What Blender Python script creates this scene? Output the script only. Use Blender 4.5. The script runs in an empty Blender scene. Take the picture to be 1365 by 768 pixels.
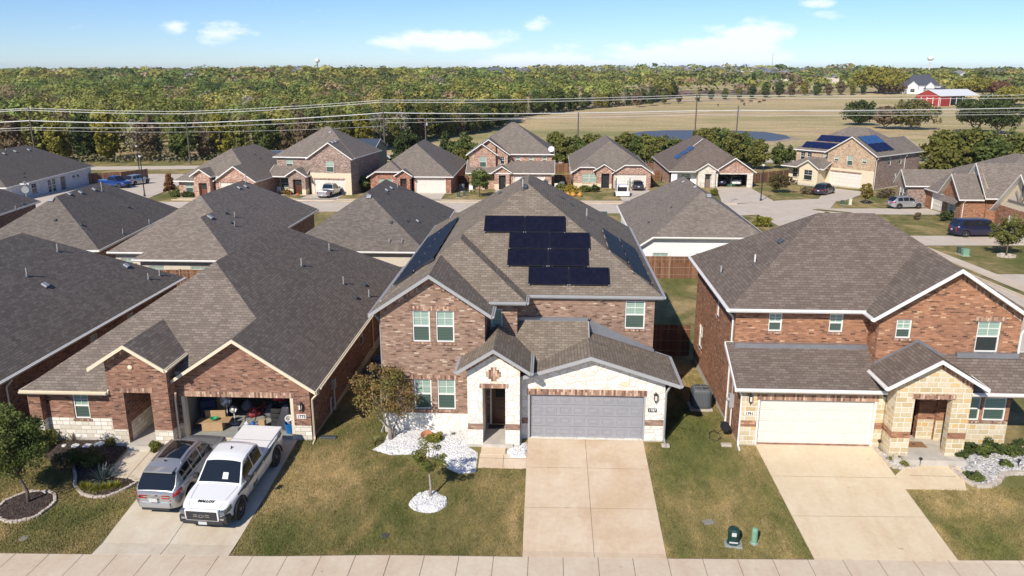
import bpy, bmesh, math, random
import numpy as np
from mathutils import Vector, Matrix
R = math.radians
random.seed(7)
SC = bpy.context.scene
COL = SC.collection
# ------------------------------------------------------------------ camera
F_, TH, PSI, CH = 1062.0, math.atan(291/1062.0), R(2.70), 15.3
cam = bpy.data.cameras.new("camera"); camo = bpy.data.objects.new("camera", cam); COL.objects.link(camo)
cam.sensor_width = 36; cam.lens = F_/1365*36; cam.clip_end = 20000; cam.clip_start = .5
camo.location = (0, 0, CH); camo.rotation_euler = (math.pi/2-TH, 0, PSI); SC.camera = camo
_c, _s, _cp, _sp = math.cos(TH), math.sin(TH), math.cos(PSI), math.sin(PSI)
FW = (-_sp*_c, _cp*_c, -_s); RT = (_cp, _sp, 0); UPV = (-_sp*_s, _cp*_s, _c)
def ray(px, py):
    a = (px-682.5)/F_; b = -(py-384)/F_
    return [FW[i]+a*RT[i]+b*UPV[i] for i in range(3)]
def atz(px, py, z=0):
    r = ray(px, py); t = (z-CH)/r[2]; return (r[0]*t, r[1]*t)
def aty(px, py, Y):
    r = ray(px, py); t = Y/r[1]; return (r[0]*t, CH+r[2]*t)
# ------------------------------------------------------------------ terrain
BP = [(-60,-1.0),(10,-1.0),(24.3,-.84),(31.2,0),(60,-1.0),(125,-3.2),(175,-4.9),(230,-5.8),(280,-6.2),(500,-6),(800,-4),(2000,-1.5),(9000,-2)]
def gzy(y):
    if y <= BP[0][0]: return BP[0][1]
    for (a,b),(c_,d) in zip(BP, BP[1:]):
        if y <= c_: return b+(d-b)*(y-a)/(c_-a)
    return BP[-1][1]
def gz(x, y):
    z = gzy(y)
    if y < 110:
        t_ = max(0, min(1, (-5-x)/5)); k = -.31*t_*t_*(3-2*t_)+.008*max(-34, min(0, x+10))
        if y > 55: k *= (110-y)/55
        if y < 31.2: k *= max(0, min(1, (y-23.)/8))*.7+.3
        z += k
    if y > 230:   # knoll under the farmhouse and the rise of the woods
        z += 6.5*math.exp(-(((x-290)/95)**2+((y-610)/58)**2))
        z += 12*math.exp(-(((x-310)/380)**2+((y-1750)/420)**2))
        z += 5.0*math.exp(-(((x+330)/330)**2+((y-900)/420)**2))
    return z
def G(px, py, h=0):
    y = 40.
    x = 0.
    for _ in range(80):
        X, Y = atz(px, py, gz(x, y)+h); y = .5*y+.5*Y; x = .5*x+.5*X
    return (x, y, gz(x, y)+h)
# ------------------------------------------------------------------ object helpers
def tag(o, label=None, cat=None, group=None, kind=None):
    if label: o['label'] = label
    if cat: o['category'] = cat
    if group: o['group'] = group
    if kind: o['kind'] = kind
    return o
def empty(name, loc, rz=0, label=None, cat=None, group=None, kind=None):
    o = bpy.data.objects.new(name, None); COL.objects.link(o); o.empty_display_size = .2
    o.location = loc; o.rotation_euler = (0, 0, rz)
    return tag(o, label, cat, group, kind)
def copy_tree(o, parent=None):
    c = o.copy(); COL.objects.link(c); c.parent = parent
    for ch in list(o.children): copy_tree(ch, c)
    return c
def finish(name, me, mats, parent=None, smooth=False, loc=None):
    for m in mats: me.materials.append(m)
    o = bpy.data.objects.new(name, me); COL.objects.link(o)
    if parent: o.parent = parent
    if loc is not None: o.location = loc
    if smooth:
        me.polygons.foreach_set('use_smooth', [True]*len(me.polygons))
    return o
class MB:
    """collects polygons with a material slot each"""
    def __init__(s): s.v = []; s.f = []; s.m = []; s.mats = []
    def slot(s, mat):
        if mat not in s.mats: s.mats.append(mat)
        return s.mats.index(mat)
    def poly(s, pts, mat):
        i = len(s.v); s.v += [tuple(p) for p in pts]; s.f.append(tuple(range(i, i+len(pts)))); s.m.append(s.slot(mat))
    def faces(s, vs, fs, mat):
        i = len(s.v); s.v += [tuple(p) for p in vs]; k = s.slot(mat)
        for f in fs: s.f.append(tuple(i+j for j in f)); s.m.append(k)
    def box(s, x0, x1, y0, y1, z0, z1, mat, M=None, bev=0):
        if x0 > x1: x0, x1 = x1, x0
        if y0 > y1: y0, y1 = y1, y0
        if z0 > z1: z0, z1 = z1, z0
        if bev:
            b = min(bev, (x1-x0)*.45, (y1-y0)*.45, (z1-z0)*.45)
            bm = bmesh.new(); bmesh.ops.create_cube(bm, size=1)
            for v in bm.verts: v.co = Vector(((x0+x1)/2+v.co.x*(x1-x0), (y0+y1)/2+v.co.y*(y1-y0), (z0+z1)/2+v.co.z*(z1-z0)))
            bmesh.ops.bevel(bm, geom=bm.edges[:], offset=b, segments=2, affect='EDGES', profile=.6)
            bm.verts.index_update()
            vs = [v.co.copy() for v in bm.verts]; fs = [[v.index for v in f.verts] for f in bm.faces]; bm.free()
        else:
            vs = [Vector(p) for p in ((x0,y0,z0),(x1,y0,z0),(x1,y1,z0),(x0,y1,z0),(x0,y0,z1),(x1,y0,z1),(x1,y1,z1),(x0,y1,z1))]
            fs = [(0,3,2,1),(4,5,6,7),(0,1,5,4),(1,2,6,5),(2,3,7,6),(3,0,4,7)]
        if M is not None: vs = [M @ v for v in vs]
        s.faces(vs, fs, mat)
    def tube(s, pts, r, mat, n=8, cap=True):
        pts = [Vector(p) for p in pts]; rs = r if hasattr(r, '__len__') else [r]*len(pts)
        vs = []; up = None
        for i, p in enumerate(pts):
            d = (pts[min(i+1, len(pts)-1)]-pts[max(i-1, 0)])
            d = d.normalized() if d.length > 1e-9 else Vector((0,0,1))
            if up is None:
                a = Vector((0,0,1)) if abs(d.z) < .9 else Vector((1,0,0)); up = d.cross(a).normalized()
            else:
                up = (up-d*up.dot(d)); up = up.normalized() if up.length > 1e-6 else d.orthogonal().normalized()
            w = d.cross(up)
            for k in range(n):
                a = 2*math.pi*k/n; vs.append(p+(up*math.cos(a)+w*math.sin(a))*rs[i])
        fs = []
        for i in range(len(pts)-1):
            for k in range(n):
                fs.append((i*n+k, i*n+(k+1)%n, (i+1)*n+(k+1)%n, (i+1)*n+k))
        if cap: fs.append(tuple(range(n-1, -1, -1))); fs.append(tuple((len(pts)-1)*n+k for k in range(n)))
        s.faces(vs, fs, mat)
    def lathe(s, prof, mat, n=16, M=None, cap=True):
        vs = []; fs = []
        for (r, z) in prof:
            for k in range(n):
                a = 2*math.pi*k/n; vs.append(Vector((r*math.cos(a), r*math.sin(a), z)))
        for i in range(len(prof)-1):
            for k in range(n): fs.append((i*n+k, i*n+(k+1)%n, (i+1)*n+(k+1)%n, (i+1)*n+k))
        if cap: fs.append(tuple(range(n-1, -1, -1))); fs.append(tuple((len(prof)-1)*n+k for k in range(n)))
        if M is not None: vs = [M @ v for v in vs]
        s.faces(vs, fs, mat)
    def build(s, name, parent=None, smooth=False, loc=None, uv=True):
        me = bpy.data.meshes.new(name); me.from_pydata(s.v, [], s.f)
        me.polygons.foreach_set('material_index', s.m)
        me.update()
        if uv:
            ul = me.uv_layers.new(name='uv'); co = [v.co for v in me.vertices]; data = ul.data
            for p in me.polygons:
                n = p.normal; h = math.hypot(n.x, n.y)
                if h < .02: t = Vector((1,0,0)); b = Vector((0,1,0))
                else: t = Vector((-n.y/h, n.x/h, 0)); b = n.cross(t)
                for li in p.loop_indices:
                    q = co[me.loops[li].vertex_index]; data[li].uv = (q.dot(t), q.dot(b))
        return finish(name, me, s.mats, parent, smooth, loc)
def smooth_by_angle(o, ang=40):
    try:
        bpy.context.view_layer.objects.active = o
        o.data.set_sharp_from_angle(angle=R(ang)); o.data.polygons.foreach_set('use_smooth', [True]*len(o.data.polygons))
    except Exception: pass
# ------------------------------------------------------------------ materials
MATS = {}
def newmat(name):
    m = bpy.data.materials.new(name); m.use_nodes = True; nt = m.node_tree
    return m, nt, nt.nodes['Principled BSDF']
def rgb(c): return (c[0], c[1], c[2], 1)
def ramp(nt, fac, stops, interp='LINEAR'):
    n = nt.nodes.new('ShaderNodeValToRGB'); cr = n.color_ramp; cr.interpolation = interp
    while len(cr.elements) < len(stops): cr.elements.new(.5)
    for e, (p, c) in zip(cr.elements, stops): e.position = p; e.color = rgb(c)
    nt.links.new(fac, n.inputs[0]); return n.outputs[0]
def coords(nt, kind='Object', scale=None, loc=None):
    t = nt.nodes.new('ShaderNodeTexCoord'); o = t.outputs[kind]
    if scale or loc:
        mp = nt.nodes.new('ShaderNodeMapping'); nt.links.new(o, mp.inputs[0])
        if scale: mp.inputs['Scale'].default_value = scale if hasattr(scale, '__len__') else (scale,)*3
        if loc: mp.inputs['Location'].default_value = loc
        o = mp.outputs[0]
    return o
def noise(nt, vec, scale, detail=4, rough=.55, dist=0):
    n = nt.nodes.new('ShaderNodeTexNoise'); n.inputs['Scale'].default_value = scale
    n.inputs['Detail'].default_value = detail; n.inputs['Roughness'].default_value = rough; n.inputs['Distortion'].default_value = dist
    nt.links.new(vec, n.inputs['Vector']); return n.outputs['Fac']
def mix(nt, fac, a, b, mode='MIX'):
    n = nt.nodes.new('ShaderNodeMix'); n.data_type = 'RGBA'; n.blend_type = mode
    for sock, v in ((n.inputs[0], fac), (n.inputs[6], a), (n.inputs[7], b)):
        if hasattr(v, 'is_output'): nt.links.new(v, sock)
        elif hasattr(v, '__len__'): sock.default_value = rgb(v)
        else: sock.default_value = v
    return n.outputs[2]
def maprange(nt, v, a, b, c=0, d=1):
    n = nt.nodes.new('ShaderNodeMapRange'); nt.links.new(v, n.inputs[0])
    for i, q in enumerate((a, b, c, d)): n.inputs[i+1].default_value = q
    return n.outputs[0]
def bump(nt, bs, h, strength=.4, dist=.02):
    b = nt.nodes.new('ShaderNodeBump'); b.inputs['Strength'].default_value = strength; b.inputs['Distance'].default_value = dist
    nt.links.new(h, b.inputs['Height']); nt.links.new(b.outputs[0], bs.inputs['Normal'])
def plain(name, col, rough=.6, metal=0, var=.0, vs=3., spec=None, coat=0):
    if name in MATS: return MATS[name]
    m, nt, bs = newmat(name); bs.inputs['Roughness'].default_value = rough; bs.inputs['Metallic'].default_value = metal
    if coat: bs.inputs['Coat Weight'].default_value = coat; bs.inputs['Coat Roughness'].default_value = .04
    if spec is not None: bs.inputs['Specular IOR Level'].default_value = spec
    if var:
        f = noise(nt, coords(nt), vs, 5, .6)
        lo = [max(0, q*(1-var)) for q in col]; hi = [min(1, q*(1+var)) for q in col]
        nt.links.new(ramp(nt, f, [(.3, lo), (.7, hi)]), bs.inputs['Base Color'])
    else: bs.inputs['Base Color'].default_value = rgb(col)
    MATS[name] = m; return m
def bricktex(nt, vec, w, h, mortar, offset=.5, smooth=.1, bias=0, squash=1, sqf=2, c1=(0,0,0), c2=(1,1,1)):
    b = nt.nodes.new('ShaderNodeTexBrick'); nt.links.new(vec, b.inputs['Vector'])
    b.offset = offset; b.squash = squash; b.squash_frequency = sqf
    for k, v in (('Color1', rgb(c1)), ('Color2', rgb(c2)), ('Mortar', rgb((.5,.5,.5))), ('Scale', 1), ('Mortar Size', mortar), ('Mortar Smooth', smooth), ('Bias', bias), ('Brick Width', w), ('Row Height', h)):
        b.inputs[k].default_value = v
    return b.outputs['Color'], b.outputs['Fac']
def brickmat(name, stops, mortar=(.27,.2,.155), w=.22, h=.074, ms=.007, rot=0):
    m, nt, bs = newmat(name); bs.inputs['Roughness'].default_value = .9
    t = nt.nodes.new('ShaderNodeTexCoord'); mp = nt.nodes.new('ShaderNodeMapping'); nt.links.new(t.outputs['UV'], mp.inputs[0])
    mp.inputs['Rotation'].default_value = (0, 0, rot)
    c, f = bricktex(nt, mp.outputs[0], w, h, ms)
    col = ramp(nt, c, stops)
    n2 = noise(nt, mp.outputs[0], .7, 4, .6); col = mix(nt, .5, col, ramp(nt, n2, [(.3, (.38,.37,.36)), (.7, (.66,.65,.63))]), 'OVERLAY')
    col = mix(nt, f, col, mortar)
    nt.links.new(col, bs.inputs['Base Color'])
    inv = nt.nodes.new('ShaderNodeMath'); inv.operation = 'SUBTRACT'; inv.inputs[0].default_value = 1; nt.links.new(f, inv.inputs[1])
    bump(nt, bs, inv.outputs[0], .5, .01); MATS[name] = m; return m
def shinglemat(name, lo, mid, hi, w=.3, h=.14):
    m, nt, bs = newmat(name); bs.inputs['Roughness'].default_value = .95; bs.inputs['Specular IOR Level'].default_value = .2
    uv = coords(nt, 'UV'); c, f = bricktex(nt, uv, w, h, .012, smooth=.5, offset=.37)
    col = ramp(nt, c, [(0, lo), (.5, mid), (1, hi)])
    n1 = noise(nt, uv, 60, 2, .5); col = mix(nt, .55, col, ramp(nt, n1, [(.35, (.3,.3,.3)), (.65, (.7,.7,.7))]), 'OVERLAY')
    n2 = noise(nt, uv, .35, 4, .6); col = mix(nt, .35, col, ramp(nt, n2, [(.3, (.42,.42,.42)), (.7, (.58,.575,.56))]), 'OVERLAY')
    # streaks down the slope
    mp = nt.nodes.new('ShaderNodeMapping'); nt.links.new(uv, mp.inputs[0]); mp.inputs['Scale'].default_value = (1.6, .18, 1)
    n3 = noise(nt, mp.outputs[0], 1.0, 3, .5); col = mix(nt, .35, col, ramp(nt, n3, [(.35, (.42,.42,.42)), (.65, (.57,.57,.56))]), 'OVERLAY')
    col = mix(nt, f, col, [q*.7 for q in lo])
    nt.links.new(col, bs.inputs['Base Color'])
    inv = nt.nodes.new('ShaderNodeMath'); inv.operation = 'SUBTRACT'; inv.inputs[0].default_value = 1; nt.links.new(f, inv.inputs[1])
    bump(nt, bs, inv.outputs[0], .6, .02); MATS[name] = m; return m
def stonemat(name, cols, mortar, w=.42, h=.2, irregular=False, ms=.012):
    m, nt, bs = newmat(name); bs.inputs['Roughness'].default_value = .9
    uv = coords(nt, 'UV')
    if irregular:
        mp = nt.nodes.new('ShaderNodeMapping'); nt.links.new(uv, mp.inputs[0]); mp.inputs['Scale'].default_value = (2.4, 3.4, 1)
        v = nt.nodes.new('ShaderNodeTexVoronoi'); nt.links.new(mp.outputs[0], v.inputs['Vector']); v.inputs['Scale'].default_value = 1; v.inputs['Randomness'].default_value = .85
        e = nt.nodes.new('ShaderNodeTexVoronoi'); e.feature = 'DISTANCE_TO_EDGE'; nt.links.new(mp.outputs[0], e.inputs['Vector']); e.inputs['Scale'].default_value = 1; e.inputs['Randomness'].default_value = .85
        sp = nt.nodes.new('ShaderNodeSeparateColor'); nt.links.new(v.outputs['Color'], sp.inputs[0]); c = sp.outputs[0]
        f = maprange(nt, e.outputs['Distance'], .02, .05, 1, 0)
    else:
        c, f = bricktex(nt, uv, w, h, ms, offset=.43, squash=.62, sqf=3, smooth=.2)
    col = ramp(nt, c, cols)
    n1 = noise(nt, uv, 9, 5, .65); col = mix(nt, .45, col, ramp(nt, n1, [(.3, (.36,.35,.33)), (.7, (.62,.62,.62))]), 'OVERLAY')
    col = mix(nt, f, col, mortar); nt.links.new(col, bs.inputs['Base Color'])
    inv = nt.nodes.new('ShaderNodeMath'); inv.operation = 'SUBTRACT'; inv.inputs[0].default_value = 1; nt.links.new(f, inv.inputs[1])
    a = nt.nodes.new('ShaderNodeMath'); a.operation = 'ADD'; nt.links.new(inv.outputs[0], a.inputs[0]); nt.links.new(n1, a.inputs[1])
    bump(nt, bs, a.outputs[0], .6, .02); MATS[name] = m; return m
RF = dict(
 A=shinglemat('shingle_grey_brown', (0.166,0.136,0.113), (0.2,0.165,0.138), (0.25,0.208,0.174)),
 B=shinglemat('shingle_tan', (0.185,0.15,0.116), (0.22,0.18,0.141), (0.268,0.222,0.175)),
 C=shinglemat('shingle_brown', (0.146,0.114,0.095), (0.174,0.139,0.116), (0.212,0.171,0.144)),
 D=shinglemat('shingle_charcoal', (0.141,0.119,0.103), (0.17,0.146,0.126), (0.213,0.184,0.16)),
 E=shinglemat('shingle_warm_grey', (0.181,0.152,0.128), (0.219,0.184,0.157), (0.271,0.229,0.195)))
BK = dict(
 A=brickmat('brick_rust', [(0,(0.06,0.028,0.02)),(.18,(0.199,0.087,0.054)),(.6,(0.268,0.125,0.079)),(.92,(0.339,0.175,0.112)),(1,(0.395,0.244,0.17))]),
 B=brickmat('brick_tumbled_tan', [(0,(0.097,0.055,0.04)),(.15,(0.239,0.142,0.099)),(.6,(0.311,0.194,0.138)),(.92,(0.375,0.253,0.184)),(1,(0.563,0.451,0.362))]),
 C=brickmat('brick_orange', [(0,(0.096,0.041,0.022)),(.15,(0.277,0.117,0.057)),(.6,(0.364,0.161,0.081)),(.93,(0.442,0.211,0.112)),(1,(0.607,0.377,0.233))]),
 P=brickmat('brick_pink', [(0,(.2,.1,.075)),(.3,(.4,.22,.16)),(.7,(.52,.32,.24)),(1,(.72,.58,.48))]),
 R=brickmat('brick_red', [(0,(.14,.05,.035)),(.3,(.33,.12,.075)),(.7,(.43,.18,.11)),(1,(.62,.42,.32))]),
 G=brickmat('brick_mauve', [(0,(.12,.09,.08)),(.3,(.26,.18,.15)),(.7,(.35,.25,.21)),(1,(.52,.42,.36))]),
 T=brickmat('brick_buff', [(0,(.3,.2,.13)),(.3,(.46,.32,.2)),(.7,(.56,.41,.27)),(1,(.68,.54,.38))]),
 W=brickmat('brick_white', [(0,(.5,.5,.52)),(.5,(.68,.68,.7)),(1,(.82,.82,.82))]))
SOLD = brickmat('brick_soldier', [(0,(.12,.06,.045)),(.3,(.28,.15,.1)),(.7,(.42,.25,.17)),(1,(.62,.46,.35))], w=.26, h=.085, rot=math.pi/2)
ST = dict(
 A=stonemat('limestone_ashlar', [(0,(.55,.49,.39)),(.5,(.7,.65,.55)),(1,(.8,.77,.7))], (.42,.38,.32), .46, .2),
 B=stonemat('limestone_white', [(0,(.75,.71,.63)),(.5,(.79,.76,.69)),(.93,(.83,.8,.74)),(1,(.72,.6,.42))], (.64,.59,.5), irregular=True),
 C=stonemat('sandstone_gold', [(0,(.5,.38,.2)),(.35,(.56,.46,.29)),(.7,(.66,.57,.42)),(1,(.6,.4,.16))], (.72,.68,.58), .44, .22, ms=.018))
CONC = plain('foundation_concrete', (.5,.46,.4), .9, var=.15, vs=2)
WHITE = plain('white_trim_paint', (.78,.76,.72), .5, var=.04)
CREAM = plain('cream_trim_paint', (.72,.62,.45), .55, var=.05)
GREYT = plain('grey_trim_paint', (.36,.36,.36), .5, var=.05)
TAUPE = plain('taupe_trim_paint', (.5,.44,.38), .55, var=.05)
METAL = plain('galvanised_metal', (.45,.45,.45), .45, .3, var=.1)
FLASH = plain('step_flashing', (.33,.34,.37), .4, .6, var=.1)
BLACK = plain('black_plastic', (.02,.02,.022), .45)
DARKG = plain('dark_grey_metal', (.09,.1,.11), .45, .3)
PVC = plain('pvc_white', (.72,.72,.7), .4)
DOORW = plain('garage_door_white', (.72,.67,.6), .5, var=.04)
DOORG = plain('garage_door_grey', (.3,.3,.32), .45, var=.05)
WOODD = plain('stained_door_wood', (.09,.035,.02), .35, var=.3, vs=8)
INTER = plain('garage_interior_wall', (.3,.27,.24), .9)
GREEN = plain('utility_green', (.2,.36,.25), .5, var=.1)
def panemat(name, lite, dark, n=14):
    m, nt, bs = newmat(name); bs.inputs['Roughness'].default_value = .08; bs.inputs['Specular IOR Level'].default_value = .35
    w = nt.nodes.new('ShaderNodeTexWave'); w.bands_direction = 'Y'; w.inputs['Scale'].default_value = n/3.2; w.inputs['Distortion'].default_value = .3
    nt.links.new(coords(nt, 'UV'), w.inputs['Vector'])
    c = ramp(nt, w.outputs['Fac'], [(.2, dark), (.75, lite)]); nt.links.new(c, bs.inputs['Base Color']); return m
PUP = panemat('pane_blinds_mint', (.36,.47,.39), (.2,.3,.25)); PLO = panemat('pane_blinds_green', (.09,.13,.11), (.045,.08,.065)); PDK = panemat('pane_dark', (.035,.045,.045), (.02,.025,.025))
# ------------------------------------------------------------------ roof envelope
def clip(poly, h, eps=1e-6):            # keep h.x*x+h.y*y+h.c >= 0
    out = []; n = len(poly)
    for i in range(n):
        p, q = poly[i], poly[(i+1)%n]
        a = h[0]*p[0]+h[1]*p[1]+h[2]; b = h[0]*q[0]+h[1]*q[1]+h[2]
        if a >= -eps: out.append(p)
        if (a > eps and b < -eps) or (a < -eps and b > eps):
            t = a/(a-b); out.append((p[0]+t*(q[0]-p[0]), p[1]+t*(q[1]-p[1])))
    return out if len(out) > 2 else []
def area(p):
    return .5*sum(p[i][0]*p[(i+1)%len(p)][1]-p[(i+1)%len(p)][0]*p[i][1] for i in range(len(p)))
def edges_half(poly):                   # ccw polygon -> inside half-planes
    hs = []
    for i in range(len(poly)):
        (x0,y0),(x1,y1) = poly[i], poly[(i+1)%len(poly)]; dx, dy = x1-x0, y1-y0; l = math.hypot(dx, dy)
        if l > 1e-6: hs.append((-dy/l, dx/l, (dy*x0-dx*y0)/l))
    return hs
class Wing:
    def __init__(s, x0, x1, y0, y1, ze, p=.667, sides='SENW', clips=None, lvl=1, pl=None, fp=None):
        a0, a1, b0, b1 = fp or (x0, x1, y0, y1)
        s.poly = [(a0,b0),(a1,b0),(a1,b1),(a0,b1)]; s.lvl = lvl; s.box = (a0, a1, b0, b1)
        s.planes = []
        for k in sides:
            s.planes.append({'S': (0,p,ze-p*y0), 'N': (0,-p,ze+p*y1), 'W': (p,0,ze-p*x0), 'E': (-p,0,ze+p*x1)}[k])
        for k, zc in (clips or {}).items():      # clipped gable ends
            s.planes.append({'S': (0,p,zc-p*y0), 'N': (0,-p,zc+p*y1), 'W': (p,0,zc-p*x0), 'E': (-p,0,zc+p*x1)}[k])
        if pl: s.planes += pl
    def z(s, x, y): return min(a*x+b*y+c for a,b,c in s.planes)
    def inside(s, x, y, t=1e-4):
        x0,x1,y0,y1 = s.box; return x0-t <= x <= x1+t and y0-t <= y <= y1+t
class House:
    def __init__(s, name, loc, rz, label, cat='house', group=None, roof='A', trim=WHITE, author='local', **kw):
        s.root = empty(name, loc, rz, label, cat, group)
        s.loc = Vector(loc); s.rz = rz; s.wings = []; s.blocks = []; s.roofm = RF[roof] if isinstance(roof, str) else roof; s.trim = trim
        s.ox, s.oy = (loc[0], loc[1]) if author == 'world' else (0, 0)
        s.walls = {}; s.parts = {}; s.trimmb = MB(); s.gut = MB()
        s.zs = loc[2]
    def wing(s, x0, x1, y0, y1, ze, **k):
        if k.get('fp'): f = k['fp']; k['fp'] = (f[0]-s.ox, f[1]-s.ox, f[2]-s.oy, f[3]-s.oy)
        s.wings.append(Wing(x0-s.ox, x1-s.ox, y0-s.oy, y1-s.oy, ze, **k)); return s.wings[-1]
    def E(s, x, y, lvl=None):
        v = [w.z(x, y) for w in s.wings if (lvl is None or w.lvl == lvl) and w.inside(x, y)]
        return max(v) if v else None
    def build_roof(s, over=.15, fasc=.145):
        mb = MB(); sof = MB(); fa = MB()
        W = s.wings
        for i, w in enumerate(W):
            for k, P in enumerate(w.planes):
                reg = w.poly
                for j, Q in enumerate(w.planes):
                    if j == k: continue
                    h = (Q[0]-P[0], Q[1]-P[1], Q[2]-P[2])
                    if abs(h[0]) < 1e-9 and abs(h[1]) < 1e-9:
                        if h[2] < -1e-9 or (abs(h[2]) < 1e-9 and j < k): reg = []
                        continue
                    reg = clip(reg, h)
                    if not reg: break
                if not reg: continue
                pieces = [reg]
                for m, o in enumerate(W):
                    if m == i or o.lvl != w.lvl: continue
                    hs = edges_half(o.poly); skip = False
                    for Q in o.planes:
                        h = (Q[0]-P[0], Q[1]-P[1], Q[2]-P[2])
                        if abs(h[0]) < 1e-9 and abs(h[1]) < 1e-9:
                            if h[2] < -1e-6 or (abs(h[2]) <= 1e-6 and m > i): skip = True; break
                            continue
                        hs.append(h)
                    if skip: continue
                    new = []
                    for pc in pieces:
                        rem = pc
                        for h in hs:
                            if not rem: break
                            o_ = clip(rem, (-h[0], -h[1], -h[2]))
                            if o_ and abs(area(o_)) > 1e-3: new.append(o_)
                            rem = clip(rem, h)
                            if rem and abs(area(rem)) < 1e-3: rem = []
                    pieces = new
                for pc in pieces:
                    if area(pc) < 0: pc = pc[::-1]
                    pts = [(x, y, P[0]*x+P[1]*y+P[2]) for x, y in pc]
                    mb.poly(pts, s.roofm)
                    sof.poly([(x, y, z-over) for x, y, z in reversed(pts)], s.trim)
        roof = mb.build('roof', s.root); s.roof = roof
        # fascia
        for i, w in enumerate(W):
            n = len(w.poly)
            for e in range(n):
                p, q = w.poly[e], w.poly[(e+1)%n]; L = math.hypot(q[0]-p[0], q[1]-p[1]); d = ((q[0]-p[0])/L, (q[1]-p[1])/L); nr = (d[1], -d[0])
                br = {0., L}
                f = [(P[0]*d[0]+P[1]*d[1], P[0]*p[0]+P[1]*p[1]+P[2]) for P in w.planes]
                for a in range(len(f)):
                    for b in range(a):
                        if abs(f[a][0]-f[b][0]) > 1e-9:
                            t = (f[b][1]-f[a][1])/(f[a][0]-f[b][0])
                            if 0 < t < L: br.add(t)
                N = max(2, int(L/.1)); keep = []
                def vis(t):
                    x, y = p[0]+d[0]*t, p[1]+d[1]*t; z = w.z(x, y)
                    for m, o in enumerate(W):
                        if m == i or o.lvl != w.lvl: continue
                        tol = .012 if m < i else -.012
                        if o.inside(x, y, tol) and o.z(x, y) >= z-.01: return False
                    return True
                br = sorted(br); ts = sorted(set(br+[L*k/N for k in range(N+1)]))
                for a, b in zip(ts, ts[1:]):
                    if b-a < 1e-6: continue
                    v = vis((a+b)/2)
                    if v and keep and abs(keep[-1][1]-a) < 2e-6 and not any(abs(a-q_) < 1e-5 for q_ in br): keep[-1][1] = b
                    elif v: keep.append([a, b])
                for a, b in keep:
                    A = (p[0]+d[0]*a, p[1]+d[1]*a); B = (p[0]+d[0]*b, p[1]+d[1]*b)
                    za, zb = w.z(*A), w.z(*B); o1 = .045
                    pts = []
                    for off in (-.005, o1):
                        for (Q, z) in ((A, za), (B, zb)):
                            for dz in (.012, -fasc): pts.append((Q[0]+nr[0]*off, Q[1]+nr[1]*off, z+dz))
                    fa.faces(pts, [(0,2,3,1), (4,5,7,6), (0,4,6,2), (1,3,7,5), (0,1,5,4), (2,6,7,3)], s.trim)
                    if s.guts and abs(za-zb) < .01 and b-a > .8 and (s.guts == 'all' or (w.lvl, 'SENW'[e]) in s.guts):
                        g = []; s.gut = MB()
                        for off, dz in ((o1+.002, -.02), (o1+.085, -.02), (o1+.085, -.06), (o1+.05, -.12), (o1+.002, -.12)):
                            g.append([(Q[0]+nr[0]*off, Q[1]+nr[1]*off, z+dz) for Q, z in ((A, za), (B, zb))])
                        for k in range(5):
                            a_, b_ = g[k], g[(k+1)%5]; s.gut.poly([a_[0], a_[1], b_[1], b_[0]], s.trim)
                        s.gut.poly([q[0] for q in g], s.trim); s.gut.poly([q[1] for q in g][::-1], s.trim); s.gut.build('gutter', roof)
        fa.v += []
        fo = fa.build('fascia', roof)
        sof.build('soffit', roof)
    def block(s, x0, x1, y0, y1, layers, lvl=1, z0=-1.6, sides='SENW', holes=(), side_layers=None, top=None, drop=.1):
        x0 -= s.ox; x1 -= s.ox; y0 -= s.oy; y1 -= s.oy; s.bi = getattr(s, 'bi', 0)+1
        for sd in sides:
            L = (side_layers or {}).get(sd, layers)
            a, b = {'S': ((x0,y0),(x1,y0)), 'E': ((x1,y0),(x1,y1)), 'N': ((x1,y1),(x0,y1)), 'W': ((x0,y1),(x0,y0))}[sd]
            hs = []
            for h in holes:
                if h['side'] != sd: continue
                if sd == 'S': u0, u1 = h['u'][0]-s.ox-x0, h['u'][1]-s.ox-x0
                elif sd == 'E': u0, u1 = h['u'][0]-s.oy-y0, h['u'][1]-s.oy-y0
                elif sd == 'N': u0, u1 = x1-(h['u'][1]-s.ox), x1-(h['u'][0]-s.ox)
                else: u0, u1 = y1-(h['u'][1]-s.oy), y1-(h['u'][0]-s.oy)
                hs.append((u0, u1, h))
            s.wall(a, b, z0, lvl, L, hs, top, drop)
    def mbfor(s, mat):
        return s.walls.setdefault((getattr(s, 'bi', 0), mat.name), (mat, MB()))[1]
    def wall(s, p, q, z0, lvl, layers, holes, top, drop=.1):
        L = math.hypot(q[0]-p[0], q[1]-p[1]); d = ((q[0]-p[0])/L, (q[1]-p[1])/L); nr = (d[1], -d[0])
        N = max(2, int(L/.05)); T = []
        for k in range(N+1):
            t = L*k/N; x, y = p[0]+d[0]*t, p[1]+d[1]*t
            z = s.E(x-nr[0]*.0, y, lvl) if top is None else top
            if z is None: z = 2.4
            T.append((t, z-drop if top is None else z))
        S = [T[0]]
        for k in range(1, N):
            a, b, c = S[-1], T[k], T[k+1]
            if abs((b[1]-a[1])*(c[0]-a[0])-(c[1]-a[1])*(b[0]-a[0])) > 2e-4: S.append(b)
        S.append(T[-1])
        def tz(t):
            for a, b in zip(S, S[1:]):
                if a[0]-1e-9 <= t <= b[0]+1e-9: return a[1]+(b[1]-a[1])*(t-a[0])/(b[0]-a[0])
            return S[-1][1]
        us = sorted(set([a[0] for a in S]+[h[0] for h in holes]+[h[1] for h in holes]))
        us = [u for u in us if -1e-6 <= u <= L+1e-6]
        P = lambda u, z, o=0: (p[0]+d[0]*u+nr[0]*o, p[1]+d[1]*u+nr[1]*o, z)
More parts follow.
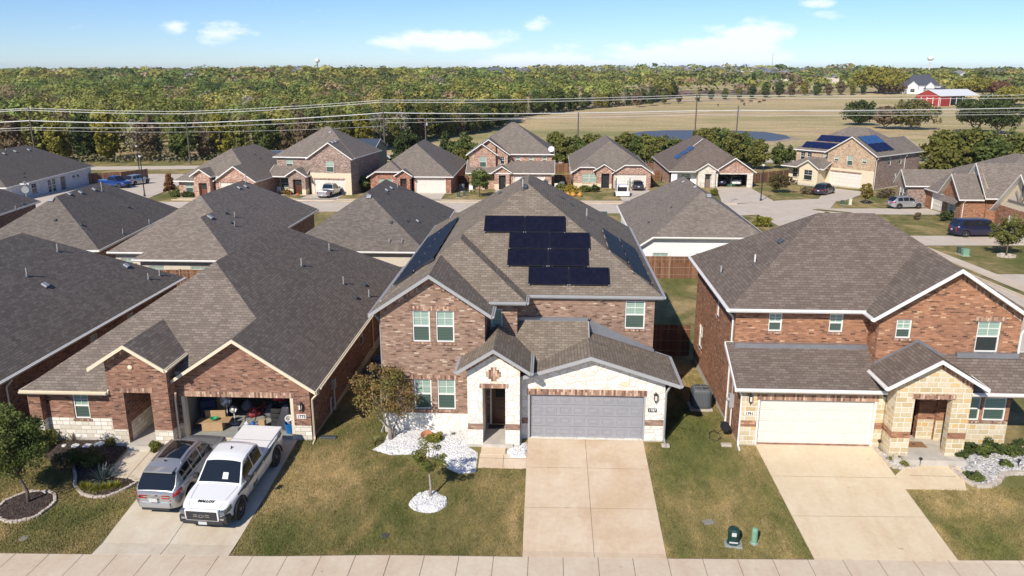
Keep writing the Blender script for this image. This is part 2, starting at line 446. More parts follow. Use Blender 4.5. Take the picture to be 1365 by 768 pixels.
        for a, b in zip(us, us[1:]):
            if b-a < 1e-5: continue
            m = (a+b)/2
            cuts = sorted([(h[2]['z'][0], h[2]['z'][1]) for h in holes if h[0]-1e-6 < m < h[1]+1e-6])
            spans = []; z = z0
            for c0, c1 in cuts:
                if c0 > z: spans.append((z, c0))
                z = c1
            spans.append((z, 1e3))
            for s0, s1 in spans:
                for l0, l1, mat in layers:
                    lo, hi = max(s0, l0), min(s1, l1)
                    if hi <= lo: continue
                    ta, tb = tz(a), tz(b)
                    if lo >= max(ta, tb): continue
                    if hi >= max(ta, tb): pts = [P(a, lo), P(b, lo), P(b, max(tb, lo)), P(a, max(ta, lo))]
                    elif hi > min(ta, tb):
                        pts = [P(a, lo), P(b, lo), P(b, min(max(tb, lo), hi))]
                        t = (hi-ta)/(tb-ta); pts += [P(a+(b-a)*t, hi), P(a, min(max(ta, lo), hi))]
                    else: pts = [P(a, lo), P(b, lo), P(b, hi), P(a, hi)]
                    s.mbfor(mat).poly(pts, mat)
        for u0, u1, h in holes:
            za, zb = h['z']; dep = h.get('dep', .1); mat = h.get('jamb') or next((m for l0, l1, m in layers if l0 <= (za+zb)/2 < l1), layers[-1][2])
            mb = s.mbfor(mat)
            for A, B, C, D in ((P(u0,za), P(u0,zb), P(u0,zb,-dep), P(u0,za,-dep)), (P(u1,zb), P(u1,za), P(u1,za,-dep), P(u1,zb,-dep)), (P(u0,zb), P(u1,zb), P(u1,zb,-dep), P(u0,zb,-dep)), (P(u1,za), P(u0,za), P(u0,za,-dep), P(u1,za,-dep))):
                mb.poly([A, B, C, D], mat)
            M = Matrix(((d[0], nr[0], 0, p[0]+d[0]*u0), (d[1], nr[1], 0, p[1]+d[1]*u0), (0, 0, 1, za), (0, 0, 0, 1)))
            s.last = None; s.fit(h, u1-u0, zb-za, M, dep)
            if h.get('head'):   # soldier course over the opening
                m_ = MB(); e = h['head'] if isinstance(h['head'], float) else .22
                m_.box(-.12, u1-u0+.12, -.05, .018, zb-za, zb-za+e, SOLD, M); m_.build('lintel', s.root)
            if h.get('sill', h['k'] == 'win'):
                m_ = MB(); m_.box(-.06, u1-u0+.06, -.05, .045, -.1, 0, SOLD, M); m_.build('window_sill', s.last or s.root)
    # M: local u (right), v (outward), z
    def fit(s, h, w, hh, M, dep):
        k = h['k']; root = s.root
        if k == 'win':
            mb = MB(); fr = .055; y0, y1 = -dep+.0, -dep+.055; T = h.get('frame', WHITE)
            mb.box(0, fr, y0, y1, 0, hh, T, M); mb.box(w-fr, w, y0, y1, 0, hh, T, M); mb.box(fr, w-fr, y0, y1, 0, fr, T, M); mb.box(fr, w-fr, y0, y1, hh-fr, hh, T, M)
            mr = h.get('rail', .5)*hh
            if h.get('rail', 1): mb.box(fr, w-fr, y0, y1-.01, mr-.03, mr+.03, T, M)
            if h.get('grid', 1):
                mb.box(w/2-.011, w/2+.011, y0+.012, y0+.03, mr+.03, hh-fr, T, M); zz = (mr+hh)/2; mb.box(fr, w-fr, y0+.014, y0+.028, zz-.011, zz+.011, T, M)
            o = mb.build('window', root); s.last = o
            g = MB(); up = h.get('up', PUP); lo = h.get('lo', PLO)
            for a, b, mt in (((fr*.5), mr, lo), (mr, hh-fr*.5, up)):
                g.poly([M @ Vector(v) for v in ((.03, y0+.01, a), (w-.03, y0+.01, a), (w-.03, y0+.01, b), (.03, y0+.01, b))], mt)
            g.build('pane', o)
        elif k == 'garage':
            mb = MB(); T = h.get('col', DOORW); y = -dep
            rows, cols = 4, h.get('cols', 8); rh = hh/rows; cw = w/cols
            mb.poly([M @ Vector(v) for v in ((0,y,0),(w,y,0),(w,y,hh),(0,y,hh))], T)
            for r in range(rows):
                mb.box(.012, w-.012, y-.001, y+.022, r*rh+.012, (r+1)*rh-.014, T, M)
                for c in range(cols):
                    x0, x1, z0, z1 = c*cw+.07, (c+1)*cw-.07, r*rh+.1, (r+1)*rh-.1
                    # raised frame and field of each pressed panel
                    for q in ((x0, x1, z0, z0+.035), (x0, x1, z1-.035, z1), (x0, x0+.035, z0+.035, z1-.035), (x1-.035, x1, z0+.035, z1-.035)): mb.box(q[0], q[1], y+.02, y+.038, q[2], q[3], T, M)
                    mb.box(x0+.075, x1-.075, y+.02, y+.038, z0+.075, z1-.075, T, M, bev=.02)
            mb.build('garage_door', root)
            t = MB(); t.box(-.07, 0.004, -dep, .012, 0, hh+.07, h.get('trimc', s.trim), M); t.box(w-.004, w+.07, -dep, .012, 0, hh+.07, h.get('trimc', s.trim), M); t.box(0, w, -dep, .012, hh-.004, hh+.07, h.get('trimc', s.trim), M)
            t.build('door_frame', root)
        elif k == 'door':
            mb = MB(); y = -dep; T = h.get('col', WOODD)
            t = MB(); tc = h.get('trimc', WHITE); t.box(0, .07, y, y+.06, 0, hh, tc, M); t.box(w-.07, w, y, y+.06, 0, hh, tc, M); t.box(.07, w-.07, y, y+.06, hh-.07, hh, tc, M)
            t.build('door_frame', root)
            mb.box(.07, w-.07, y, y+.035, 0, hh-.07, T, M)
            for a, b in ((.15, .75), (.85, 1.15)): mb.box(.2, w-.2, y+.03, y+.055, a*hh/2.1, b*hh/2.1, T, M, bev=.02)
            do = mb.build('front_door', root)
            g = MB(); g.box(.24, w-.24, y+.034, y+.045, 1.25*hh/2.1, hh-.25, PDK, M, bev=.005); g.build('door_glass', do)
            hd = MB(); hd.tube([M @ Vector((w-.16, y+.08, 1.1)), M @ Vector((w-.16, y+.08, .9))], .018, METAL, 6); hd.build('handle', do)
        elif k == 'open':
            pass
    def finish_walls(s):
        for (_, nm), (mat, mb) in s.walls.items():
            kind = 'brick_wall' if nm.startswith('brick') else 'stone_wall' if ('stone' in nm) else 'foundation' if 'foundation' in nm else 'wall_cladding'
            if mb.f: mb.build(kind, s.root)
        for nm, mb in s.parts.items():
            if mb.f: mb.build(nm, s.root)
    def add(s, name): return s.parts.setdefault(name, MB())
    def local(s, x, y, z):
        dx, dy = x-s.loc.x, y-s.loc.y; c, n = math.cos(-s.rz), math.sin(-s.rz)
        return (dx*c-dy*n, dx*n+dy*c, z-s.loc.z)
    def roofhit(s, px, py):
        r = ray(px, py); t = 10; prev = None
        while t < 260:
            x, y, z = s.local(r[0]*t, r[1]*t, CH+r[2]*t); e = s.E(x, y)
            if e is not None and z <= e: break
            t += .08
        else: return None
        a, b = t-.08, t
        for _ in range(20):
            m = (a+b)/2; x, y, z = s.local(r[0]*m, r[1]*m, CH+r[2]*m); e = s.E(x, y)
            if e is not None and z <= e: b = m
            else: a = m
        x, y, z = s.local(r[0]*b, r[1]*b, CH+r[2]*b); return (x, y, s.E(x, y) or z)
    def pipe(s, px, py, hgt=.4, r=.04, mat=None):
        q = s.roofhit(px, py)
        if not q: return
        x, y, z = q; mb = MB(); m = mat or METAL
        mb.tube([(x,y,z-.1),(x,y,z+hgt)], r, m, 10); mb.lathe([(r*3.2, 0), (r*1.5, .1), (r*1.02, .13)], DARKG, 10, Matrix.Translation((x, y, z-.03)))
        mb.build('vent_pipe', s.root, smooth=False)
    def vent(s, px, py, w=.32):
        q = s.roofhit(px, py)
        if not q: return
        x, y, z = q; e = .02; zx = ((s.E(x+e, y) or z)-(s.E(x-e, y) or z))/(2*e); zy = ((s.E(x, y+e) or z)-(s.E(x, y-e) or z))/(2*e)
        n = Vector((-zx, -zy, 1)).normalized(); t = n.cross(Vector((0,0,1))); t = t.normalized() if t.length > .01 else Vector((1,0,0)); b = n.cross(t)
        M = Matrix(((t.x,b.x,n.x,x),(t.y,b.y,n.y,y),(t.z,b.z,n.z,z),(0,0,0,1)))
        mb = MB(); mb.box(-w/2, w/2, -w/2, w/2, -.02, .02, DARKG, M); mb.box(-w*.42, w*.42, -w*.42, w*.42, .02, .13, DARKG if w < .33 else METAL, M, bev=.03)
        mb.build('roof_vent', s.root)
    def done(s, guts=()):
        s.guts = guts; s.build_roof(); s.finish_walls()
def win(side, u0, u1, z0, z1, **k): return dict(k='win', side=side, u=(u0, u1), z=(z0, z1), **k)
def gar(side, u0, u1, z0, z1, **k): return dict(k='garage', side=side, u=(u0, u1), z=(z0, z1), dep=.16, **k)
def opn(side, u0, u1, z0, z1, **k): return dict(k='open', side=side, u=(u0, u1), z=(z0, z1), dep=.35, **k)
def door(side, u0, u1, z0, z1, **k): return dict(k='door', side=side, u=(u0, u1), z=(z0, z1), **k)
def downspout(H, x, y, z0, z1, outward, mat=None, shoe=(0,-1)):
    m = mat or H.trim; mb = MB(); x -= H.ox; y -= H.oy; ox, oy = outward
    mb.tube([(x+ox*.4, y+oy*.4, z1), (x+ox*.1, y+oy*.1, z1-.3), (x+ox*.06, y+oy*.06, z1-.4), (x+ox*.06, y+oy*.06, z0+.15), (x+ox*.1+shoe[0]*.1, y+oy*.1+shoe[1]*.1, z0+.04), (x+ox*.12+shoe[0]*.45, y+oy*.12+shoe[1]*.45, z0)], .045, m, 4)
    mb.build('downspout', H.root)
def lantern(H, x, y, z):
    x -= H.ox; y -= H.oy
    T = Matrix.Translation((x, y-.14, z)); mb = MB()
    mb.box(-.05, .05, .1, .14, -.1, .14, BLACK, T); mb.tube([T @ Vector((0,.12,.12)), T @ Vector((0,.06,.24)), T @ Vector((0,0,.2))], .014, BLACK, 6)
    mb.lathe([(.02,.24),(.1,.16),(.09,.15)], BLACK, 6, T); mb.lathe([(.085,.15),(.055,-.12),(.02,-.18),(.008,-.24)], BLACK, 6, T)
    o = mb.build('wall_lantern', H.root); g = MB()
    for k in range(4):
        g.box(-.035, .035, -.084, -.076, -.08, .12, plain('lantern_glass', (.75,.72,.62), .15), T @ Matrix.Rotation(k*math.pi/2, 4, 'Z'))
    g.build('glass', o)
def text_mesh(name, body, size, mat, M, parent, ext=.004, bold=0):
    cu = bpy.data.curves.new(name, 'FONT'); cu.body = body; cu.size = size; cu.align_x = 'CENTER'; cu.align_y = 'CENTER'; cu.extrude = ext; cu.offset = bold; cu.resolution_u = 2
    o = bpy.data.objects.new(name+'_t', cu); COL.objects.link(o); dg = bpy.context.evaluated_depsgraph_get(); me = bpy.data.meshes.new_from_object(o.evaluated_get(dg)); bpy.data.objects.remove(o); me.transform(M)
    return finish(name, me, [mat], parent)
def plaque(H, x, y, z, s, bg, fg, w=.42, h=.2):
    x -= H.ox; y -= H.oy; mb = MB(); mb.box(x-w/2, x+w/2, y-.035, y, z-h/2, z+h/2, bg, bev=.01); o = mb.build('number_plaque', H.root)
    text_mesh('house_number', s, h*.95, fg, Matrix.Translation((x, y-.04, z)) @ Matrix.Rotation(math.pi/2, 4, 'X'), o, bold=.004)
def lawnmat(name, pasture=False, blade=False):
    m, nt, bs = newmat(name); bs.inputs['Roughness'].default_value = 1; bs.inputs['Specular IOR Level'].default_value = .1
    o = coords(nt); sc_ = (1, .55, 1) if not pasture else (.35, 1, 1)
    mp = nt.nodes.new('ShaderNodeMapping'); nt.links.new(o, mp.inputs[0]); mp.inputs['Scale'].default_value = sc_; mp.inputs['Rotation'].default_value = (0, 0, .35 if not pasture else 0); v = mp.outputs[0]
    n1 = noise(nt, v, .3 if not pasture else .02, 6, .6, .6); n2 = noise(nt, v, 1.6 if not pasture else .11, 7, .7); n3 = noise(nt, o, 38 if not pasture else 1.0, 3, .6)
    if pasture: c = ramp(nt, n1, [(.3, (.28,.26,.11)), (.44, (.4,.33,.165)), (.56, (.5,.39,.22)), (.7, (.42,.28,.17))])
    else: c = ramp(nt, n1, [(.28, (.115,.135,.04)), (.4, (.165,.165,.058)), (.5, (.245,.205,.085)), (.6, (.4,.3,.145)), (.7, (.32,.25,.11)), (.8, (.19,.185,.065))])
    c = mix(nt, .85, c, ramp(nt, n2, [(.28, (.28,.32,.25)), (.5, (.5,.5,.5)), (.72, (.7,.65,.6))]), 'OVERLAY')
    c = mix(nt, .8, c, ramp(nt, n3, [(.3, (.3,.3,.3)), (.7, (.7,.7,.68))]), 'OVERLAY')
    nt.links.new(c, bs.inputs['Base Color'])
    if not blade: bump(nt, bs, n3, .7, .05)
    return m
LAWN = lawnmat('lawn_grass'); PAST = lawnmat('pasture_grass', True); BLADE = lawnmat('lawn_blade', blade=True)
def concmat(name, base, warm, joint=None):
    m, nt, bs = newmat(name); bs.inputs['Roughness'].default_value = .9
    o = coords(nt); n1 = noise(nt, o, .55, 6, .6, .4); n2 = noise(nt, o, 5, 6, .7); n3 = noise(nt, o, 60, 2)
    c = ramp(nt, n1, [(.32, warm), (.66, base)]); c = mix(nt, .5, c, ramp(nt, n2, [(.3, (.42,.42,.42)), (.7, (.58,.58,.57))]), 'OVERLAY'); c = mix(nt, .3, c, ramp(nt, n3, [(.3, (.38,.38,.38)), (.7, (.62,.62,.62))]), 'OVERLAY')
    mp = nt.nodes.new('ShaderNodeMapping'); nt.links.new(o, mp.inputs[0]); mp.inputs['Scale'].default_value = (1.1, .22, 1); n4 = noise(nt, mp.outputs[0], 1.3, 5, .7)
    c = mix(nt, .45, c, ramp(nt, n4, [(.3, (.4,.38,.36)), (.5, (.5,.5,.5)), (.75, (.57,.56,.55))]), 'OVERLAY')
    vo = nt.nodes.new('ShaderNodeTexVoronoi'); vo.inputs['Scale'].default_value = .9; nt.links.new(o, vo.inputs['Vector']); sp = maprange(nt, vo.outputs['Distance'], .0, .09, .8, 1.0); c = mix(nt, 1, c, sp, 'MULTIPLY')
    nt.links.new(c, bs.inputs['Base Color']); bump(nt, bs, n3, .2, .01); return m
CW = concmat('walk_concrete', (.66,.56,.43), (.6,.48,.35)); CD = concmat('drive_concrete', (.67,.55,.41), (.57,.42,.27)); CR = concmat('road_concrete', (.62,.54,.44), (.56,.47,.37)); CF = concmat('cream_drive_concrete', (.68,.57,.4), (.62,.5,.33)); CT = concmat('tired_drive_concrete', (.66,.6,.49), (.58,.49,.36))
def axis(lo, hi, fine, brk, k=1.12):
    xs = set(brk); x = 0
    return xs
def grid(name, xs, ys, mat, kind='structure', dz=0):
    X, Y = np.meshgrid(xs, ys); Zz = np.vectorize(gz)(X, Y)+dz; nx, ny = len(xs), len(ys)
    v = np.stack([X.ravel(), Y.ravel(), Zz.ravel()], 1); f = [(j*nx+i, j*nx+i+1, (j+1)*nx+i+1, (j+1)*nx+i) for j in range(ny-1) for i in range(nx-1)]
    me = bpy.data.meshes.new(name); me.from_pydata(v.tolist(), [], f); me.update()
    o = finish(name, me, [mat]); o['kind'] = kind; me.polygons.foreach_set('use_smooth', [True]*len(f)); return o
GX = sorted(set([-6000,-3500,-2000,-1200,-800,-560]+list(range(-400,-120,40))+list(range(-120,101,4))+list(range(140,421,40))+[560,800,1200,2000,3500,6000]+[-46,-44,-11,-10,-9,-7,-6,-5]))
GY = sorted(set([-60,-20,10,14,18,21,23,24.3,26,28,30,31.2]+list(range(32,112,3))+[55,60,110,125]+list(range(112,180,6))+[175,184]))
grid('ground', GX, GY, LAWN)
GY2 = sorted(set([184,190,200,210,220,230]+list(range(240,700,15))+[280,500]+[720,760,800,850,900,1000,1100,1250,1400,1700,2000,2600,3500,5000,7000,9000]))
grid('pasture', GX, GY2, PAST)
def sheet(name, poly, mat, dz=.02, step=2.0, kind='structure', label=None, cat=None, parent=None, th=0):
    """flat ground sheet draped over the terrain"""
    if area(poly) < 0: poly = poly[::-1]
    xs = [p[0] for p in poly]; ys = [p[1] for p in poly]; mb = MB()
    cx = [x for x in np.arange(math.floor(min(xs)/step)*step, max(xs)+step, step)]; cyy = sorted(set([y for y in np.arange(math.floor(min(ys)/step)*step, max(ys)+step, step)]+[y for y in (24.3, 31.2) if min(ys) < y < max(ys)]))
    # ear-safe: only convex polygons are passed in
    hs = edges_half(poly)
    for x0, x1 in zip(cx, cx[1:]):
        for y0, y1 in zip(cyy, cyy[1:]):
            c = [(x0,y0),(x1,y0),(x1,y1),(x0,y1)]
            for h in hs:
                c = clip(c, h)
                if not c: break
            if c and area(c) > 1e-4: mb.poly([(x, y, gz(x, y)+dz) for x, y in c], mat)
    if th:
        for i in range(len(poly)):
            p, q = poly[i], poly[(i+1)%len(poly)]; n = max(1, int(math.hypot(q[0]-p[0], q[1]-p[1])/step))
            for k in range(n):
                a = (p[0]+(q[0]-p[0])*k/n, p[1]+(q[1]-p[1])*k/n); b = (p[0]+(q[0]-p[0])*(k+1)/n, p[1]+(q[1]-p[1])*(k+1)/n)
                mb.poly([(a[0],a[1],gz(*a)+dz-th),(b[0],b[1],gz(*b)+dz-th),(b[0],b[1],gz(*b)+dz),(a[0],a[1],gz(*a)+dz)], mat)
    o = mb.build(name, parent, uv=False)
    if kind: o['kind'] = kind
    if label: tag(o, label, cat)
    return o
# line of the front sidewalk (its house-side edge)
def swy(x): return 23.95+.0245*(x) if x < 4 else 24.05+.035*(x-4)
JT = plain('joint_brown', (.17,.13,.1), .9)  # brown of the thin strips along slab joints and the lawn edge
JOINTS = MB()
def joint(a, b, w=.018, dz=.026):
    n = max(1, int(math.hypot(b[0]-a[0], b[1]-a[1])/1.0)); dx, dy = b[0]-a[0], b[1]-a[1]; L = math.hypot(dx, dy); ox, oy = -dy/L*w/2, dx/L*w/2
    ts = [k/n for k in range(n+1)]
    for yb in (24.3, 31.2):
        if dy and 0 < (yb-a[1])/dy < 1: ts.append((yb-a[1])/dy)
    ts.sort()
    for t0, t1 in zip(ts, ts[1:]):
        P = (a[0]+dx*t0, a[1]+dy*t0); Q = (a[0]+dx*t1, a[1]+dy*t1)
        JOINTS.poly([(P[0]-ox, P[1]-oy, gz(*P)+dz), (Q[0]-ox, Q[1]-oy, gz(*Q)+dz), (Q[0]+ox, Q[1]+oy, gz(*Q)+dz), (P[0]+ox, P[1]+oy, gz(*P)+dz)], JT)
for a_, b_ in ((-45, 4), (4, 45)): sheet('sidewalk', [(a_, swy(a_)-1.55), (b_, swy(b_)-1.55), (b_, swy(b_)), (a_, swy(a_))], CW, .02, 1.5, th=.1)
x = -44.6
while x < 44:
    joint((x, swy(x)-1.55), (x, swy(x))); x += 1.19
for a, b in ((-45, -15.75), (-10.95, -.75), (4.2, 9.15), (14.1, 45)): joint((a, swy(a)+.0), (b, swy(b)+.0), .03)
sheet('street', [(-60, 8), (60, 10), (60, swy(60)-4.2), (-60, swy(-60)-4.2)], CR, .015, 3)
sheet('kerb', [(-60, swy(-60)-4.35), (60, swy(60)-4.35), (60, swy(60)-4.2), (-60, swy(-60)-4.2)], CW, .13, 3, th=.13)
# driveways
def drive(name, x0b, x1b, x0t, x1t, yt, mat, joints=(.33,.66), mid=True):
    y0, y1 = swy(x0b), swy(x1b)
    sheet(name, [(x0b, y0-.0), (x1b, y1-.0), (x1t, yt), (x0t, yt)], mat, .024, 1.0, th=.12)
    sheet(name+'_apron', [(x0b-.6, y0-4.3), (x1b+.6, y1-4.3), (x1b, y1-1.56), (x0b, y0-1.56)], mat, .024, 1.0, th=.12)
    for t in joints: joint((x0b+(x0t-x0b)*t, y0+(yt-y0)*t), (x1b+(x1t-x1b)*t, y1+(yt-y1)*t), .012, .03)
    if mid: joint(((x0b+x1b)/2, (y0+y1)/2), ((x0t+x1t)/2, yt), .014, .03)
drive('driveway', -.78, 4.17, -.8, 4.12, 31.45, CD, (.36, .7))
drive('driveway', 9.2, 14.05, 8.82, 13.75, 31.2, CF, (.33, .68), mid=False)
drive('driveway', -15.75, -10.95, -15.9, -10.85, 31.45, CT, (.5,))
# entry walks
sheet('path', [(-2.75, 29.1), (-.8, 29.1), (-.8, 30.1), (-1.65, 30.1), (-2.75, 30.1)], CD, .03, 1, th=.1); sheet('path', [(-2.72, 30.0), (-1.7, 30.0), (-1.7, 30.7), (-2.72, 30.7)], CD, .05, 1, th=.1)
joint((-1.75, 29.1), (-1.75, 30.1), .02, .036); joint((-2.75, 29.75), (-.8, 29.75), .02, .036)
sheet('path', [(13.85, 28.35), (16.2, 28.35), (16.75, 29.95), (14.6, 29.95), (13.85, 29.2)], CF, .03, 1, th=.1); joint((14.4, 29.2), (16.2, 29.2), .02, .036)
sheet('path', [(-17.9, 28.3), (-15.95, 28.0), (-15.95, 30.3), (-16.8, 31.2), (-17.9, 31.2)], CT, .03, 1, th=.1)
joint((-16.9, 28.1), (-16.9, 30.6), .02, .036)
# back street, side street, drives of the third row
sheet('street', [(-72, 101), (30, 101), (30, 110.6), (-20, 110.6), (-72, 108.5)], CR, .02, 4)
sheet('street', [(26.4, 40), (34.9, 40), (34.9, 110), (26.4, 110)], CR, .03, 4)
sheet('street', [(24, 100), (36, 104), (44, 122), (34, 116), (24, 112.5)], CR, .04, 4)
sheet('street', [(-80, 101), (-56, 101), (-66, 150), (-78, 150)], CR, .03, 4)
sheet('street', [(-130, 150.5), (130, 200), (130, 209), (-130, 159.5)], CR, .03, 6)
for a, b in (((-54, 110.8), (26, 110.8)), ((-54, 112.6), (22, 112.6))): sheet('kerb' if a[1] < 112 else 'sidewalk', [a, b, (b[0], b[1]+(.25 if a[1] < 112 else 1.1)), (a[0], a[1]+(.25 if a[1] < 112 else 1.1))], CW, .14 if a[1] < 112 else .05, 4, th=.14)
sheet('sidewalk', [(36.1, 40), (37.4, 40), (37.4, 104), (36.1, 104)], CW, .06, 4, th=.1); sheet('kerb', [(34.9, 40), (35.15, 40), (35.15, 104), (34.9, 104)], CW, .14, 4, th=.14)
for nm, P, m in (('driveway', [(-36.5, 110), (-30.6, 110), (-31.0, 119.2), (-36.0, 119.6)], CR), ('driveway', [(-20.8, 110), (-15.5, 110), (-16, 121.6), (-20.6, 121.6)], CR), ('driveway', [(-6, 110), (-.4, 110), (-.6, 127.8), (-5.8, 127.8)], CR),
    ('driveway', [(10.4, 110), (16, 110), (15.8, 130.6), (10.5, 130.6)], CR), ('driveway', [(24, 111), (32, 114), (33, 133), (27.6, 133)], CR), ('driveway', [(37, 112), (42.5, 116), (50, 127), (45.5, 133)], CR), ('path', [(-40.5,117.3),(-36,117),(-36,118.2),(-40.5,118.2)], CR),
    ('driveway', [(36, 101.6), (50.4, 102), (50.4, 108), (36, 107)], CR), ('driveway', [(36, 79.5), (48, 80.2), (52, 86.2), (36, 85.4)], CR), ('driveway', [(36, 60.5), (56, 61), (56, 67), (36, 66.2)], CR), ('driveway', [(-47.5, 108), (-43, 108), (-43.3, 113.6), (-48, 114)], CR)):
    sheet(nm, P, m, .05, 3)
sheet('path', [(-1.9-6.6,111),(-.6-6.8,111),(-.6-6.8,126.6),(-1.9-6.6,126.6)], CR, .05, 4)
# strips of grass inside the kerbs of the corner
sheet('verge', [(34.6,105.6),(38.2,102.6),(38.9,103.2),(35.4,106.4)], LAWN, .09, 3)
# ground-level beds
PEB = None
def pebmat(name, cols, sc=16):
    m, nt, bs = newmat(name); bs.inputs['Roughness'].default_value = .9
    v = nt.nodes.new('ShaderNodeTexVoronoi'); nt.links.new(coords(nt), v.inputs['Vector']); v.inputs['Scale'].default_value = sc
    s = nt.nodes.new('ShaderNodeSeparateColor'); nt.links.new(v.outputs['Color'], s.inputs[0]); c = ramp(nt, s.outputs[0], cols); nt.links.new(c, bs.inputs['Base Color'])
    bump(nt, bs, v.outputs['Distance'], 1, .06); return m
PEBW = pebmat('white_pebbles', [(0,(.42,.41,.4)),(.15,(.78,.77,.76)),(.8,(.86,.85,.84)),(1,(.62,.6,.58))]); MULCH = pebmat('bark_mulch', [(0,(.02,.014,.01)),(.6,(.07,.045,.035)),(1,(.14,.1,.085))], 22); PEBG = pebmat('grey_pebbles', [(0,(.25,.24,.23)),(.4,(.5,.48,.46)),(1,(.75,.73,.7))])
def blob(cx, cy, rx, ry, n=28, seed=1, j=.07):
    rr = random.Random(seed); a0 = [1+rr.uniform(-j, j) for _ in range(n)]
    return [(cx+rx*math.cos(2*math.pi*k/n)*a0[k], cy+ry*math.sin(2*math.pi*k/n)*a0[k]) for k in range(n)]
def bed(name, poly, mat, label, cat, dz=.035, h=.05, stones=0, sized=(.05,.11), seed=0, kind='stuff'):
    """ground patch for any outline (fan of triangles round its centre), with loose stones on top"""
    rr = random.Random(seed); cx = sum(p[0] for p in poly)/len(poly); cy_ = sum(p[1] for p in poly)/len(poly); mb = MB()
    me = bpy.data.meshes.new(name)
    bm = bmesh.new(); vs = [bm.verts.new((x, y, 0)) for x, y in poly]; bm.faces.new(vs); bmesh.ops.triangulate(bm, faces=bm.faces[:])
    bmesh.ops.subdivide_edges(bm, edges=bm.edges[:], cuts=3, use_grid_fill=True)
    bedge = {v for e in bm.edges if e.is_boundary for v in e.verts}
    for v in bm.verts: v.co.z = gz(v.co.x, v.co.y)+dz+(h*rr.uniform(.6, 1.2) if v not in bedge else -.03)
    bm.normal_update()
    for f in bm.faces:
        if f.normal.z < 0: f.normal_flip()
    tris = [[v.co.copy() for v in f.verts] for f in bm.faces]; ars = [f.calc_area() for f in bm.faces]
    for t in tris: mb.poly(t, mat)
    bm.free(); tot = sum(ars)
    for _ in range(stones):
        t = rr.choices(tris, ars)[0]; a, b = rr.random(), rr.random()
        if a+b > 1: a, b = 1-a, 1-b
        p = t[0]+(t[1]-t[0])*a+(t[2]-t[0])*b; s = rr.uniform(*sized); th = rr.uniform(0, 6.3)
        ps = [Vector((math.cos(th+k*1.57)*s*rr.uniform(.5,.8), math.sin(th+k*1.57)*s*rr.uniform(.4,.6), -.01)) for k in range(4)]+[Vector((rr.uniform(-.02,.02), rr.uniform(-.02,.02), s*rr.uniform(.35,.6)))]
        mb.faces([p+q for q in ps], [(0,1,4),(1,2,4),(2,3,4),(3,0,4)], mat)
    o = mb.build(name, uv=False); return tag(o, label, cat, kind=kind)
FOUND = (-3, .06, CONC)
def LY(*a): return [FOUND if isinstance(x, str) else x for x in a]
def bands(*seq):
    """seq: z, mat, z, mat ... starting above the footing"""
    out = [(-3, .05, CONC)]; z = .05
    for k in range(0, len(seq), 2):
        top, m = seq[k], seq[k+1]; out.append((z, top, m)); z = top
    return out
# ================= HOUSE B : centre, two storeys, white stone garage =================
SB = -.0
B = House('brick_house', (-1.2, 38, SB), 0, 'two storey tumbled brick house with white stone garage front and black solar panels', group=None, roof='B', trim=GREYT, author='world')
brB, stB = BK['B'], ST['B']
B.wing(-7.3, 5.1, 34.2, 50.5, 5.6, lvl=2)
B.wing(-7.3, -.95, 33.05, 45, 5.6, lvl=2)
B.wing(-7.5, -2.35, 31.6, 40, 5.42, lvl=2, sides='EW')
# garage gable and its lean-to
B.wing(-1.45, 5.5, 30.9, 34.4, 0, lvl=1, sides='', pl=[(.32, 0, 3.93-.32*(1.8+1.2)), (-.32, 0, 3.93+.32*(1.8+1.2))])
B.wing(-1.6, 1.8, 31.0, 34.4, 0, lvl=1, sides='', pl=[(0, .56, 2.62-.56*(31.0-38))])
B.wing(-3.68, -.68, 30.2, 33.6, 3.47, lvl=3, sides='EW', p=.64)
BW = dict(trimc=GREYT)
B.block(-7.1, 4.75, 34.3, 50.1, bands(99, brB), lvl=2, sides='EN', holes=[win('E', 38, 38.9, 4.1, 5.3), win('E', 44, 45.8, 1, 2.2)])
B.block(-7.1, -6.9, 32, 50.1, bands(99, brB), lvl=2, sides='W', holes=[win('W', 37, 37.9, 1, 2), win('W', 43, 43.9, 4, 5)])
B.block(-2.6, 4.75, 34.3, 36, bands(99, brB), lvl=2, sides='S', holes=[win('S', 3.45, 4.34, 4.05, 5.36)])
B.block(-2.66, -1.35, 33.5, 34.4, bands(99, brB), lvl=2, sides='SE', holes=[win('S', -2.5, -2.0, 4.3, 5.15, rail=0, grid=0)])
B.block(-7.1, -2.66, 31.95, 34, bands(.82, stB, 99, brB), lvl=2, sides='SE', side_layers={'E': bands(99, brB)},
  holes=[win('S', -5.74, -4.99, 4.1, 5.5, head=.2), win('S', -4.74, -3.96, 4.1, 5.5, head=.2), win('S', -5.76, -5.0, 1.0, 2.4, head=.2), win('S', -4.75, -3.96, 1.0, 2.4, head=.2)])
gl = bands(.72, stB, 1.0, brB, 99, stB)
B.block(-1.1, 4.95, 31.3, 34.3, gl, lvl=1, sides='SEW', side_layers={'E': bands(99, brB)},
  holes=[gar('S', -.72, 4.08, .06, 2.06, col=DOORG, trimc=GREYT, head=.26)])
B.block(-3.3, -1.12, 30.6, 33.5, gl, lvl=3, sides='SEW', side_layers={'E': gl, 'W': gl}, holes=[opn('S', -2.67, -1.72, .1, 2.6, head=.2)])
B.holes = []
mb = B.add('entry_porch_wall'); ox, oy = B.ox, B.oy
mb.poly([(-2.67-ox, 30.95-oy, .1), (-2.67-ox, 32.6-oy, .1), (-2.67-ox, 32.6-oy, 2.7), (-2.67-ox, 30.95-oy, 2.7)], stB)
mb.poly([(-1.4-ox, 32.6-oy, .1), (-1.4-ox, 30.95-oy, .1), (-1.4-ox, 30.95-oy, 2.7), (-1.4-ox, 32.6-oy, 2.7)], stB)
